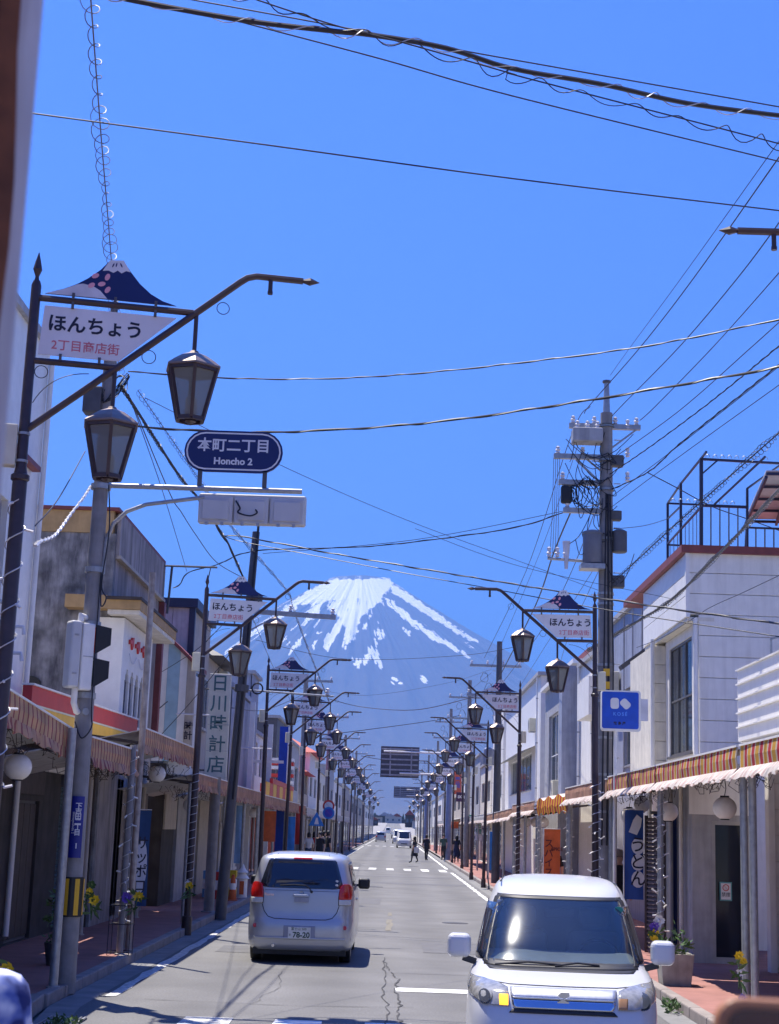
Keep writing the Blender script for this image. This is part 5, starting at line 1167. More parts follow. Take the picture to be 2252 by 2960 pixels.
# ------------------------------------------------------------------ awnings over the pavements
m_stL = stripes('awning_tan_crimson', [(.72,.46,.26),(.36,.08,.09),(.70,.46,.27),(.40,.10,.10)], [.16,.05,.15,.055])
m_stR = stripes('awning_yellow_red', [(.74,.42,.06),(.72,.62,.50),(.58,.04,.06),(.72,.62,.50)], [.15,.045,.13,.06])
m_stF = stripes('awning_faded_pink', [(.68,.42,.27),(.42,.14,.13)], [.17,.06])
m_frill = stripes('awning_frill_pale', [(.84,.78,.72),(.72,.55,.50)], [.09,.05])
m_check = stripes('awning_bold_red_yellow', [(.75,.42,.02),(.55,.03,.04)], [.32,.30])
m_trans = M('awning_roof_sheet', (.50,.48,.46), .6, var=.15, streak=.3)
def awning(side, y0, y1, zt, label, st, fr, hang=.42, lean=.10, xo=4.05, zt2=None, nposts=2, drop=.12, roofw=1.7, roof_rise=.32):
    zt2 = zt if zt2 is None else zt2; s = side
    if side < 0: roof_rise, lean = -.4, .03
    else: lean *= .6
    t = thing('awning', label, 'awning', (s*xo, y0, 0), 0, 'striped awnings along the shops')
    n = max(6, int((y1-y0)/.12)); Z = lambda u: zt+(zt2-zt)*u
    rnd = random.Random(int(y0*7)+side)
    ph = rnd.uniform(0, 6)
    b = MB(); vs = []; fs = []
    for i in range(n+1):
        u = i/n; y = y0+(y1-y0)*u; sag = .012*math.sin(y*2.3+ph)+.008*math.sin(y*6.1)
        vs += [(s*xo, y, Z(u)), (s*(xo-.012+sag*.5), y, Z(u)-hang*.3), (s*(xo-.005), y, Z(u)-hang*.6)]
    for i in range(n): fs += [(3*i,3*i+1,3*i+4,3*i+3),(3*i+1,3*i+2,3*i+5,3*i+4)]
    o = b.add(vs, fs).build('fascia', st, t, world=True); sd = o.modifiers.new('s','SOLIDIFY'); sd.thickness = .012
    b = MB(); vs = []; fs = []
    n2 = n*3
    for i in range(n2+1):
        u = i/n2; y = y0+(y1-y0)*u; rp = .009*math.sin(y*28+ph+2*math.sin(y*1.7))+.014*math.sin(y*5.3+ph)+.008*rnd.uniform(-1,1)
        vs += [(s*(xo-.005), y, Z(u)-hang*.6+.004), (s*(xo-lean*.6+rp), y, Z(u)-hang*.6-drop*.5+.4*rp), (s*(xo-lean+rp*1.6), y, Z(u)-hang*.6-drop-.02*math.sin(y*14)-.02*rnd.random())]
    for i in range(n2): fs += [(3*i,3*i+1,3*i+4,3*i+3),(3*i+1,3*i+2,3*i+5,3*i+4)]
    o = b.add(vs, fs).build('frill', fr, t, world=True); sd = o.modifiers.new('s','SOLIDIFY'); sd.thickness = .006
    MB().beam((s*(xo+.01), y0, zt+.012), (s*(xo+.01), y1, zt2+.012), .05, .024).build('edge_strip', m_white, t, world=True)
    x1 = s*(xo+roofw)
    MB().add([(s*(xo+.04),y0,zt-.02),(s*(xo+.04),y1,zt2-.02),(x1,y1,zt2+roof_rise),(x1,y0,zt+roof_rise),(s*(xo+.04),y0,zt-.035),(s*(xo+.04),y1,zt2-.035),(x1,y1,zt2+roof_rise-.015),(x1,y0,zt+roof_rise-.015)], [(0,1,2,3),(7,6,5,4),(0,4,5,1),(1,5,6,2),(2,6,7,3),(3,7,4,0)]).build('roof_sheet', m_trans, t, world=True)
    MB().beam((s*(xo+.06),y0,zt-hang*.7),(s*(xo+.06),y1,zt2-hang*.7),.06,.08).build('front_beam', m_steel, t, world=True)
    k = max(2, int((y1-y0)/1.6))
    for i in range(k+1):
        u = i/k; y = y0+.05+(y1-y0-.1)*u; MB().beam((s*(xo+.06),y,Z(u)-hang*.55),(x1,y,Z(u)-.05),.04,.05).build('rafter', m_brownwood, t, world=True)
    for i in range(nposts):
        y = y0+.15+(y1-y0-.3)*(i/max(nposts-1,1)); MB().tube([(s*(xo+.10),y,.1),(s*(xo+.10),y,zt-hang*.5)], .046, 10).build('post', m_steel, t, world=True, smooth=True)
    return t
AL = 'pinkish striped awning'
awning(-1, 13.6, 19.5, 3.52, 'tan and crimson striped awning before the pale corner building', m_stL, m_stF, zt2=3.15, nposts=0)
awning(-1, 20.45, 24.1, 3.15, 'tan and crimson striped awning in front of the red and yellow band', m_stL, m_stF, nposts=1)
awning(-1, 24.6, 30.9, 3.54, 'raised tan and crimson awning over the sliding doors', m_stL, m_stF, nposts=1)
awning(-1, 31.3, 38.2, 3.07, 'faded awning below the clock shop sign', m_stF, m_stF, hang=.34, nposts=2)
awning(-1, 38.5, 47.5, 3.03, 'faded awning in front of the corrugated shop', m_stF, m_stF, nposts=3)
awning(-1, 47.8, 71, 2.98, 'long faded awning under the red and yellow board', m_stF, m_stF, nposts=5)
awning(-1, 72, 100, 2.92, 'long awning past the blue triangle sign', m_trans, m_frill, nposts=6)
awning(-1, 101, 150, 2.9, 'farthest awning on the silver car\'s side', m_trans, m_frill, nposts=8)
awning(1, 9.8, 17.9, 3.17, 'yellow and red striped awning nearest the phone', m_stR, m_frill, lean=.2, xo=4.0, nposts=2)
awning(1, 18.05, 23.6, 3.17, 'yellow and red striped awning above the glass door', m_stR, m_frill, lean=.2, xo=4.0, nposts=1)
awning(1, 23.75, 29.0, 3.17, 'striped awning above the blue banner', m_stR, m_frill, lean=.2, xo=4.0, nposts=2)
awning(1, 29.15, 36.2, 3.14, 'faded striped awning beside the transformer pole', m_stF, m_frill, lean=.2, xo=4.0, nposts=2)
awning(1, 44.2, 52.4, 3.0, 'small faded awning beyond the red and yellow cloth', m_stF, m_frill, lean=.2, xo=4.0, nposts=3)
awning(1, 52.7, 67, 2.9, 'sloping awning at the lamp before the white shop house', m_stF, m_frill, lean=.2, xo=4.0, zt2=2.8, nposts=4)
awning(1, 68, 100, 2.9, 'long pale awning far along the white shops', m_trans, m_frill, lean=.1, xo=4.3, nposts=6)
awning(1, 112, 160, 2.9, 'farthest awning on the white car\'s side', m_trans, m_frill, lean=.1, xo=4.3, nposts=8)
# red and yellow cloth awning
t = thing('cloth_awning', 'drooping cloth awning in bold red and yellow blocks above the orange banner', 'awning', (4.2,40,2.9))
b = MB(); vs = []
for i in range(33):
    y = 36.5+7.4*i/32
    for j in range(5): u = j/4; vs.append((5.6-1.55*u, y, 3.30-.28*u-.05*math.sin(i*.6)*u))
    vs.append((4.03, y, 2.80-.03*math.sin(i*.8)))
    vs.append((4.06, y, 2.62-.04*math.sin(i*1.1)))
b.add(vs, [(i*7+j, i*7+j+1, i*7+8+j, i*7+7+j) for i in range(32) for j in range(4)]).build('roof_cloth', m_frill, t, world=True)
b = MB(); b.add(vs, [(i*7+j, i*7+j+1, i*7+8+j, i*7+7+j) for i in range(32) for j in (4,5)]).build('front_cloth', m_check, t, world=True)
for y in (36.6, 43.8): MB().tube([(4.12,y,.1),(4.12,y,3.0)], .05, 10).build('post', m_steel, t, world=True)
# red / yellow board over the far left awning
t = thing('striped_board', 'red and yellow striped board standing on the long faded awning', 'sign', (-4.4,58,3.0))
for k in range(10): MB().box(-4.35,-4.28,50+1.55*k,51.5+1.55*k,2.98,3.5 if k else 3.4).build('stripe', m_yellow if k%2 else m_red, t, world=True)
MB().box(-4.37,-4.26,54,65.5,3.503,3.68).build('top_rail', m_red, t, world=True)
# awning support posts of their own on the silver car's side
for i, (x, y, r_, h, mt, lb) in enumerate(((-3.96,18.75,.055,3.05,m_steel,'pale steel awning post right beside the concrete pole'),(-4.02,23.55,.05,3.1,m_concpole,'weathered post with flowers and a wire guard'),(-4.02,24.3,.05,5.9,M('rusty_pipe',(.40,.36,.32),.7,var=.3,scale=9,streak=1.0,streak_col=(.16,.06,.03),sscale=5),'tall rusty pipe post rising past the arched windows'),(-5.5,16.5,.07,3.2,m_brownwood,'tan timber post under the corner awning'),(-5.2,17.6,.07,3.2,m_brownwood,'second tan timber post under the corner awning'),(-5.35,27.2,.05,3.3,m_beige,'slim tan post beside the teal shutter'),(-5.2,30.6,.05,3.3,m_beige,'slim tan post in front of the sliding doors'),(-5.25,32.4,.05,3.2,m_beige,'slim tan post past the sliding doors'),(-4.1,35.4,.12,3.0,m_concpole,'thick grey post beside the clock shop pole'))):
    t = thing('support_post', lb, 'post', (x, y, .12)); p = MB().tube([(0,0,-.05),(0,0,h)], r_, 12).build('shaft', mt, t, smooth=True)
    MB().lathe([(r_*1.5,0),(r_*1.5,.02),(r_,.03)], 12).build('base', mt, t)
# wire flower guard
t = thing('wire_guard', 'square wire guard round the weathered post at the kerb', 'guard', (-4.02,23.55,.12))
for x in (-.16,.16):
    for y in (-.16,.16): MB().tube([(x,y,0),(x,y,.75)], .006, 5).build('upright', m_cable, t)
for z in (.05,.45,.72): MB().tube([(-.16,-.16,z),(.16,-.16,z),(.16,.16,z),(-.16,.16,z),(-.16,-.16,z)], .006, 5).build('hoop', m_cable, t)
# round white lanterns
LN = [(52,2217,-4.3,'beside the near lamp pole'),(454,2237,-4.3,'under the raised awning'),(550,2327,-4.3,'half hidden behind the wired lamp post'),(2095,2336,4.4,'in front of the glass door'),(1819,2358,4.4,'above the blue banner'),(1932,2347,4.4,'behind the light-strung awning post'),(1856,2325,4.75,'dim among the wires behind the blue banner'),(1572,2377,4.4,'above the orange banner'),(1546,2377,4.9,'behind the one above the orange banner'),(1742,2362,4.4,'behind the transformer pole'),(1485,2378,4.4,'under the small faded awning, nearer the street'),(1522,2377,4.6,'under the small faded awning, nearer the cloth awning'),
  (838,2367,-4.3,'hanging beside the tall lamp far past the silver car'),(733,2350,-4.4,'dark among the goods past the silver car')]
for px, py, X, lb in LN:
    p = atx(px, py, X); t = thing('paper_lantern', 'round white lantern '+lb, 'lantern', tuple(p), 0, 'round white lanterns under the awnings')
    MB().ball((0,0,0), .158, 20, 14, .96).build('globe', m_lantern, t, smooth=True)
    for z in (-.155,.14): MB().lathe([(.06,0),(.06,.022)], 14, (0,0,z)).build('cap', m_black, t)
    MB().tube([(0,0,.16),(.02,.01,.26),(0,0,.42)], .006, 5).build('hook', m_cable, t)
# tangled cords under the awnings
for i, (s, y0, y1, z0) in enumerate(((-1,15,19.4,2.85),(-1,20.6,24,2.72),(-1,24.8,30.8,2.95),(-1,31.4,38,2.62),(1,26.2,29.6,2.75),(1,19,22.8,2.8))):
    rnd = random.Random(i+3); b = MB()
    for k in range(16):
        y = rnd.uniform(y0, y1-1); x = s*(4.1+rnd.random()*.7); pts = []
        for j in range(9): pts.append((x+rnd.uniform(-.06,.06), y+j*.14+rnd.uniform(-.05,.05), z0+.12+.08*math.sin(j*.7+k)+rnd.uniform(-.06,.06)-.08*math.sin(math.pi*j/8)))
        b.tube(pts, .0045, 4)
    wh = ['corner awning','awning before the red and yellow band','raised awning','awning below the clock shop sign','awning above the blue banner','awning above the glass door'][i]
    tag(b.build('cord_tangle', m_brownwood, None), 'tangle of dark cords and twigs under the '+wh, 'garland', 'tangled cords under the awnings')
# fairy-light strings wound on posts
def lightstring(label, x, y, r_, z0, z1, pitch=.16, bulbs=True):
    t = thing('light_string', label, 'string lights', (x, y, .12)); pts = []; n = int((z1-z0)/pitch*10)
    for i in range(n): a = i*.6283; pts.append(((r_+.012)*math.cos(a), (r_+.012)*math.sin(a), z0+(z1-z0)*i/n))
    MB().tube(pts, .006, 4).build('cord', m_wirewhite, t)
    if bulbs:
        b = MB(); rnd = random.Random(int(x*10+y))
        for i in range(0, n, 7):
            p = Vector(pts[i]); d = Vector((p.x, p.y, 0)).normalized(); q = p+d*.07+Vector((0,0,rnd.uniform(-.05,.05))); b.tube([p, q], .012, 5)
        b.build('bulbs', m_white, t, kind='stuff')
lightstring('white cord light string wound round the second lamp post', -3.84, 29.7, .066, .8, 3.0, .15, False)
lightstring('white cord light string wound round the near lamp pole', -3.24, 12.5, .066, 2.2, 4.6, .3, True)
lightstring('bulb light string on the awning post beside the louvred shutter', 4.1, 23.9, .05, .6, 2.8)
lightstring('bulb light string on the lamp post by the transformer pole', 3.52, 27.0, .066, .8, 2.9)
lightstring('bulb light string on the post beside the orange banner', 4.12, 36.6, .055, .8, 2.8)
lightstring('bulb light string on the far post of the cloth awning', 4.12, 43.8, .055, .8, 2.8)
lightstring('cord light string on the weathered flower post', -4.02, 23.55, .05, .5, 3.0, .2)
lightstring('cord light string on the third lamp post near the white roof', 3.52, 43.8, .066, .5, 2.8)
# banners
def banner(label, px, py, Y, w_, h_, mat, texts, rz=0, base=.12):
    p = at(px, py, Y); t = thing('banner', label, 'banner', (p.x, Y, p.z-h_/2), rz)
    b = MB(); vs = []
    for j in range(9):
        for i in range(7): vs.append((-w_/2+w_*i/6, .02*math.sin(i*.9+j*.5), h_*j/8))
    b.add(vs, [(j*7+i, j*7+i+1, j*7+8+i, j*7+7+i) for j in range(8) for i in range(6)]).build('cloth', mat, t, smooth=True)
    MB().tube([(-w_/2-.015,0,-p.z+h_/2+base),(-w_/2-.015,0,h_+.03)], .012, 6).build('pole', m_white, t); MB().tube([(-w_/2-.015,0,h_+.015),(w_/2,0,h_+.015)], .008, 6).build('top_rod', m_white, t)
    for s, sz, mt, x, z, ver in texts: text(t, s, sz, mt, (x,-.032,z), ext=.001, vertical=ver, bold=.003)
    return t
banner('orange cloth banner with dark spice lettering', 1596, 2475, 40, .42, 1.35, m_orange, [('スパイス',.24,M('banner_maroon',(.10,.02,.02),.7),-.09,.62,True),('SPICE',.12,M('banner_maroon',(.10,.02,.02),.7),.12,.85,False)], R(4))
banner('blue cloth banner with white patches and black characters', 1833, 2470, 28.6, .34, 1.6, m_bluecloth, [('うどん',.30,m_ink,.07,.66,True)], R(-6))
t_ = [o for o in COL.objects if o.name.startswith('banner') and o.get('label','').startswith('blue')][0]
for z in (.95,.66,.36): MB().plate(ell(.07, z, .12, .15, 0, 14), -.028, -.024).build('white_patch', m_signwhite, t_)
MB().plate([(-.1,1.2),(.05,1.15),(.12,1.3),(.14,1.45),(.05,1.52),(-.02,1.42),(-.06,1.3)], -.028, -.024).build('white_patch', m_signwhite, t_)
banner('dark blue cloth banner with a white oval leaning by the sliding doors', 404, 2480, 29.2, .36, 1.75, M('banner_dark_blue',(.02,.06,.16),.8), [('サッポロ',.26,m_ink,.02,.75,True)], R(30))
t_ = [o for o in COL.objects if o.name.startswith('banner') and o.get('label','').startswith('dark blue')][0]
MB().plate(ell(.02,.72,.12,.5,0,18), -.029, -.025).build('white_oval', m_palegrey, t_)
banner('pale blue narrow banner among the goods past the silver car', 693, 2412, 44, .26, 1.6, M('banner_pale_blue',(.22,.38,.62),.8), [])
banner('blue and white checked banner at the lamp before the white shop house', 1428, 2460, 62, .36, 1.5, M('banner_sky_blue',(.05,.25,.65),.8), [])
banner('orange-red banner hanging past the silver car', 767, 2388, 52, .7, 1.0, m_orange, [])
banner('red narrow banner beyond the tall lamp past the silver car', 862, 2385, 66, .36, 1.6, m_red, [])
banner('tall sky-blue and white banner on the pavement beyond the silver car', 841, 2420, 62, .3, 1.6, M('banner_sky_blue',(.05,.25,.65),.8), [])
# hanging shop signs along the white car's side
def hsign(label, px0, py0, px1, py1, Y, mat, txt=None, tm=None, ver=False, tsz=.3):
    a, c = at(px0, py0, Y), at(px1, py1, Y); t = thing('shop_sign', label, 'sign', ((a.x+c.x)/2, Y, (a.z+c.z)/2)); w_, h_ = abs(c.x-a.x), abs(c.z-a.z)
    MB().box(-w_/2,w_/2,-.08,.08,-h_/2,h_/2).build('board', mat, t, bevel=.01)
    if txt: text(t, txt, tsz, tm or m_signwhite, (0,-.085,0), ext=.003, vertical=ver, bold=.006)
    s = 1 if (a.x+c.x) > 0 else -1
    MB().tube([(s*w_/2,0,0),(s*(w_/2+.5),0,0)], .03, 6).build('bracket', m_darkgray, t)
    return t
hsign('dark purple square sign reading SK-II', 1319, 2290, 1348, 2318, 98, M('purple_sign',(.045,.012,.06),.4), 'SK-II', m_signwhite, tsz=.24)
hsign('vertical red and blue lettered sign above the purple sign', 1313, 2230, 1333, 2296, 99, M('sign_salmon',(.62,.13,.08),.5), '薬局', M('sign_blue_ink',(.02,.12,.55),.5), True, .36)
hsign('pale green bordered vertical sign beside the far white shop', 1375, 2360, 1392, 2430, 84, m_palegrey, '名物', M('sign_green_ink',(.02,.25,.18),.5), True, .32)
hsign('small orange sign board above the dark-dressed pedestrian', 1305, 2375, 1325, 2395, 100, m_orange)
hsign('green and white shop sign at the cream shop', 1350, 2355, 1372, 2375, 88, M('sign_green',(.02,.30,.16),.5))
# posters in the shop windows
PO = [(-5.62,30.0,1.5,.4,.55,m_signwhite),(-5.62,30.75,1.4,.35,.5,m_flower_y),(-5.62,32.6,1.6,.45,.6,m_palegrey),(-5.62,33.6,1.45,.4,.5,m_red),(-5.86,15.0,1.6,.5,.7,m_signwhite),(-5.86,16.4,1.5,.5,.6,m_palegrey)]
PL = ['white sheet posted inside the sliding doors','yellow sheet posted inside the sliding doors','grey sheet posted past the slim tan post','red sheet posted past the slim tan post','white sheet in the corner shop window','grey sheet in the corner shop window']
for (x, y, z, w_, h_, mt), lb in zip(PO, PL): tag(MB().box(x,x+.006,y,y+w_,z,z+h_).build('poster', mt), lb, 'poster')
# ------------------------------------------------------------------ cars
def lerpk(keys, z):
    if z <= keys[0][0]: return keys[0][1:]
    for i in range(len(keys)-1):
        a, b = keys[i], keys[i+1]
        if a[0] <= z <= b[0]:
            h = b[0]-a[0]; u = (z-a[0])/h; p0 = keys[max(i-1,0)]; p3 = keys[min(i+2,len(keys)-1)]; out = []
            for c in range(1, len(a)):
                d = (b[c]-a[c])/h; d0 = (a[c]-p0[c])/(a[0]-p0[0]) if i > 0 else d; d1 = (p3[c]-b[c])/(p3[0]-b[0]) if i < len(keys)-2 else d
                m0 = 2*d*d0/(d+d0) if d*d0 > 0 else 0; m1 = 2*d*d1/(d+d1) if d*d1 > 0 else 0
                out.append((2*u**3-3*u*u+1)*a[c]+(u**3-2*u*u+u)*h*m0+(-2*u**3+3*u*u)*b[c]+(u**3-u*u)*h*m1)
            return tuple(out)
    return keys[-1][1:]
class Shell:
    """body of stacked rounded outlines; keys = (z, half width, rear y, front y, exponent)"""
    def __init__(s, keys, N=72): s.k = keys; s.N = N
    def ring(s, z):
        w_, yr, yf, n = lerpk(s.k, z); yc, hy = (yr+yf)/2, (yf-yr)/2; out = []
        for i in range(s.N):
            t = 2*math.pi*i/s.N; c, q = math.cos(t), math.sin(t)
            out.append((w_*math.copysign(abs(c)**(2/n), c), yc+hy*math.copysign(abs(q)**(2/n), q), z))
        return out
    def y(s, x, z, front):
        w_, yr, yf, n = lerpk(s.k, z); yc, hy = (yr+yf)/2, (yf-yr)/2
        d = hy*max(0, 1-min(abs(x)/w_, 1)**n)**(1/n); return yc+d if front else yc-d
    def x(s, y, z):
        w_, yr, yf, n = lerpk(s.k, z); yc, hy = (yr+yf)/2, (yf-yr)/2
        return w_*max(0, 1-min(abs(y-yc)/hy, 1)**n)**(1/n)
    def body(s, zs, name, mat, t, skip=None):
        b = MB(); vs = []
        for z in zs: vs += s.ring(z)
        N = s.N
        fs = [(i*N+j, i*N+(j+1)%N, (i+1)*N+(j+1)%N, (i+1)*N+j) for i in range(len(zs)-1) for j in range(N)]
        if skip: fs = [f for f in fs if not skip(sum((Vector(vs[i]) for i in f), Vector())/4)]
        fs += [tuple(range(N))[::-1], tuple((len(zs)-1)*N+j for j in range(N))]
        o = b.add(vs, fs).build(name, mat, t, smooth=True); o.data.set_sharp_from_angle(angle=R(60)); return o
    def patch(s, name, mat, t, rows, front, off=.006, nx=14, th=.004, kind=None):
        """rows = (z, x left, x right) from bottom to top, laid on the end of the car"""
        b = MB(); vs = []; sg = 1 if front else -1
        zs = []
        for i in range(len(rows)-1):
            for k in range(3): u = k/3; zs.append(tuple(p+(q-p)*u for p, q in zip(rows[i], rows[i+1])))
        zs.append(rows[-1])
        for z, a, c in zs:
            for i in range(nx+1): x = a+(c-a)*i/nx; vs.append((x, s.y(x, z, front)+sg*off, z))
        m_ = nx+1
        o = b.add(vs, [(j*m_+i, j*m_+i+1, j*m_+m_+1+i, j*m_+m_+i) for j in range(len(zs)-1) for i in range(nx)]).build(name, mat, t, smooth=True)
        sd = o.modifiers.new('s', 'SOLIDIFY'); sd.thickness = th; sd.offset = 0
        return o
    def side(s, name, mat, t, rows, sgn, off=.006, nx=12):
        b = MB(); vs = []; zs = []
        for i in range(len(rows)-1):
            for k in range(3): u = k/3; zs.append(tuple(p+(q-p)*u for p, q in zip(rows[i], rows[i+1])))
        zs.append(rows[-1])
        for z, a, c in zs:
            for i in range(nx+1): y = a+(c-a)*i/nx; vs.append((sgn*(s.x(y, z)+off), y, z))
        m_ = nx+1
        o = b.add(vs, [(j*m_+i, j*m_+i+1, j*m_+m_+1+i, j*m_+m_+i) for j in range(len(zs)-1) for i in range(nx)]).build(name, mat, t, smooth=True)
        sd = o.modifiers.new('s', 'SOLIDIFY'); sd.thickness = .004; sd.offset = 0
        return o
    def line(s, name, mat, t, pts, front, r=.004, off=.004):
        P_ = []
        for i in range(len(pts)-1):
            for k in range(5): u = k/5; P_.append((pts[i][0]+(pts[i+1][0]-pts[i][0])*u, pts[i][1]+(pts[i+1][1]-pts[i][1])*u))
        P_.append(pts[-1]); sg = 1 if front else -1
        return MB().tube([(x, s.y(x, z, front)+sg*off, z) for x, z in P_], r, 5).build(name, mat, t)
def wheel(t, x, y, r=.28, w_=.17):
    s = 1 if x > 0 else -1
    def ring(prof, nm, mt, par):
        n = 24; vs = []; k = len(prof)
        for rr, dx in prof:
            for j in range(n): a = 2*math.pi*j/n; vs.append((x+s*dx, y+rr*math.cos(a), r+rr*math.sin(a)))
        fs = [(i*n+j, i*n+(j+1)%n, (i+1)*n+(j+1)%n, (i+1)*n+j) for i in range(k-1) for j in range(n)] + [tuple(range(n)), tuple((k-1)*n+j for j in range(n))]
        return MB().add(vs, fs).build(nm, mt, par, smooth=True)
    o = ring([(r*.7,-w_/2),(r*.97,-w_/2),(r,-w_/2+.02),(r,w_/2-.02),(r*.95,w_/2),(r*.68,w_/2)], 'wheel', m_black, t)
    ring([(.02,w_/2-.03),(r*.66,w_/2-.02),(r*.69,w_/2+.004)], 'rim', m_steel, o)
m_silver = M('paint_silver_blue', (.45,.47,.52), .34, metal=.45, var=.02, coat=.6)
m_pearl = M('paint_white', (.58,.59,.61), .35, var=.015, coat=.5)
m_carglass = M('car_glass', (.012,.017,.030), .03, spec=.9, var=.02)
m_redlens = M('red_lens', (.50,.012,.01), .15, coat=.6, var=.05); m_clear = M('clear_lens', (.55,.55,.55), .15, coat=.6)
m_trim = M('black_trim', (.02,.02,.022), .5); m_chrome = M('chrome', (.62,.64,.68), .12, metal=1.0, var=.03)
m_platew = M('plate_white', (.72,.73,.71), .5); m_plateink = M('plate_green_ink', (.01,.06,.035), .5)
# ---- silver car, seen from behind
KS = [(.20,.80,.06,3.90,8),(.30,.835,.0,3.98,9),(.50,.845,-.01,3.99,9),(.62,.845,.0,3.99,9),(.70,.84,.03,3.97,9.5),(.95,.835,.05,3.90,10),(1.05,.825,.055,3.60,10),(1.16,.80,.07,3.25,9.5),(1.30,.765,.10,3.05,9),(1.45,.725,.145,2.8,8.5),(1.56,.695,.185,2.5,8),(1.61,.66,.22,2.2,7),(1.645,.58,.28,2.0,6),(1.67,.49,.40,1.8,5),(1.682,.33,.62,1.6,3),(1.686,.15,.85,1.4,2.5)]
t = thing('parked_car', 'silver hatchback van seen from behind, plate 78-20', 'car', (-1.405,24.45,0))
sh = Shell(KS); zs_ = sorted({k[0] for k in KS} | {.25,.4,.56,.66,.8,.88,1.1,1.22,1.38,1.5,1.59,1.63,1.66})
sh.body(zs_, 'body', m_silver, t)
MB().box(-.72,.72,.1,3.8,.13,.22).build('underbody', m_black, t)
for x in (-.70,.70):
    for y in (.62,3.25): wheel(t, x, y, .29)
sh.patch('rear_window', m_carglass, t, [(1.135,-.50,.50),(1.15,-.62,.62),(1.2,-.645,.645),(1.35,-.60,.60),(1.48,-.56,.56),(1.55,-.535,.535),(1.575,-.51,.51)], False, .006)
sh.patch('brake_light', m_redlens, t, [(1.578,-.15,.15),(1.605,-.14,.14)], False, .012)
for s in (-1, 1):
    def R_(rows): return [(z, *sorted((s*a, s*c))) for z, a, c in rows]
    tl = sh.patch('tail_lamp', m_redlens, t, R_([(.985,.59,.775),(1.05,.59,.79),(1.12,.60,.79),(1.17,.61,.775),(1.205,.64,.745),(1.215,.66,.72)]), False, .022, th=.03)
    c2 = sh.patch('reversing_lens', m_clear, tl, R_([(.90,.60,.77),(.93,.592,.775),(.982,.592,.775)]), False, .022, th=.03)
    sh.patch('lamp_surround', m_trim, tl, R_([(.893,.585,.785),(1.0,.58,.79),(1.1,.59,.795),(1.2,.62,.76)]), False, .003)
    rf = MB(); n = 16; rf.add([(s*.70+.032*math.cos(2*math.pi*i/n), sh.y(.70, .56+.032*math.sin(2*math.pi*i/n), False)-.012, .56+.032*math.sin(2*math.pi*i/n)) for i in range(n)], [tuple(range(n))]); o = rf.build('reflector', m_redlens, t); sd = o.modifiers.new('s','SOLIDIFY'); sd.thickness = .02
    sh.line('roof_groove', m_trim, t, [(s*.42,1.615),(s*.40,1.66)], False, .004, -.002)
    sh.side('rear_side_glass', m_carglass, t, [(1.17,.42,1.05),(1.3,.45,1.05),(1.45,.5,1.05),(1.53,.58,1.05)], s); sh.side('door_glass', m_carglass, t, [(1.17,1.12,2.0),(1.35,1.12,2.0),(1.53,1.12,1.95)], s); sh.side('front_door_glass', m_carglass, t, [(1.17,2.06,2.9),(1.35,2.06,2.72),(1.53,2.06,2.4)], s)
    mr = MB(); mr.box(s*.93-.10, s*.93+.10, 2.62, 2.76, 1.06, 1.24); mr.build('mirror', m_trim, t, bevel=.045); MB().beam((s*.78,2.72,1.12),(s*.86,2.7,1.12),.04).build('mirror_arm', m_trim, t)
    MB().box(s*.845-.012, s*.845+.012, 1.3, 1.48, .93, .965).build('door_handle', m_silver, t, bevel=.008)
sh.line('hatch_seam', m_trim, t, [(-.60,.885),(-.565,.78),(-.50,.70),(-.40,.672),(0,.665),(.40,.672),(.50,.70),(.565,.78),(.60,.885)], False, .006, .003)
sh.line('waist_seam', m_trim, t, [(-.57,1.10),(0,1.10),(.57,1.10)], False, .003, .002)
sh.patch('bumper_lip', m_silver, t, [(.37,-.80,.80),(.40,-.80,.80)], False, .02)
hd = sh.patch('hatch_handle', m_silver, t, [(1.01,-.12,.13),(1.045,-.115,.125)], False, .03, th=.03); MB().box(-.10,.12,-.005,.045,.93,1.0).build('handle_recess', m_bluegray, hd)
em = MB(); 
for a, c in ((.035,.028),(.02,.012)):
    P_ = ell(.0, 1.065, a, c, 0, 16); em.tube([(x, sh.y(x, z, False)-.012, z) for x, z in P_]+[(P_[0][0], sh.y(0,1.065,False)-.012, P_[0][1])], .0035, 5)
em.build('emblem', m_chrome, t)
text(t, 'Porte', .065, m_chrome, (-.50, sh.y(.5,1.03,False)-.008, 1.03), ext=.003)
wp = MB(); wp.tube([(-.34,sh.y(.34,1.175,False)-.03,1.175),(-.12,sh.y(0,1.19,False)-.035,1.192),(.06,sh.y(0,1.185,False)-.035,1.185),(.12,sh.y(.1,1.15,False)-.03,1.15),(.16,sh.y(.1,1.09,False)-.02,1.09)], .009, 6); wp.build('wiper', m_trim, t)
MB().tube([(.16,sh.y(.1,1.09,False)-.03,1.09),(.16,sh.y(.1,1.09,False)+.02,1.09)], .022, 10).build('wiper_hub', m_trim, t)
rc = MB().box(-.25,.245,-.02,.01,.365,.575).build('plate_recess', m_bluegray, t, bevel=.012)
pl = MB().box(-.175,.175,-.032,-.022,.385,.555).build('number_plate', m_platew, t, bevel=.004)
text(pl, '78-20', .115, m_plateink, (.03,-.034,.435), ext=.001, bold=.003); text(pl, '富士山 500', .05, m_plateink, (-.01,-.034,.525), ext=.001); text(pl, 'ま', .04, m_plateink, (-.145,-.034,.435), ext=.001)
MB().tube([(-.4,-.02,.27),(-.4,.2,.27)], .025, 10).build('exhaust', m_chrome, t)
MB().tube([(.5,.95,1.66),(.5,.93,1.70),(.47,.88,1.74)], .008, 6).build('antenna', m_black, t)
for z in (1.26,1.20): MB().plate(ell(.55,z,.024,.018,0,12), sh.y(.55,z,False)-.011, sh.y(.55,z,False)-.008).build('sticker', m_platew, t)
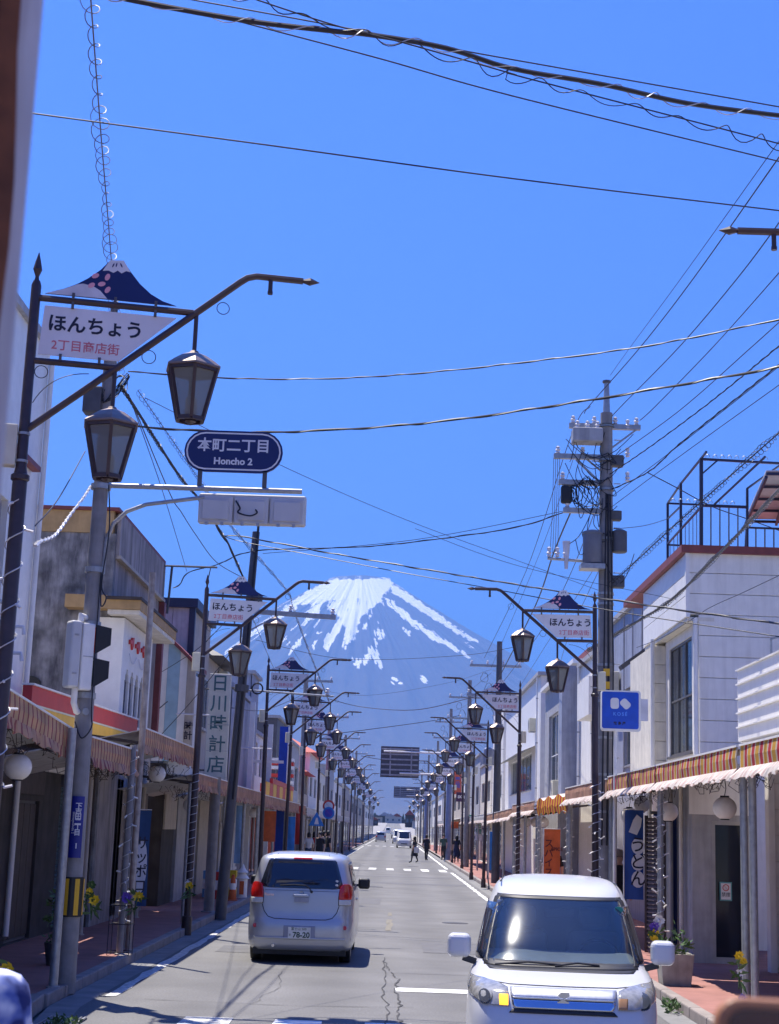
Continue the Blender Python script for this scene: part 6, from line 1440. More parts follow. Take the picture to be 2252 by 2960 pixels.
# ---- white car coming towards us (local +y is its front)
KW = [(.18,.68,.05,3.34,6),(.28,.72,.0,3.39,6.5),(.45,.735,-.01,3.40,6.5),(.62,.738,.0,3.395,6.5),(.76,.738,.02,3.375,6.5),(.86,.735,.03,3.345,6.2),(.93,.732,.035,3.30,6),(.97,.728,.04,3.23,5.8),(1.0,.722,.04,3.12,5.5),(1.03,.715,.045,2.95,5.2),(1.055,.708,.05,2.76,5),(1.075,.70,.05,2.66,5),(1.10,.695,.055,2.60,4.8),(1.25,.665,.08,2.43,4.4),(1.40,.632,.11,2.235,4.0),(1.52,.60,.15,2.055,3.7),(1.585,.575,.18,1.94,3.7),(1.63,.555,.20,1.85,3.9),(1.67,.525,.22,1.72,3.8),(1.70,.475,.25,1.55,3.7),(1.722,.39,.32,1.3,3.5),(1.733,.24,.45,1.1,3),(1.736,.1,.6,.9,2.5)]
t = thing('oncoming_car', 'white kei wagon seen from the front with the sun flashing on its windscreen', 'car', (1.565,15.08,0), math.pi-R(4.6))
sw = Shell(KW, 144); zs_ = sorted({k[0] for k in KW} | {1.11,1.14,1.2,1.3,1.36,1.43,1.49,1.54,1.56,1.575} | {.23,.36,.54,.7,.81,.9,.95,.985,1.015,1.042,1.065,1.088,1.17,1.33,1.46,1.55,1.6,1.65,1.685,1.712})
gw = [(1.088,.605),(1.12,.615),(1.25,.595),(1.40,.565),(1.52,.54),(1.565,.525),(1.58,.50)]
ingl = lambda c: c.y > 1.6 and 1.105 < c.z < 1.572 and abs(c.x) < lerpk(gw, c.z)[0]-.012
sw.body(zs_, 'body', m_pearl, t, ingl)
KI = [(z, w_-.035, yr+.05, yf-.05, n) for z, w_, yr, yf, n in KW if .86 <= z <= 1.71]
m_cabin = M('cabin_grey', (.16,.16,.17), .8); m_cabinlight = M('cabin_pale', (.42,.43,.44), .8)
Shell(KI, 72).body(sorted({k[0] for k in KI}|{1.11,1.14,1.2,1.3,1.36,1.45,1.56}), 'cabin_lining', m_cabin, t, lambda c: c.y > 1.55 and 1.02 < c.z < 1.59 and abs(c.x) < .62)
db = MB(); db.add([(-.60,2.05,1.0),(.60,2.05,1.0),(.60,2.05,1.16),(-.60,2.05,1.16),(-.58,2.56,.98),(.58,2.56,.98),(.58,2.52,1.075),(-.58,2.52,1.075)], [(0,1,2,3),(3,2,6,7),(7,6,5,4),(0,3,7,4),(1,5,6,2),(4,5,1,0)]); db.build('dashboard', M('dash_pale',(.62,.66,.66),.7), t)
for x in (-.32,.32):
    MB().box(x-.23,x+.23,1.25,1.42,.75,1.28).build('seat_back', m_cabinlight, t, bevel=.06); MB().box(x-.13,x+.13,1.28,1.38,1.31,1.48).build('headrest', m_cabinlight, t, bevel=.04)
MB().tube([(-.32+.17*math.cos(i*.35), 2.0+.05*math.sin(i*.35), 1.10+.16*math.sin(i*.35)) for i in range(19)], .014, 6).build('steering_wheel', m_trim, t)
for x in (-.3,.3): MB().box(x-.2,x+.2,.5,.62,.8,1.22).build('rear_seat', m_cabinlight, t, bevel=.05)
MB().box(-.62,.62,.1,3.25,.12,.2).build('underbody', m_black, t)
for x in (-.62,.62):
    for y in (.55,2.85): wheel(t, x, y, .27, .15)
m_shield = glassmat('windscreen_glass', (.015,.03,.07), .05, .40, 1.0)
wb_ = m_shield.node_tree.nodes['Principled BSDF']; wb_.inputs['Coat Weight'].default_value = .7; wb_.inputs['Coat Roughness'].default_value = .20
sw.patch('windscreen', m_shield, t, [(1.088,-.605,.605),(1.12,-.615,.615),(1.25,-.595,.595),(1.40,-.565,.565),(1.52,-.54,.54),(1.565,-.525,.525),(1.58,-.50,.50)], True, .007, nx=30)
for s in (-1, 1):
    sw.patch('windscreen_seal', m_trim, t, [(z, *sorted((s*(x-.03), s*(x+.016)))) for z, x in gw], True, .009, nx=4)
sw.patch('windscreen_seal', m_trim, t, [(1.562,-.53,.53),(1.592,-.52,.52)], True, .009, nx=24); sw.patch('windscreen_seal', m_trim, t, [(1.07,-.61,.61),(1.112,-.615,.615)], True, .009, nx=24)
sw.patch('cowl', m_trim, t, [(1.052,-.56,.56),(1.068,-.59,.59)], True, .006, nx=24)
for (x0, x1, z0, z1) in ((-.05,.30,1.085,1.10),(-.52,.0,1.078,1.095)):
    MB().tube([(-x0, sw.y(x0,z0,True)+.03, z0),(-(x0+x1)/2, sw.y((x0+x1)/2,z1,True)+.03, z1+.012),(-x1, sw.y(x1,z1,True)+.028, z1)], .008, 6).build('wiper', m_trim, t)
for s in (-1, 1):
    def R_(rows): return [(z, *sorted((s*a, s*c))) for z, a, c in rows]
    hl = sw.patch('headlamp', M('headlamp_lens',(.30,.30,.29),.12,coat=1.0,var=.25,scale=25), t, R_([(.845,.40,.52),(.865,.398,.62),(.895,.40,.70),(.93,.405,.725),(.965,.41,.728),(.99,.48,.722),(1.005,.60,.715)]), True, .010, th=.012)
    c = MB(); n = 18
    for rr, dz in ((.062,.022),(.045,.027)):
        c.add([(s*.585+rr*math.cos(2*math.pi*i/n), sw.y(.585+rr*math.cos(2*math.pi*i/n), .905+rr*math.sin(2*math.pi*i/n), True)+dz, .905+rr*math.sin(2*math.pi*i/n)) for i in range(n)], [tuple(range(n))])
    c.build('projector', M('headlamp_dark',(.10,.11,.13),.12,metal=.5), hl)
    # indicator: lit amber on the car's own side shown glowing in the photo
    sw.patch('indicator', M('amber_lit',(.95,.42,.03),.3,emis=1.2) if s > 0 else M('amber_dull',(.40,.22,.10),.3), hl, R_([(.85,.405,.47),(.90,.405,.475),(.96,.412,.475)]), True, .016, nx=5)
    sw.side('front_door_glass', m_carglass, t, [(1.10,1.3,2.42),(1.3,1.3,2.2),(1.52,1.3,1.95)], s); sw.side('rear_door_glass', m_carglass, t, [(1.10,.4,1.24),(1.3,.45,1.24),(1.52,.5,1.24)], s)
    mo_ = MB().box(s*.815-.095, s*.815+.095, 2.28, 2.42, 1.10, 1.29).build('mirror', m_pearl, t, bevel=.05)
    MB().beam((s*.68,2.33,1.07),(s*.78,2.35,1.10),.05).build('mirror_arm', m_trim, t)
    MB().box(s*.736-.01, s*.736+.01, 1.0, 1.16, .90, .935).build('door_handle', m_pearl, t, bevel=.006)
    MB().tube([(s*.47,.45,1.702),(s*.50,1.6,1.688)], .006, 5).build('roof_groove', m_trim, t)
gr_ = sw.patch('grille', m_chrome, t, [(.835,-.36,.36),(.86,-.375,.375),(.895,-.383,.383)], True, .012, nx=24, th=.01)
sw.patch('grille_upper', M('grille_satin',(.50,.51,.53),.35,metal=.6,var=.1,scale=30), t, [(.905,-.385,.385),(.95,-.395,.395),(.972,-.395,.395)], True, .012, nx=24, th=.01)
sw.line('grille_bar', m_chrome, t, [(-.37,.905),(0,.905),(.37,.905)], True, .008, .018)
sw.patch('grille_slot', m_trim, t, [(.80,-.40,.40),(.83,-.37,.37)], True, .006, nx=24)
sw.line('bonnet_seam', m_trim, t, [(-.715,1.0),(-.6,1.0),(-.4,.985),(0,.982),(.4,.985),(.6,1.0),(.715,1.0)], True, .005, .004)
MB().plate([(-.045,.955),(.02,.955),(.045,.93),(-.005,.91),(.045,.885),(.045,.86),(-.02,.86),(-.045,.885),(.005,.905),(-.045,.93)], sw.y(0,.9,True)+.022, sw.y(0,.9,True)+.03).build('emblem', m_chrome, t)
MB().box(-.33,.33,3.38,3.41,.44,.58).build('lower_intake', m_trim, t); pl = MB().box(-.165,.165,3.405,3.415,.46,.625).build('number_plate', m_platew, t)
for s in (-1,1): MB().box(s*.55-.09,s*.55+.09,3.34,3.385,.40,.48).build('fog_lamp', m_clear, t, bevel=.02)
b = MB(); x0, z0 = -.49, 1.50; b.plate(ell(x0,z0,.038,.026,0,14), sw.y(x0,z0,True)+.012, sw.y(x0,z0,True)+.016); b.build('inspection_sticker', M('sticker_green',(.02,.32,.22),.4), t)
b = MB(); b.plate([(.46,1.515),(.52,1.515),(.52,1.545),(.46,1.545)], sw.y(.5,1.53,True)+.012, sw.y(.5,1.53,True)+.016); b.build('corner_sticker', m_platew, t)
MB().box(-.12,.12,1.90,1.94,1.42,1.49).build('rear_view_mirror', m_trim, t)
MB().tube([(.60,1.2,1.60),(.62,1.15,1.72)], .006, 5).build('antenna', m_black, t)
# ---- small far vehicles
def far_car(label, x, y, rz, mat, w_=.74, L_=3.4, h_=1.9, van=True):
    k = [(.2,w_-.05,.03,L_-.06,6),(.35,w_,0,L_,7),(.75,w_,.0,L_-.02,7),(.95,w_-.01,.02,L_-.10,6.5),(1.02,w_-.02,.03,L_-.2 if van else L_-.8,6),(h_*.8,w_-.08,.08,L_-.55 if van else L_-1.3,5.5),(h_-.08,w_-.12,.12,L_-.75 if van else L_-1.5,5),(h_-.02,w_-.25,.3,L_-1.1 if van else L_-1.7,4),(h_,.1,.9,L_-1.6 if van else L_-2,3)]
    t = thing('far_car', label, 'car', (x, y, gz(y)), rz, 'distant vehicles on the street'); s_ = Shell(k, 40); s_.body(sorted({q[0] for q in k}|{.5,1.2,1.4}), 'body', mat, t)
    for fr, nm in ((True,'windscreen'),(False,'rear_window')): s_.patch(nm, m_carglass, t, [(1.06,-w_+.12,w_-.12),(h_*.8,-w_+.18,w_-.18),(h_-.16,-w_+.22,w_-.22)], fr, .008, nx=8)
    for s in (-1,1):
        s_.patch('headlamp', m_clear, t, [(.72,*sorted((s*.5,s*(w_-.06)))),(.88,*sorted((s*.5,s*(w_-.06))))], True, .012, nx=4); s_.patch('tail_lamp', m_redlens, t, [(.72,*sorted((s*.56,s*(w_-.06)))),(.95,*sorted((s*.56,s*(w_-.06))))], False, .012, nx=4)
        for yy in (.6, L_-.65): wheel(t, s*(w_-.1), yy, .28)
    s_.patch('grille', m_trim, t, [(.42,-.35,.35),(.52,-.35,.35)], True, .01, nx=6)
    return t
far_car('white minivan driving towards us past the pedestrians', 1.25, 178, math.pi, m_pearl, .86, 4.4, 1.95)
far_car('white van following the minivan past the pedestrians', .75, 226, math.pi, m_pearl, .86, 4.6, 2.0)
far_car('silver hatchback driving away on the far road', -1.9, 240, 0, m_silver, .82, 3.9, 1.6, False)
far_car('small dark car farthest along the road', .4, 330, math.pi, M('paint_dark',(.06,.07,.10),.3,coat=.6), .8, 4, 1.6, False)
far_car('white car near the end of the road', 1.2, 400, math.pi, m_pearl, .82, 4, 1.7, False)
far_car('pale van near the end of the road', -1.6, 470, 0, m_coolwhite, .85, 4.4, 1.95)

# ------------------------------------------------------------------ people
def person(label, x, y, rz, h, top, legs, pose=None, hair=True, dress=None, hat=None, zb=None, extra=None):
    """one skinned body; colours by height; arms and legs from pose"""
    P_ = dict(la=(.0,-.28), ra=(.0,-.28), lstep=.0, rstep=.0, bend=0); P_.update(pose or {})
    k = h/1.70; fat = 1.16
    J = {}
    J['pel'] = (0,0,.93); J['wst'] = (0,.005,1.08); J['cst'] = (0,.0,1.28); J['nck'] = (0,.015,1.44); J['hd0'] = (0,.025,1.53); J['hd1'] = (0,.035,1.62)
    E_ = [('pel','wst'),('wst','cst'),('cst','nck'),('nck','hd0'),('hd0','hd1')]
    rad = dict(pel=(.145,.105), wst=(.125,.09), cst=(.15,.10), nck=(.052,.052), hd0=(.07,.085), hd1=(.078,.098))
    for s, nm, st in ((-1,'l',P_['lstep']),(1,'r',P_['rstep'])):
        J[nm+'hip'] = (s*.09,0,.88); J[nm+'kn'] = (s*.095, .02+st*.5, .49+abs(st)*.02); J[nm+'an'] = (s*.095, st-.02, .085+max(0,-st)*.25); J[nm+'to'] = (s*.11, st+.15, .03+max(0,-st)*.1)
        E_ += [('pel',nm+'hip'),(nm+'hip',nm+'kn'),(nm+'kn',nm+'an'),(nm+'an',nm+'to')]
        rad.update({nm+'hip':(.09,.09), nm+'kn':(.056,.056), nm+'an':(.037,.037), nm+'to':(.036,.028)})
        ey, hz_ = P_['la' if s < 0 else 'ra']
        J[nm+'sh'] = (s*.18,0,1.385); J[nm+'el'] = (s*.235, .0+ey*.4-.02, 1.12+.05*abs(ey)); J[nm+'wr'] = (s*.24, .05+ey, 1.12+hz_+.03); J[nm+'ha'] = (s*.235, .09+ey*1.15, 1.12+hz_*1.25)
        E_ += [('cst',nm+'sh'),(nm+'sh',nm+'el'),(nm+'el',nm+'wr'),(nm+'wr',nm+'ha')]
        rad.update({nm+'sh':(.058,.058), nm+'el':(.042,.042), nm+'wr':(.03,.03), nm+'ha':(.038,.022)})
    keys = list(J); me = bpy.data.meshes.new('body'); me.from_pydata([tuple(c*k for c in J[q]) for q in keys], [(keys.index(a), keys.index(b)) for a, b in E_], [])
    o = bpy.data.objects.new('tmp', me); COL.objects.link(o)
    md = o.modifiers.new('skin', 'SKIN'); md.use_smooth_shade = True
    for i, q in enumerate(keys): v = me.skin_vertices[0].data[i]; v.radius = (rad[q][0]*k*fat, rad[q][1]*k*fat); v.use_root = (q == 'pel')
    sb_ = o.modifiers.new('sub', 'SUBSURF'); sb_.levels = 2; sb_.render_levels = 2
    dg = bpy.context.evaluated_depsgraph_get(); dg.update(); fm = bpy.data.meshes.new_from_object(o.evaluated_get(dg)); bpy.data.objects.remove(o)
    fm.materials.clear()
    for q in (m_skin, top, legs, m_black): fm.materials.append(q)
    for p in fm.polygons:
        c = p.center/k
        arm = abs(c.x) > .19 and c.z > .7
        p.material_index = 3 if c.z < .085 else (0 if c.z > 1.43 or (arm and c.z < 1.16) else (2 if c.z < .95 and not arm else 1)); p.use_smooth = True
    zb = (.125+gz(y)) if zb is None else zb
    t = thing('person', label, 'person', (x, y, zb), rz); obj('body', fm, t)
    face = MB(); face.ball((0,.128*k,1.575*k), .014*k, 8, 6); face.build('nose', m_skin, t)
    for s in (-1,1): MB().ball((s*.032*k,.122*k,1.60*k), .010*k, 8, 6).build('eye', m_black, t); MB().ball((s*.08*k,.03*k,1.585*k), .018*k, 6, 5, 1.4).build('ear', m_skin, t)
    if hair: MB().lathe([(.006,.19),(.05,.18),(.085,.14),(.10,.08),(.10,.0),(.085,-.05 if hair is True else -.22),(.06,-.06 if hair is True else -.26)], 14, (0,.0,1.55*k)).build('hair', m_hair, t, smooth=True)
    if dress: MB().lathe([(.15*k,1.36*k),(.165*k,1.2*k),(.135*k,1.05*k),(.19*k,.85*k),(.25*k,.45*k),(.24*k,.44*k)], 18).build('dress', dress, t, smooth=True)
    if hat: hat(t, k)
    return t
m_dk = M('cloth_dark', (.02,.022,.03), .85, var=.2, scale=20); m_wh = M('cloth_white', (.62,.61,.60), .8); m_jn = M('cloth_denim', (.05,.07,.13), .85); m_rd = M('cloth_red', (.45,.02,.02), .8); m_gy = M('cloth_grey', (.20,.20,.21), .85); m_tan = M('cloth_tan', (.35,.26,.18), .85)
person('pedestrian in black carrying a white bag, crossing the far road', 1.4, 99.5, R(70), 1.62, m_dk, m_dk, dict(lstep=.2, rstep=-.2, ra=(.15,-.2)), hair='long', dress=m_dk, zb=0)
t = thing('hand_bag', 'white bag held by the pedestrian crossing the far road', 'bag', (1.52,99.3,.62)); MB().box(-.16,.16,-.06,.06,0,.36).build('pouch', m_wh, t, bevel=.03); MB().tube([(-.1,0,.35),(-.06,0,.52),(.06,0,.52),(.1,0,.35)], .008, 5).build('strap', m_wh, t)
person('pedestrian in dark clothes stepping on to the far kerb', 2.35, 108.5, R(-20), 1.74, m_dk, m_dk, dict(lstep=.16, rstep=-.16), zb=0)
person('woman in a long dark navy dress walking away on the red pavement', 4.0, 97.5, 0, 1.66, m_dk, m_dk, dict(lstep=.12, rstep=-.12), hair='long', dress=M('cloth_navy',(.02,.025,.06),.85))
person('pedestrian in green and black beside the blue-grey sign pole', 3.45, 106, R(160), 1.7, M('cloth_green',(.06,.11,.08),.85), m_dk)
person('man with short dark hair standing behind the white car roof', 4.15, 40.3, R(170), 1.70, m_dk, m_jn)
person('woman with long dark hair in a pale coat by the orange banner', 4.55, 45, R(190), 1.66, m_gy, m_jn, hair='long')
person('man in black bending near the blue curtain doorway', 4.22, 31.2, R(150), 1.72, m_dk, m_dk)
person('person in dark clothes and tan cap beside the blue banner', 4.36, 30.2, R(200), 1.70, m_dk, m_dk, hat=lambda t, k: MB().lathe([(.01,.12),(.08,.10),(.105,.02),(.105,-.01),(.16,-.02),(.10,-.015)], 14, (0,.02,1.62*k)).build('cap', m_tan, t, smooth=True))
for i, (px, Y, c1, c2, lb) in enumerate(((892,76,m_wh,m_jn,'white top'),(908,79,m_rd,m_dk,'red jacket'),(925,74,m_dk,m_dk,'black jacket'),(936,82,m_gy,m_jn,'grey jacket'),(948,75,m_dk,m_jn,'dark top and jeans'))):
    p = at(px, 2440, Y); person('pedestrian in a %s in the group past the silver car' % lb, p.x, Y, R(20+70*i), 1.62+.03*i, c1, c2, dict(lstep=.1*(i%2), rstep=-.1*(i%2)), hair='long' if i%2 else True)
# passer-by in a patterned bucket hat, close to the camera
m_hat = bpy.data.materials.new('hat_blue_white_cloth'); m_hat.use_nodes = True; n_ = m_hat.node_tree.nodes; L_ = m_hat.node_tree.links
tc = n_.new('ShaderNodeNewGeometry'); nz = n_.new('ShaderNodeTexNoise'); nz.inputs['Scale'].default_value = 11; nz.inputs['Detail'].default_value = 2; L_.new(tc.outputs['Position'], nz.inputs['Vector'])
rp = n_.new('ShaderNodeValToRGB'); e = rp.color_ramp.elements; e[0].position = .34; e[0].color = (.02,.03,.13,1); e[1].position = .58; e[1].color = (.60,.60,.66,1); x_ = e.new(.45); x_.color = (.13,.17,.38,1); L_.new(nz.outputs[0], rp.inputs[0]); L_.new(rp.outputs[0], n_['Principled BSDF'].inputs['Base Color']); n_['Principled BSDF'].inputs['Roughness'].default_value = .9
def bucket(t, k):
    MB().lathe([(.02,.19),(.05,.186),(.09,.172),(.113,.145),(.124,.10),(.128,.06),(.132,.03)], 24, (0,.03,1.60*k)).build('hat_crown', m_hat, t, smooth=True)
    MB().lathe([(.132,.036),(.135,.03),(.134,.005),(.131,.0)], 24, (0,.03,1.60*k)).build('hat_band', m_wh, t, smooth=True)
    MB().lathe([(.131,.004),(.20,-.05),(.205,-.055),(.20,-.06),(.125,-.005)], 24, (0,.03,1.60*k)).build('hat_brim', m_hat, t, smooth=True)
hp = at(-42, 2795, 4.6)
person('passer-by in a blue and white patterned bucket hat close to the camera', hp.x, 4.6, R(-15), (hp.z-.02)/1.79*1.70, m_jn, m_dk, hat=bucket, zb=.0)

# ------------------------------------------------------------------ things near the lens
t = thing('rusted_post', 'blurred rusty white post close to the camera', 'post', (0,0,0))
pe = at(127, 0, 1.05); rr = .034
pc_ = Vector((pe.x-rr*1.04, 1.05, 0)); t.location = pc_; t.matrix_basis = Matrix.Translation(pc_)
MB().tube([(0,0,0),(0,0,3.6)], rr, 20).build('shaft', m_rustpost, t, smooth=True); MB().lathe([(.08,0),(.08,.015),(.045,.02)], 16).build('base', m_rustpost, t)
m_rustb = M('rust_band', (.16,.055,.02), .85, var=.4, scale=30)
b = MB(); vs = []; n = 26
for j in range(n+1):
    z = 1.9+1.3*j/n; c = R(-60)+.08*math.sin(j*.7); wdt = .42+.07*math.sin(j*1.1)
    for i in range(6): a = c-wdt+2*wdt*i/5; vs.append(((rr+.0012)*math.cos(a), (rr+.0012)*math.sin(a), z))
b.add(vs, [(j*6+i, j*6+i+1, j*6+7+i, j*6+6+i) for j in range(n) for i in range(5)]).build('rust_patch', m_rustb, t, smooth=True)
b = MB(); vs = []
for j in range(n+1):
    z = 1.9+1.3*j/n; c = R(-88)+.1*math.sin(j*.9+1); wdt = .2+.06*math.sin(j*1.3)
    for i in range(6): a = c-wdt+2*wdt*i/5; vs.append(((rr+.002)*math.cos(a), (rr+.002)*math.sin(a), z))
b.add(vs, [(j*6+i, j*6+i+1, j*6+7+i, j*6+6+i) for j in range(n) for i in range(5)]).build('flaking_patch', M('rust_dark', (.035,.012,.01), .85, var=.4, scale=30), t, smooth=True)
t = thing('phone_on_stick', 'blurred phone in a brown case held up on a slim stand near the camera', 'phone', (0,0,0))
c0 = at(2060, 2888, .85); pw, ph = .165, .078
t.location = (c0.x+pw/2, .85, c0.z-ph/2); t.rotation_euler = (0, R(1.2), 0)
MB().plate(rrect(pw, ph, .014), -.005, .006).build('case', M('case_brown',(.30,.13,.055),.5), t, bevel=.003)
MB().plate(rrect(pw-.012, ph-.012, .010), -.0065, -.0055).build('screen', M('phone_screen',(.006,.008,.02),.1,spec=.8), t)
MB().beam((0,.012,-ph/2),(0,.012,-ph/2-.03),.03,.02).build('clamp', m_black, t); MB().tube([(0,.012,-ph/2-.03),(0,.012,-(c0.z-ph/2)+.02)], .009, 10).build('stick', m_black, t)
for a in (0,2.1,4.2): MB().tube([(0,.012,-(c0.z-ph/2)+.25),(.22*math.cos(a),.012+.22*math.sin(a),-(c0.z-ph/2)+.008)], .007, 8).build('leg', m_black, t)

# ------------------------------------------------------------------ flowers, planters, weeds
def flowerset(name, label, loc, items, cat='flowers', stem_to=None):
    t = thing(name, label, cat, loc); rnd = random.Random(int(loc[1]*31))
    for (dx, dy, dz, r_, mt) in items:
        b = MB()
        for k in range(9):
            a = 2*math.pi*k/9+rnd.random()*.4; d = Vector((math.cos(a), -.35*rnd.uniform(.6,1.4), math.sin(a))); q = d.cross(Vector((0,1,.2))).normalized()*r_*.35
            c = Vector((dx,dy,dz)); b.add([c, c+d*r_*.6+q, c+d*r_*rnd.uniform(.85,1.1), c+d*r_*.6-q], [(0,1,2,3)])
        b.ball((dx,dy-.015,dz), r_*.28, 8, 6); b.build('bloom', mt, t)
        MB().tube([(dx,dy+.01,dz),(dx*.6,dy+.02,dz*.5),(0,.02,-.25)], .006, 5).build('stem', m_green, t)
    b = MB()
    for k in range(10):
        a = rnd.uniform(0,6.28); l = rnd.uniform(.10,.22); p = Vector((rnd.uniform(-.05,.05),0,rnd.uniform(-.2,.05))); d = Vector((math.cos(a),-.4,math.sin(a)*.8)); q = d.cross(Vector((0,1,0))).normalized()*.02
        b.add([p, p+d*l*.5+q, p+d*l, p+d*l*.5-q], [(0,1,2,3)])
    b.build('leaves', m_green, t); return t
p = at(395,2600,23.4); flowerset('flower_bunch', 'yellow and violet artificial flowers tied on the weathered post', (p.x-.03,23.45,p.z+.02), [(.05,0,.02,.085,m_flower_y),(-.13,0,-.0,.09,m_flower_p)])
p = at(548,2560,29.5); flowerset('flower_bunch', 'yellow and white artificial flowers on the second lamp post', (p.x,29.5,p.z), [(0,0,0,.085,m_flower_y),(-.03,.01,.05,.06,m_flower_w)])
p = at(248,2605,19.1); flowerset('flower_bunch', 'yellow flowers with green leaves behind the striped warning wrap', (p.x,19.5,p.z), [(.03,0,.0,.075,m_flower_y),(-.04,.0,.10,.05,m_flower_y),(-.02,.02,.18,.06,m_green),(-.05,.0,.05,.06,m_green)])
p = at(22,2800,14.5); flowerset('flower_bunch', 'single yellow bloom behind the patterned bucket hat', (p.x,14.5,p.z), [(0,0,0,.07,m_flower_y)])
p = at(2125,2790,18.2); flowerset('flower_bunch', 'yellow, white and blue flowers on the awning post nearest the phone', (p.x,18.0,p.z), [(.0,0,.12,.06,m_flower_y),(.05,0,.06,.05,m_flower_y),(.02,0,-.05,.06,m_flower_w),(.03,0,-.34,.055,M('flower_blue',(.03,.08,.6),.6))])
p = at(1885,2680,23); flowerset('flower_bunch', 'white, violet and sunflower blooms above the concrete planter', (p.x,22.6,p.z), [(.03,0,.12,.09,m_flower_w),(-.04,0,.03,.08,m_flower_p),(-.03,0,-.10,.10,m_flower_y)])
t = thing('planter', 'square concrete planter with green plants at the kerb beside the white car', 'planter', (3.95,21.9,.12))
MB().add([(-.19,-.19,0),(.19,-.19,0),(.19,.19,0),(-.19,.19,0),(-.23,-.23,.42),(.23,-.23,.42),(.23,.23,.42),(-.23,.23,.42),(-.19,-.19,.42),(.19,-.19,.42),(.19,.19,.42),(-.19,.19,.42),(-.18,-.18,.36),(.18,-.18,.36),(.18,.18,.36),(-.18,.18,.36)], [(3,2,1,0),(0,1,5,4),(1,2,6,5),(2,3,7,6),(3,0,4,7),(4,5,9,8),(5,6,10,9),(6,7,11,10),(7,4,8,11),(8,9,13,12),(9,10,14,13),(10,11,15,14),(11,8,12,15),(12,13,14,15)]).build('pot', M('pot_concrete',(.34,.32,.28),.9,var=.25,streak=.4), t)
def leafmass(t, n, rx, ry, z0, z1, l0=.06, l1=.13, seed=1, mt=None, nm='leaves'):
    b = MB(); rnd = random.Random(seed)
    for k in range(n):
        a = rnd.uniform(0,6.28); r_ = math.sqrt(rnd.random()); p = Vector((rx*r_*math.cos(a), ry*r_*math.sin(a), rnd.uniform(z0,z1)*(1.1-.4*r_)))
        d = Vector((rnd.uniform(-1,1),rnd.uniform(-1,1),rnd.uniform(-.2,1))).normalized(); q = d.cross(Vector((rnd.uniform(-1,1),rnd.uniform(-1,1),rnd.uniform(-1,1)))).normalized(); l = rnd.uniform(l0,l1)
        b.add([p, p+d*l*.5+q*l*.22, p+d*l, p+d*l*.5-q*l*.22], [(0,1,2,3)])
    return b.build(nm, mt or m_green, t)
leafmass(t, 130, .22, .22, .38, .75, seed=4)
t = thing('potted_plant', 'dark potted plant against the shop wall behind the concrete pole', 'plant', (-4.55,21.6,.12)); MB().lathe([(.13,0),(.17,.25),(.18,.3),(.14,.3)], 16).build('pot', m_darkgray, t, smooth=True); leafmass(t, 160, .18, .18, .3, 1.15, seed=8)
t = thing('kerb_weeds', 'small green weeds growing beside the drain grate', 'weeds', (-3.3,16.2,.0)); leafmass(t, 110, .16, .28, .02, .12, .04,.09, seed=9)
t = thing('kerb_weeds', 'small green weeds growing in the gutter below the concrete planter', 'weeds', (3.5,19.6,.0)); leafmass(t, 110, .10, .3, .02, .16, .04,.10, seed=10)
# goods and colourful clutter past the silver car
rnd = random.Random(21)
gd = [('orange and white striped barrier cone',-4.15,41,m_orange),('red crate stack',-4.6,41.6,m_red),('white plastic lantern tower',-4.05,42.5,m_white),('yellow box of goods',-4.5,43.4,m_flower_y),('pale blue bin',-4.9,42.4,M('bin_blue',(.15,.35,.6),.5))]
for lb, x, y, mt in gd:
    t = thing('shop_goods', lb+' on the pavement past the silver car', 'goods', (x,y,.12))
    if 'cone' in lb:
        MB().lathe([(.16,0),(.16,.02),(.11,.03),(.05,.62),(.03,.66)], 14).build('cone', m_orange, t, smooth=True); MB().lathe([(.088,.28),(.071,.44)], 14).build('band', m_white, t)
    elif 'tower' in lb:
        MB().lathe([(.14,0),(.14,.5),(.19,.52),(.08,.66),(.16,.68),(.05,.8),(.02,.9)], 14).build('tower', mt, t, smooth=True); MB().box(-.06,.06,-.15,-.135,.1,.45).build('door', m_orange, t)
    else:
        for k in range(3): MB().box(-.2,.2,-.16,.16,.24*k,.24*k+.22).build('box', mt if k != 1 else m_signwhite, t, bevel=.01)
t = thing('white_shutter_gate', 'white slatted gate past the silver car', 'gate', (-5.3,52,.12))
for k in range(14): MB().box(-5.3+.0,-5.25,47.5+.35*k,47.72+.35*k,.5,2.1).build('slat', m_coolwhite, t, world=True)
for z in (.6,1.95): MB().box(-5.24,-5.21,47.4,52.4,z,z+.08).build('rail', m_coolwhite, t, world=True)
# road signs on posts
def rsign(label, px, py, Y, kind, X=None):
    p = at(px, py, Y); t = thing('road_sign', label, 'sign', (p.x, Y, .12+gz(Y))); z = p.z-.12-gz(Y)
    MB().tube([(0,.03,0),(0,.03,z+.3)], .03, 8).build('post', m_steel, t)
    if kind == 'tri': MB().plate([(-.38,z-.28),(.38,z-.28),(0,z+.38)], -.01, .01).build('board', M('sign_blue',(.02,.18,.55),.4), t); MB().plate([(-.10,z-.2),(.12,z-.2),(.05,z+.1),(-.02,z+.1)], -.016, -.011).build('pictogram', m_signwhite, t)
    else:
        MB().plate(ell(0,z,.30,.30,0,22), -.01, .01).build('board', m_red if kind == 'red' else M('sign_blue',(.02,.18,.55),.4), t); MB().plate(ell(0,z,.21,.21,0,22), -.016, -.011).build('inner', m_signwhite if kind == 'red' else M('sign_violet',(.05,.05,.45),.4), t)
        MB().beam((-.15,-.018,z+.15),(.15,-.018,z-.15),.05,.006).build('bar', m_red, t)
    return t
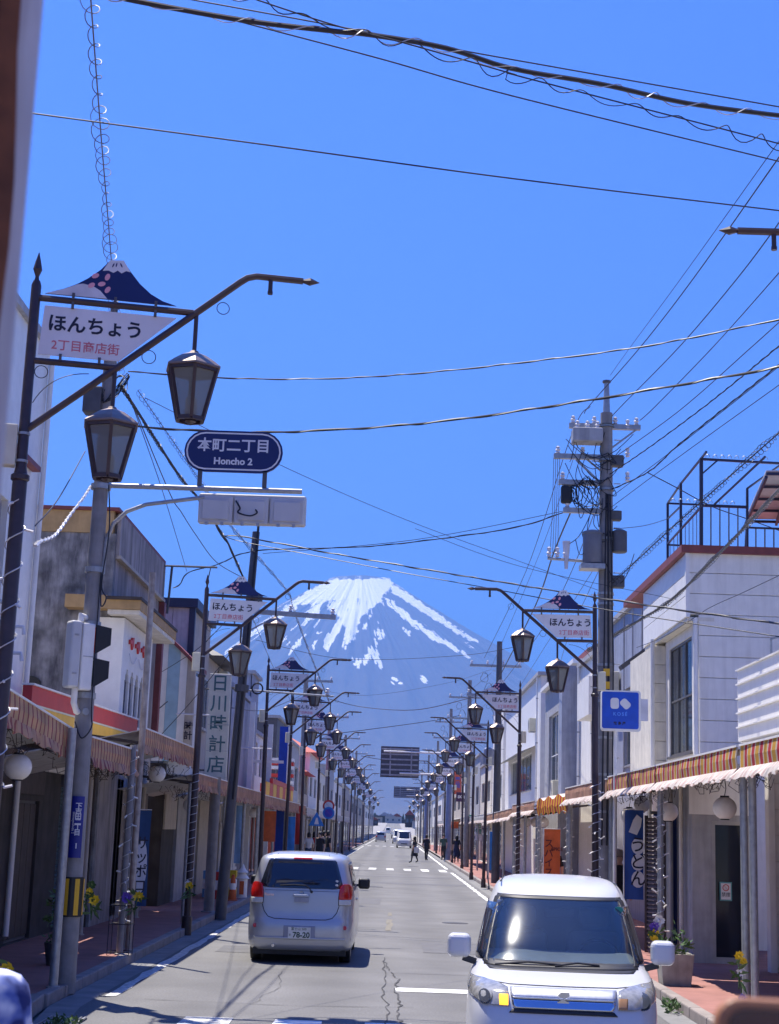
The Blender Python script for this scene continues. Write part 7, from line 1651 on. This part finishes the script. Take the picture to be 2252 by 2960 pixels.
rsign('round red and white limit sign above the blue one on a far post', 950, 2330, 78, 'red'); rsign('round blue and red no-parking sign below the limit sign', 950, 2350, 77.8, 'blue'); rsign('blue triangular pedestrian crossing sign past the silver car', 915, 2370, 74, 'tri')
# big direction signs seen from the back
def gantry(label, X, Y, px0, py0, px1, py1, za, pole_r=.22):
    t = thing('direction_sign', label, 'road sign', (X, Y, .12)); a, c = at(px0,py0,Y), at(px1,py1,Y)
    MB().tube([(X,Y,.0),(X,Y,za+1.0)], pole_r, 16, r2=pole_r*.75).build('pole', M('sign_pole_bluegrey',(.20,.26,.42),.5), t, world=True, smooth=True)
    MB().box(a.x,c.x,Y-.22,Y-.18,c.z,a.z).build('board', m_darkgray, t, world=True)
    for k in range(6): z = c.z+(a.z-c.z)*(k+.5)/6; MB().box(a.x+.05,c.x-.05,Y-.26,Y-.225,z-.05,z+.05).build('stiffener', m_gray, t, world=True)
    for u in (.25,.8): x = a.x+(c.x-a.x)*u; MB().box(x-.05,x+.05,Y-.30,Y-.265,c.z+.1,a.z-.1).build('upright', m_gray, t, world=True)
    for z in (a.z-.35, c.z+.30): MB().tube([(a.x+.2 if z > za else (a.x+c.x)/2,Y-.36,z),(X,Y-.1,z)], .065, 10).build('arm', m_white, t, world=True, smooth=True)
    return t
gantry('back of a large direction sign on a blue-grey pole over the road', 3.75, 106.5, 1102, 2157, 1210, 2250, 6.5)
gantry('smaller back of a direction sign farther along the road', 3.9, 190, 1139, 2273, 1212, 2308, 7.0, .2)
# far end of the street
rnd = random.Random(5)
for i in range(18):
    y = rnd.uniform(440, 900) if i < 12 else rnd.uniform(960, 1200); s = -1 if i%2 else 1; xx = s*rnd.uniform(7, 20) if i < 12 else -11+4.4*(i-12); h = rnd.uniform(4.5, 9); z0 = gz(y)-.2
    t = thing('far_house', 'small hazy house at the far end of the street, %s from the lamps' % ORD[i], 'house', (xx, y, z0), 0, 'hazy houses at the street end'); w_ = rnd.uniform(4, 8); mt = rnd.choice([m_gray, m_beige, m_brownwood, m_bluegray])
    MB().box(-w_/2,w_/2,-4,4,0,h*.7).build('wall', mt, t); MB().add([(-w_/2-.4,-4.4,h*.7),(w_/2+.4,-4.4,h*.7),(w_/2+.4,4.4,h*.7),(-w_/2-.4,4.4,h*.7),(0,-4.4,h),(0,4.4,h)],[(3,2,1,0),(0,1,4),(1,2,5,4),(2,3,5),(3,0,4,5)]).build('roof', rnd.choice([m_darkgray, m_redtrim, m_bluegray]), t)
    for q in (-.25,.25): MB().box(w_*q-.6,w_*q+.6,-4.06,-4.0,h*.3,h*.5).build('window', m_glassblue, t)
wd = MB(); rnd = random.Random(6)
for i in range(2600):
    y = rnd.uniform(1300, 2600); x = rnd.uniform(-420, 420); h = rnd.uniform(4, 11); r_ = rnd.uniform(2, 5); z = gz(950)
    a = rnd.uniform(0,6.28); c = [(x+r_*math.cos(a+2.09*k), y+r_*math.sin(a+2.09*k), z+h*rnd.uniform(.1,.5)) for k in range(3)]+[(x,y,z+h)]
    wd.add(c, [(0,1,3),(1,2,3),(2,0,3)])
o = wd.build('wooded_belt', M('far_trees',(.05,.075,.04),.9,var=.3,scale=.1), None, kind='stuff'); o['label'] = 'dark wooded belt where the street meets the mountain foot'; o['category'] = 'woodland'
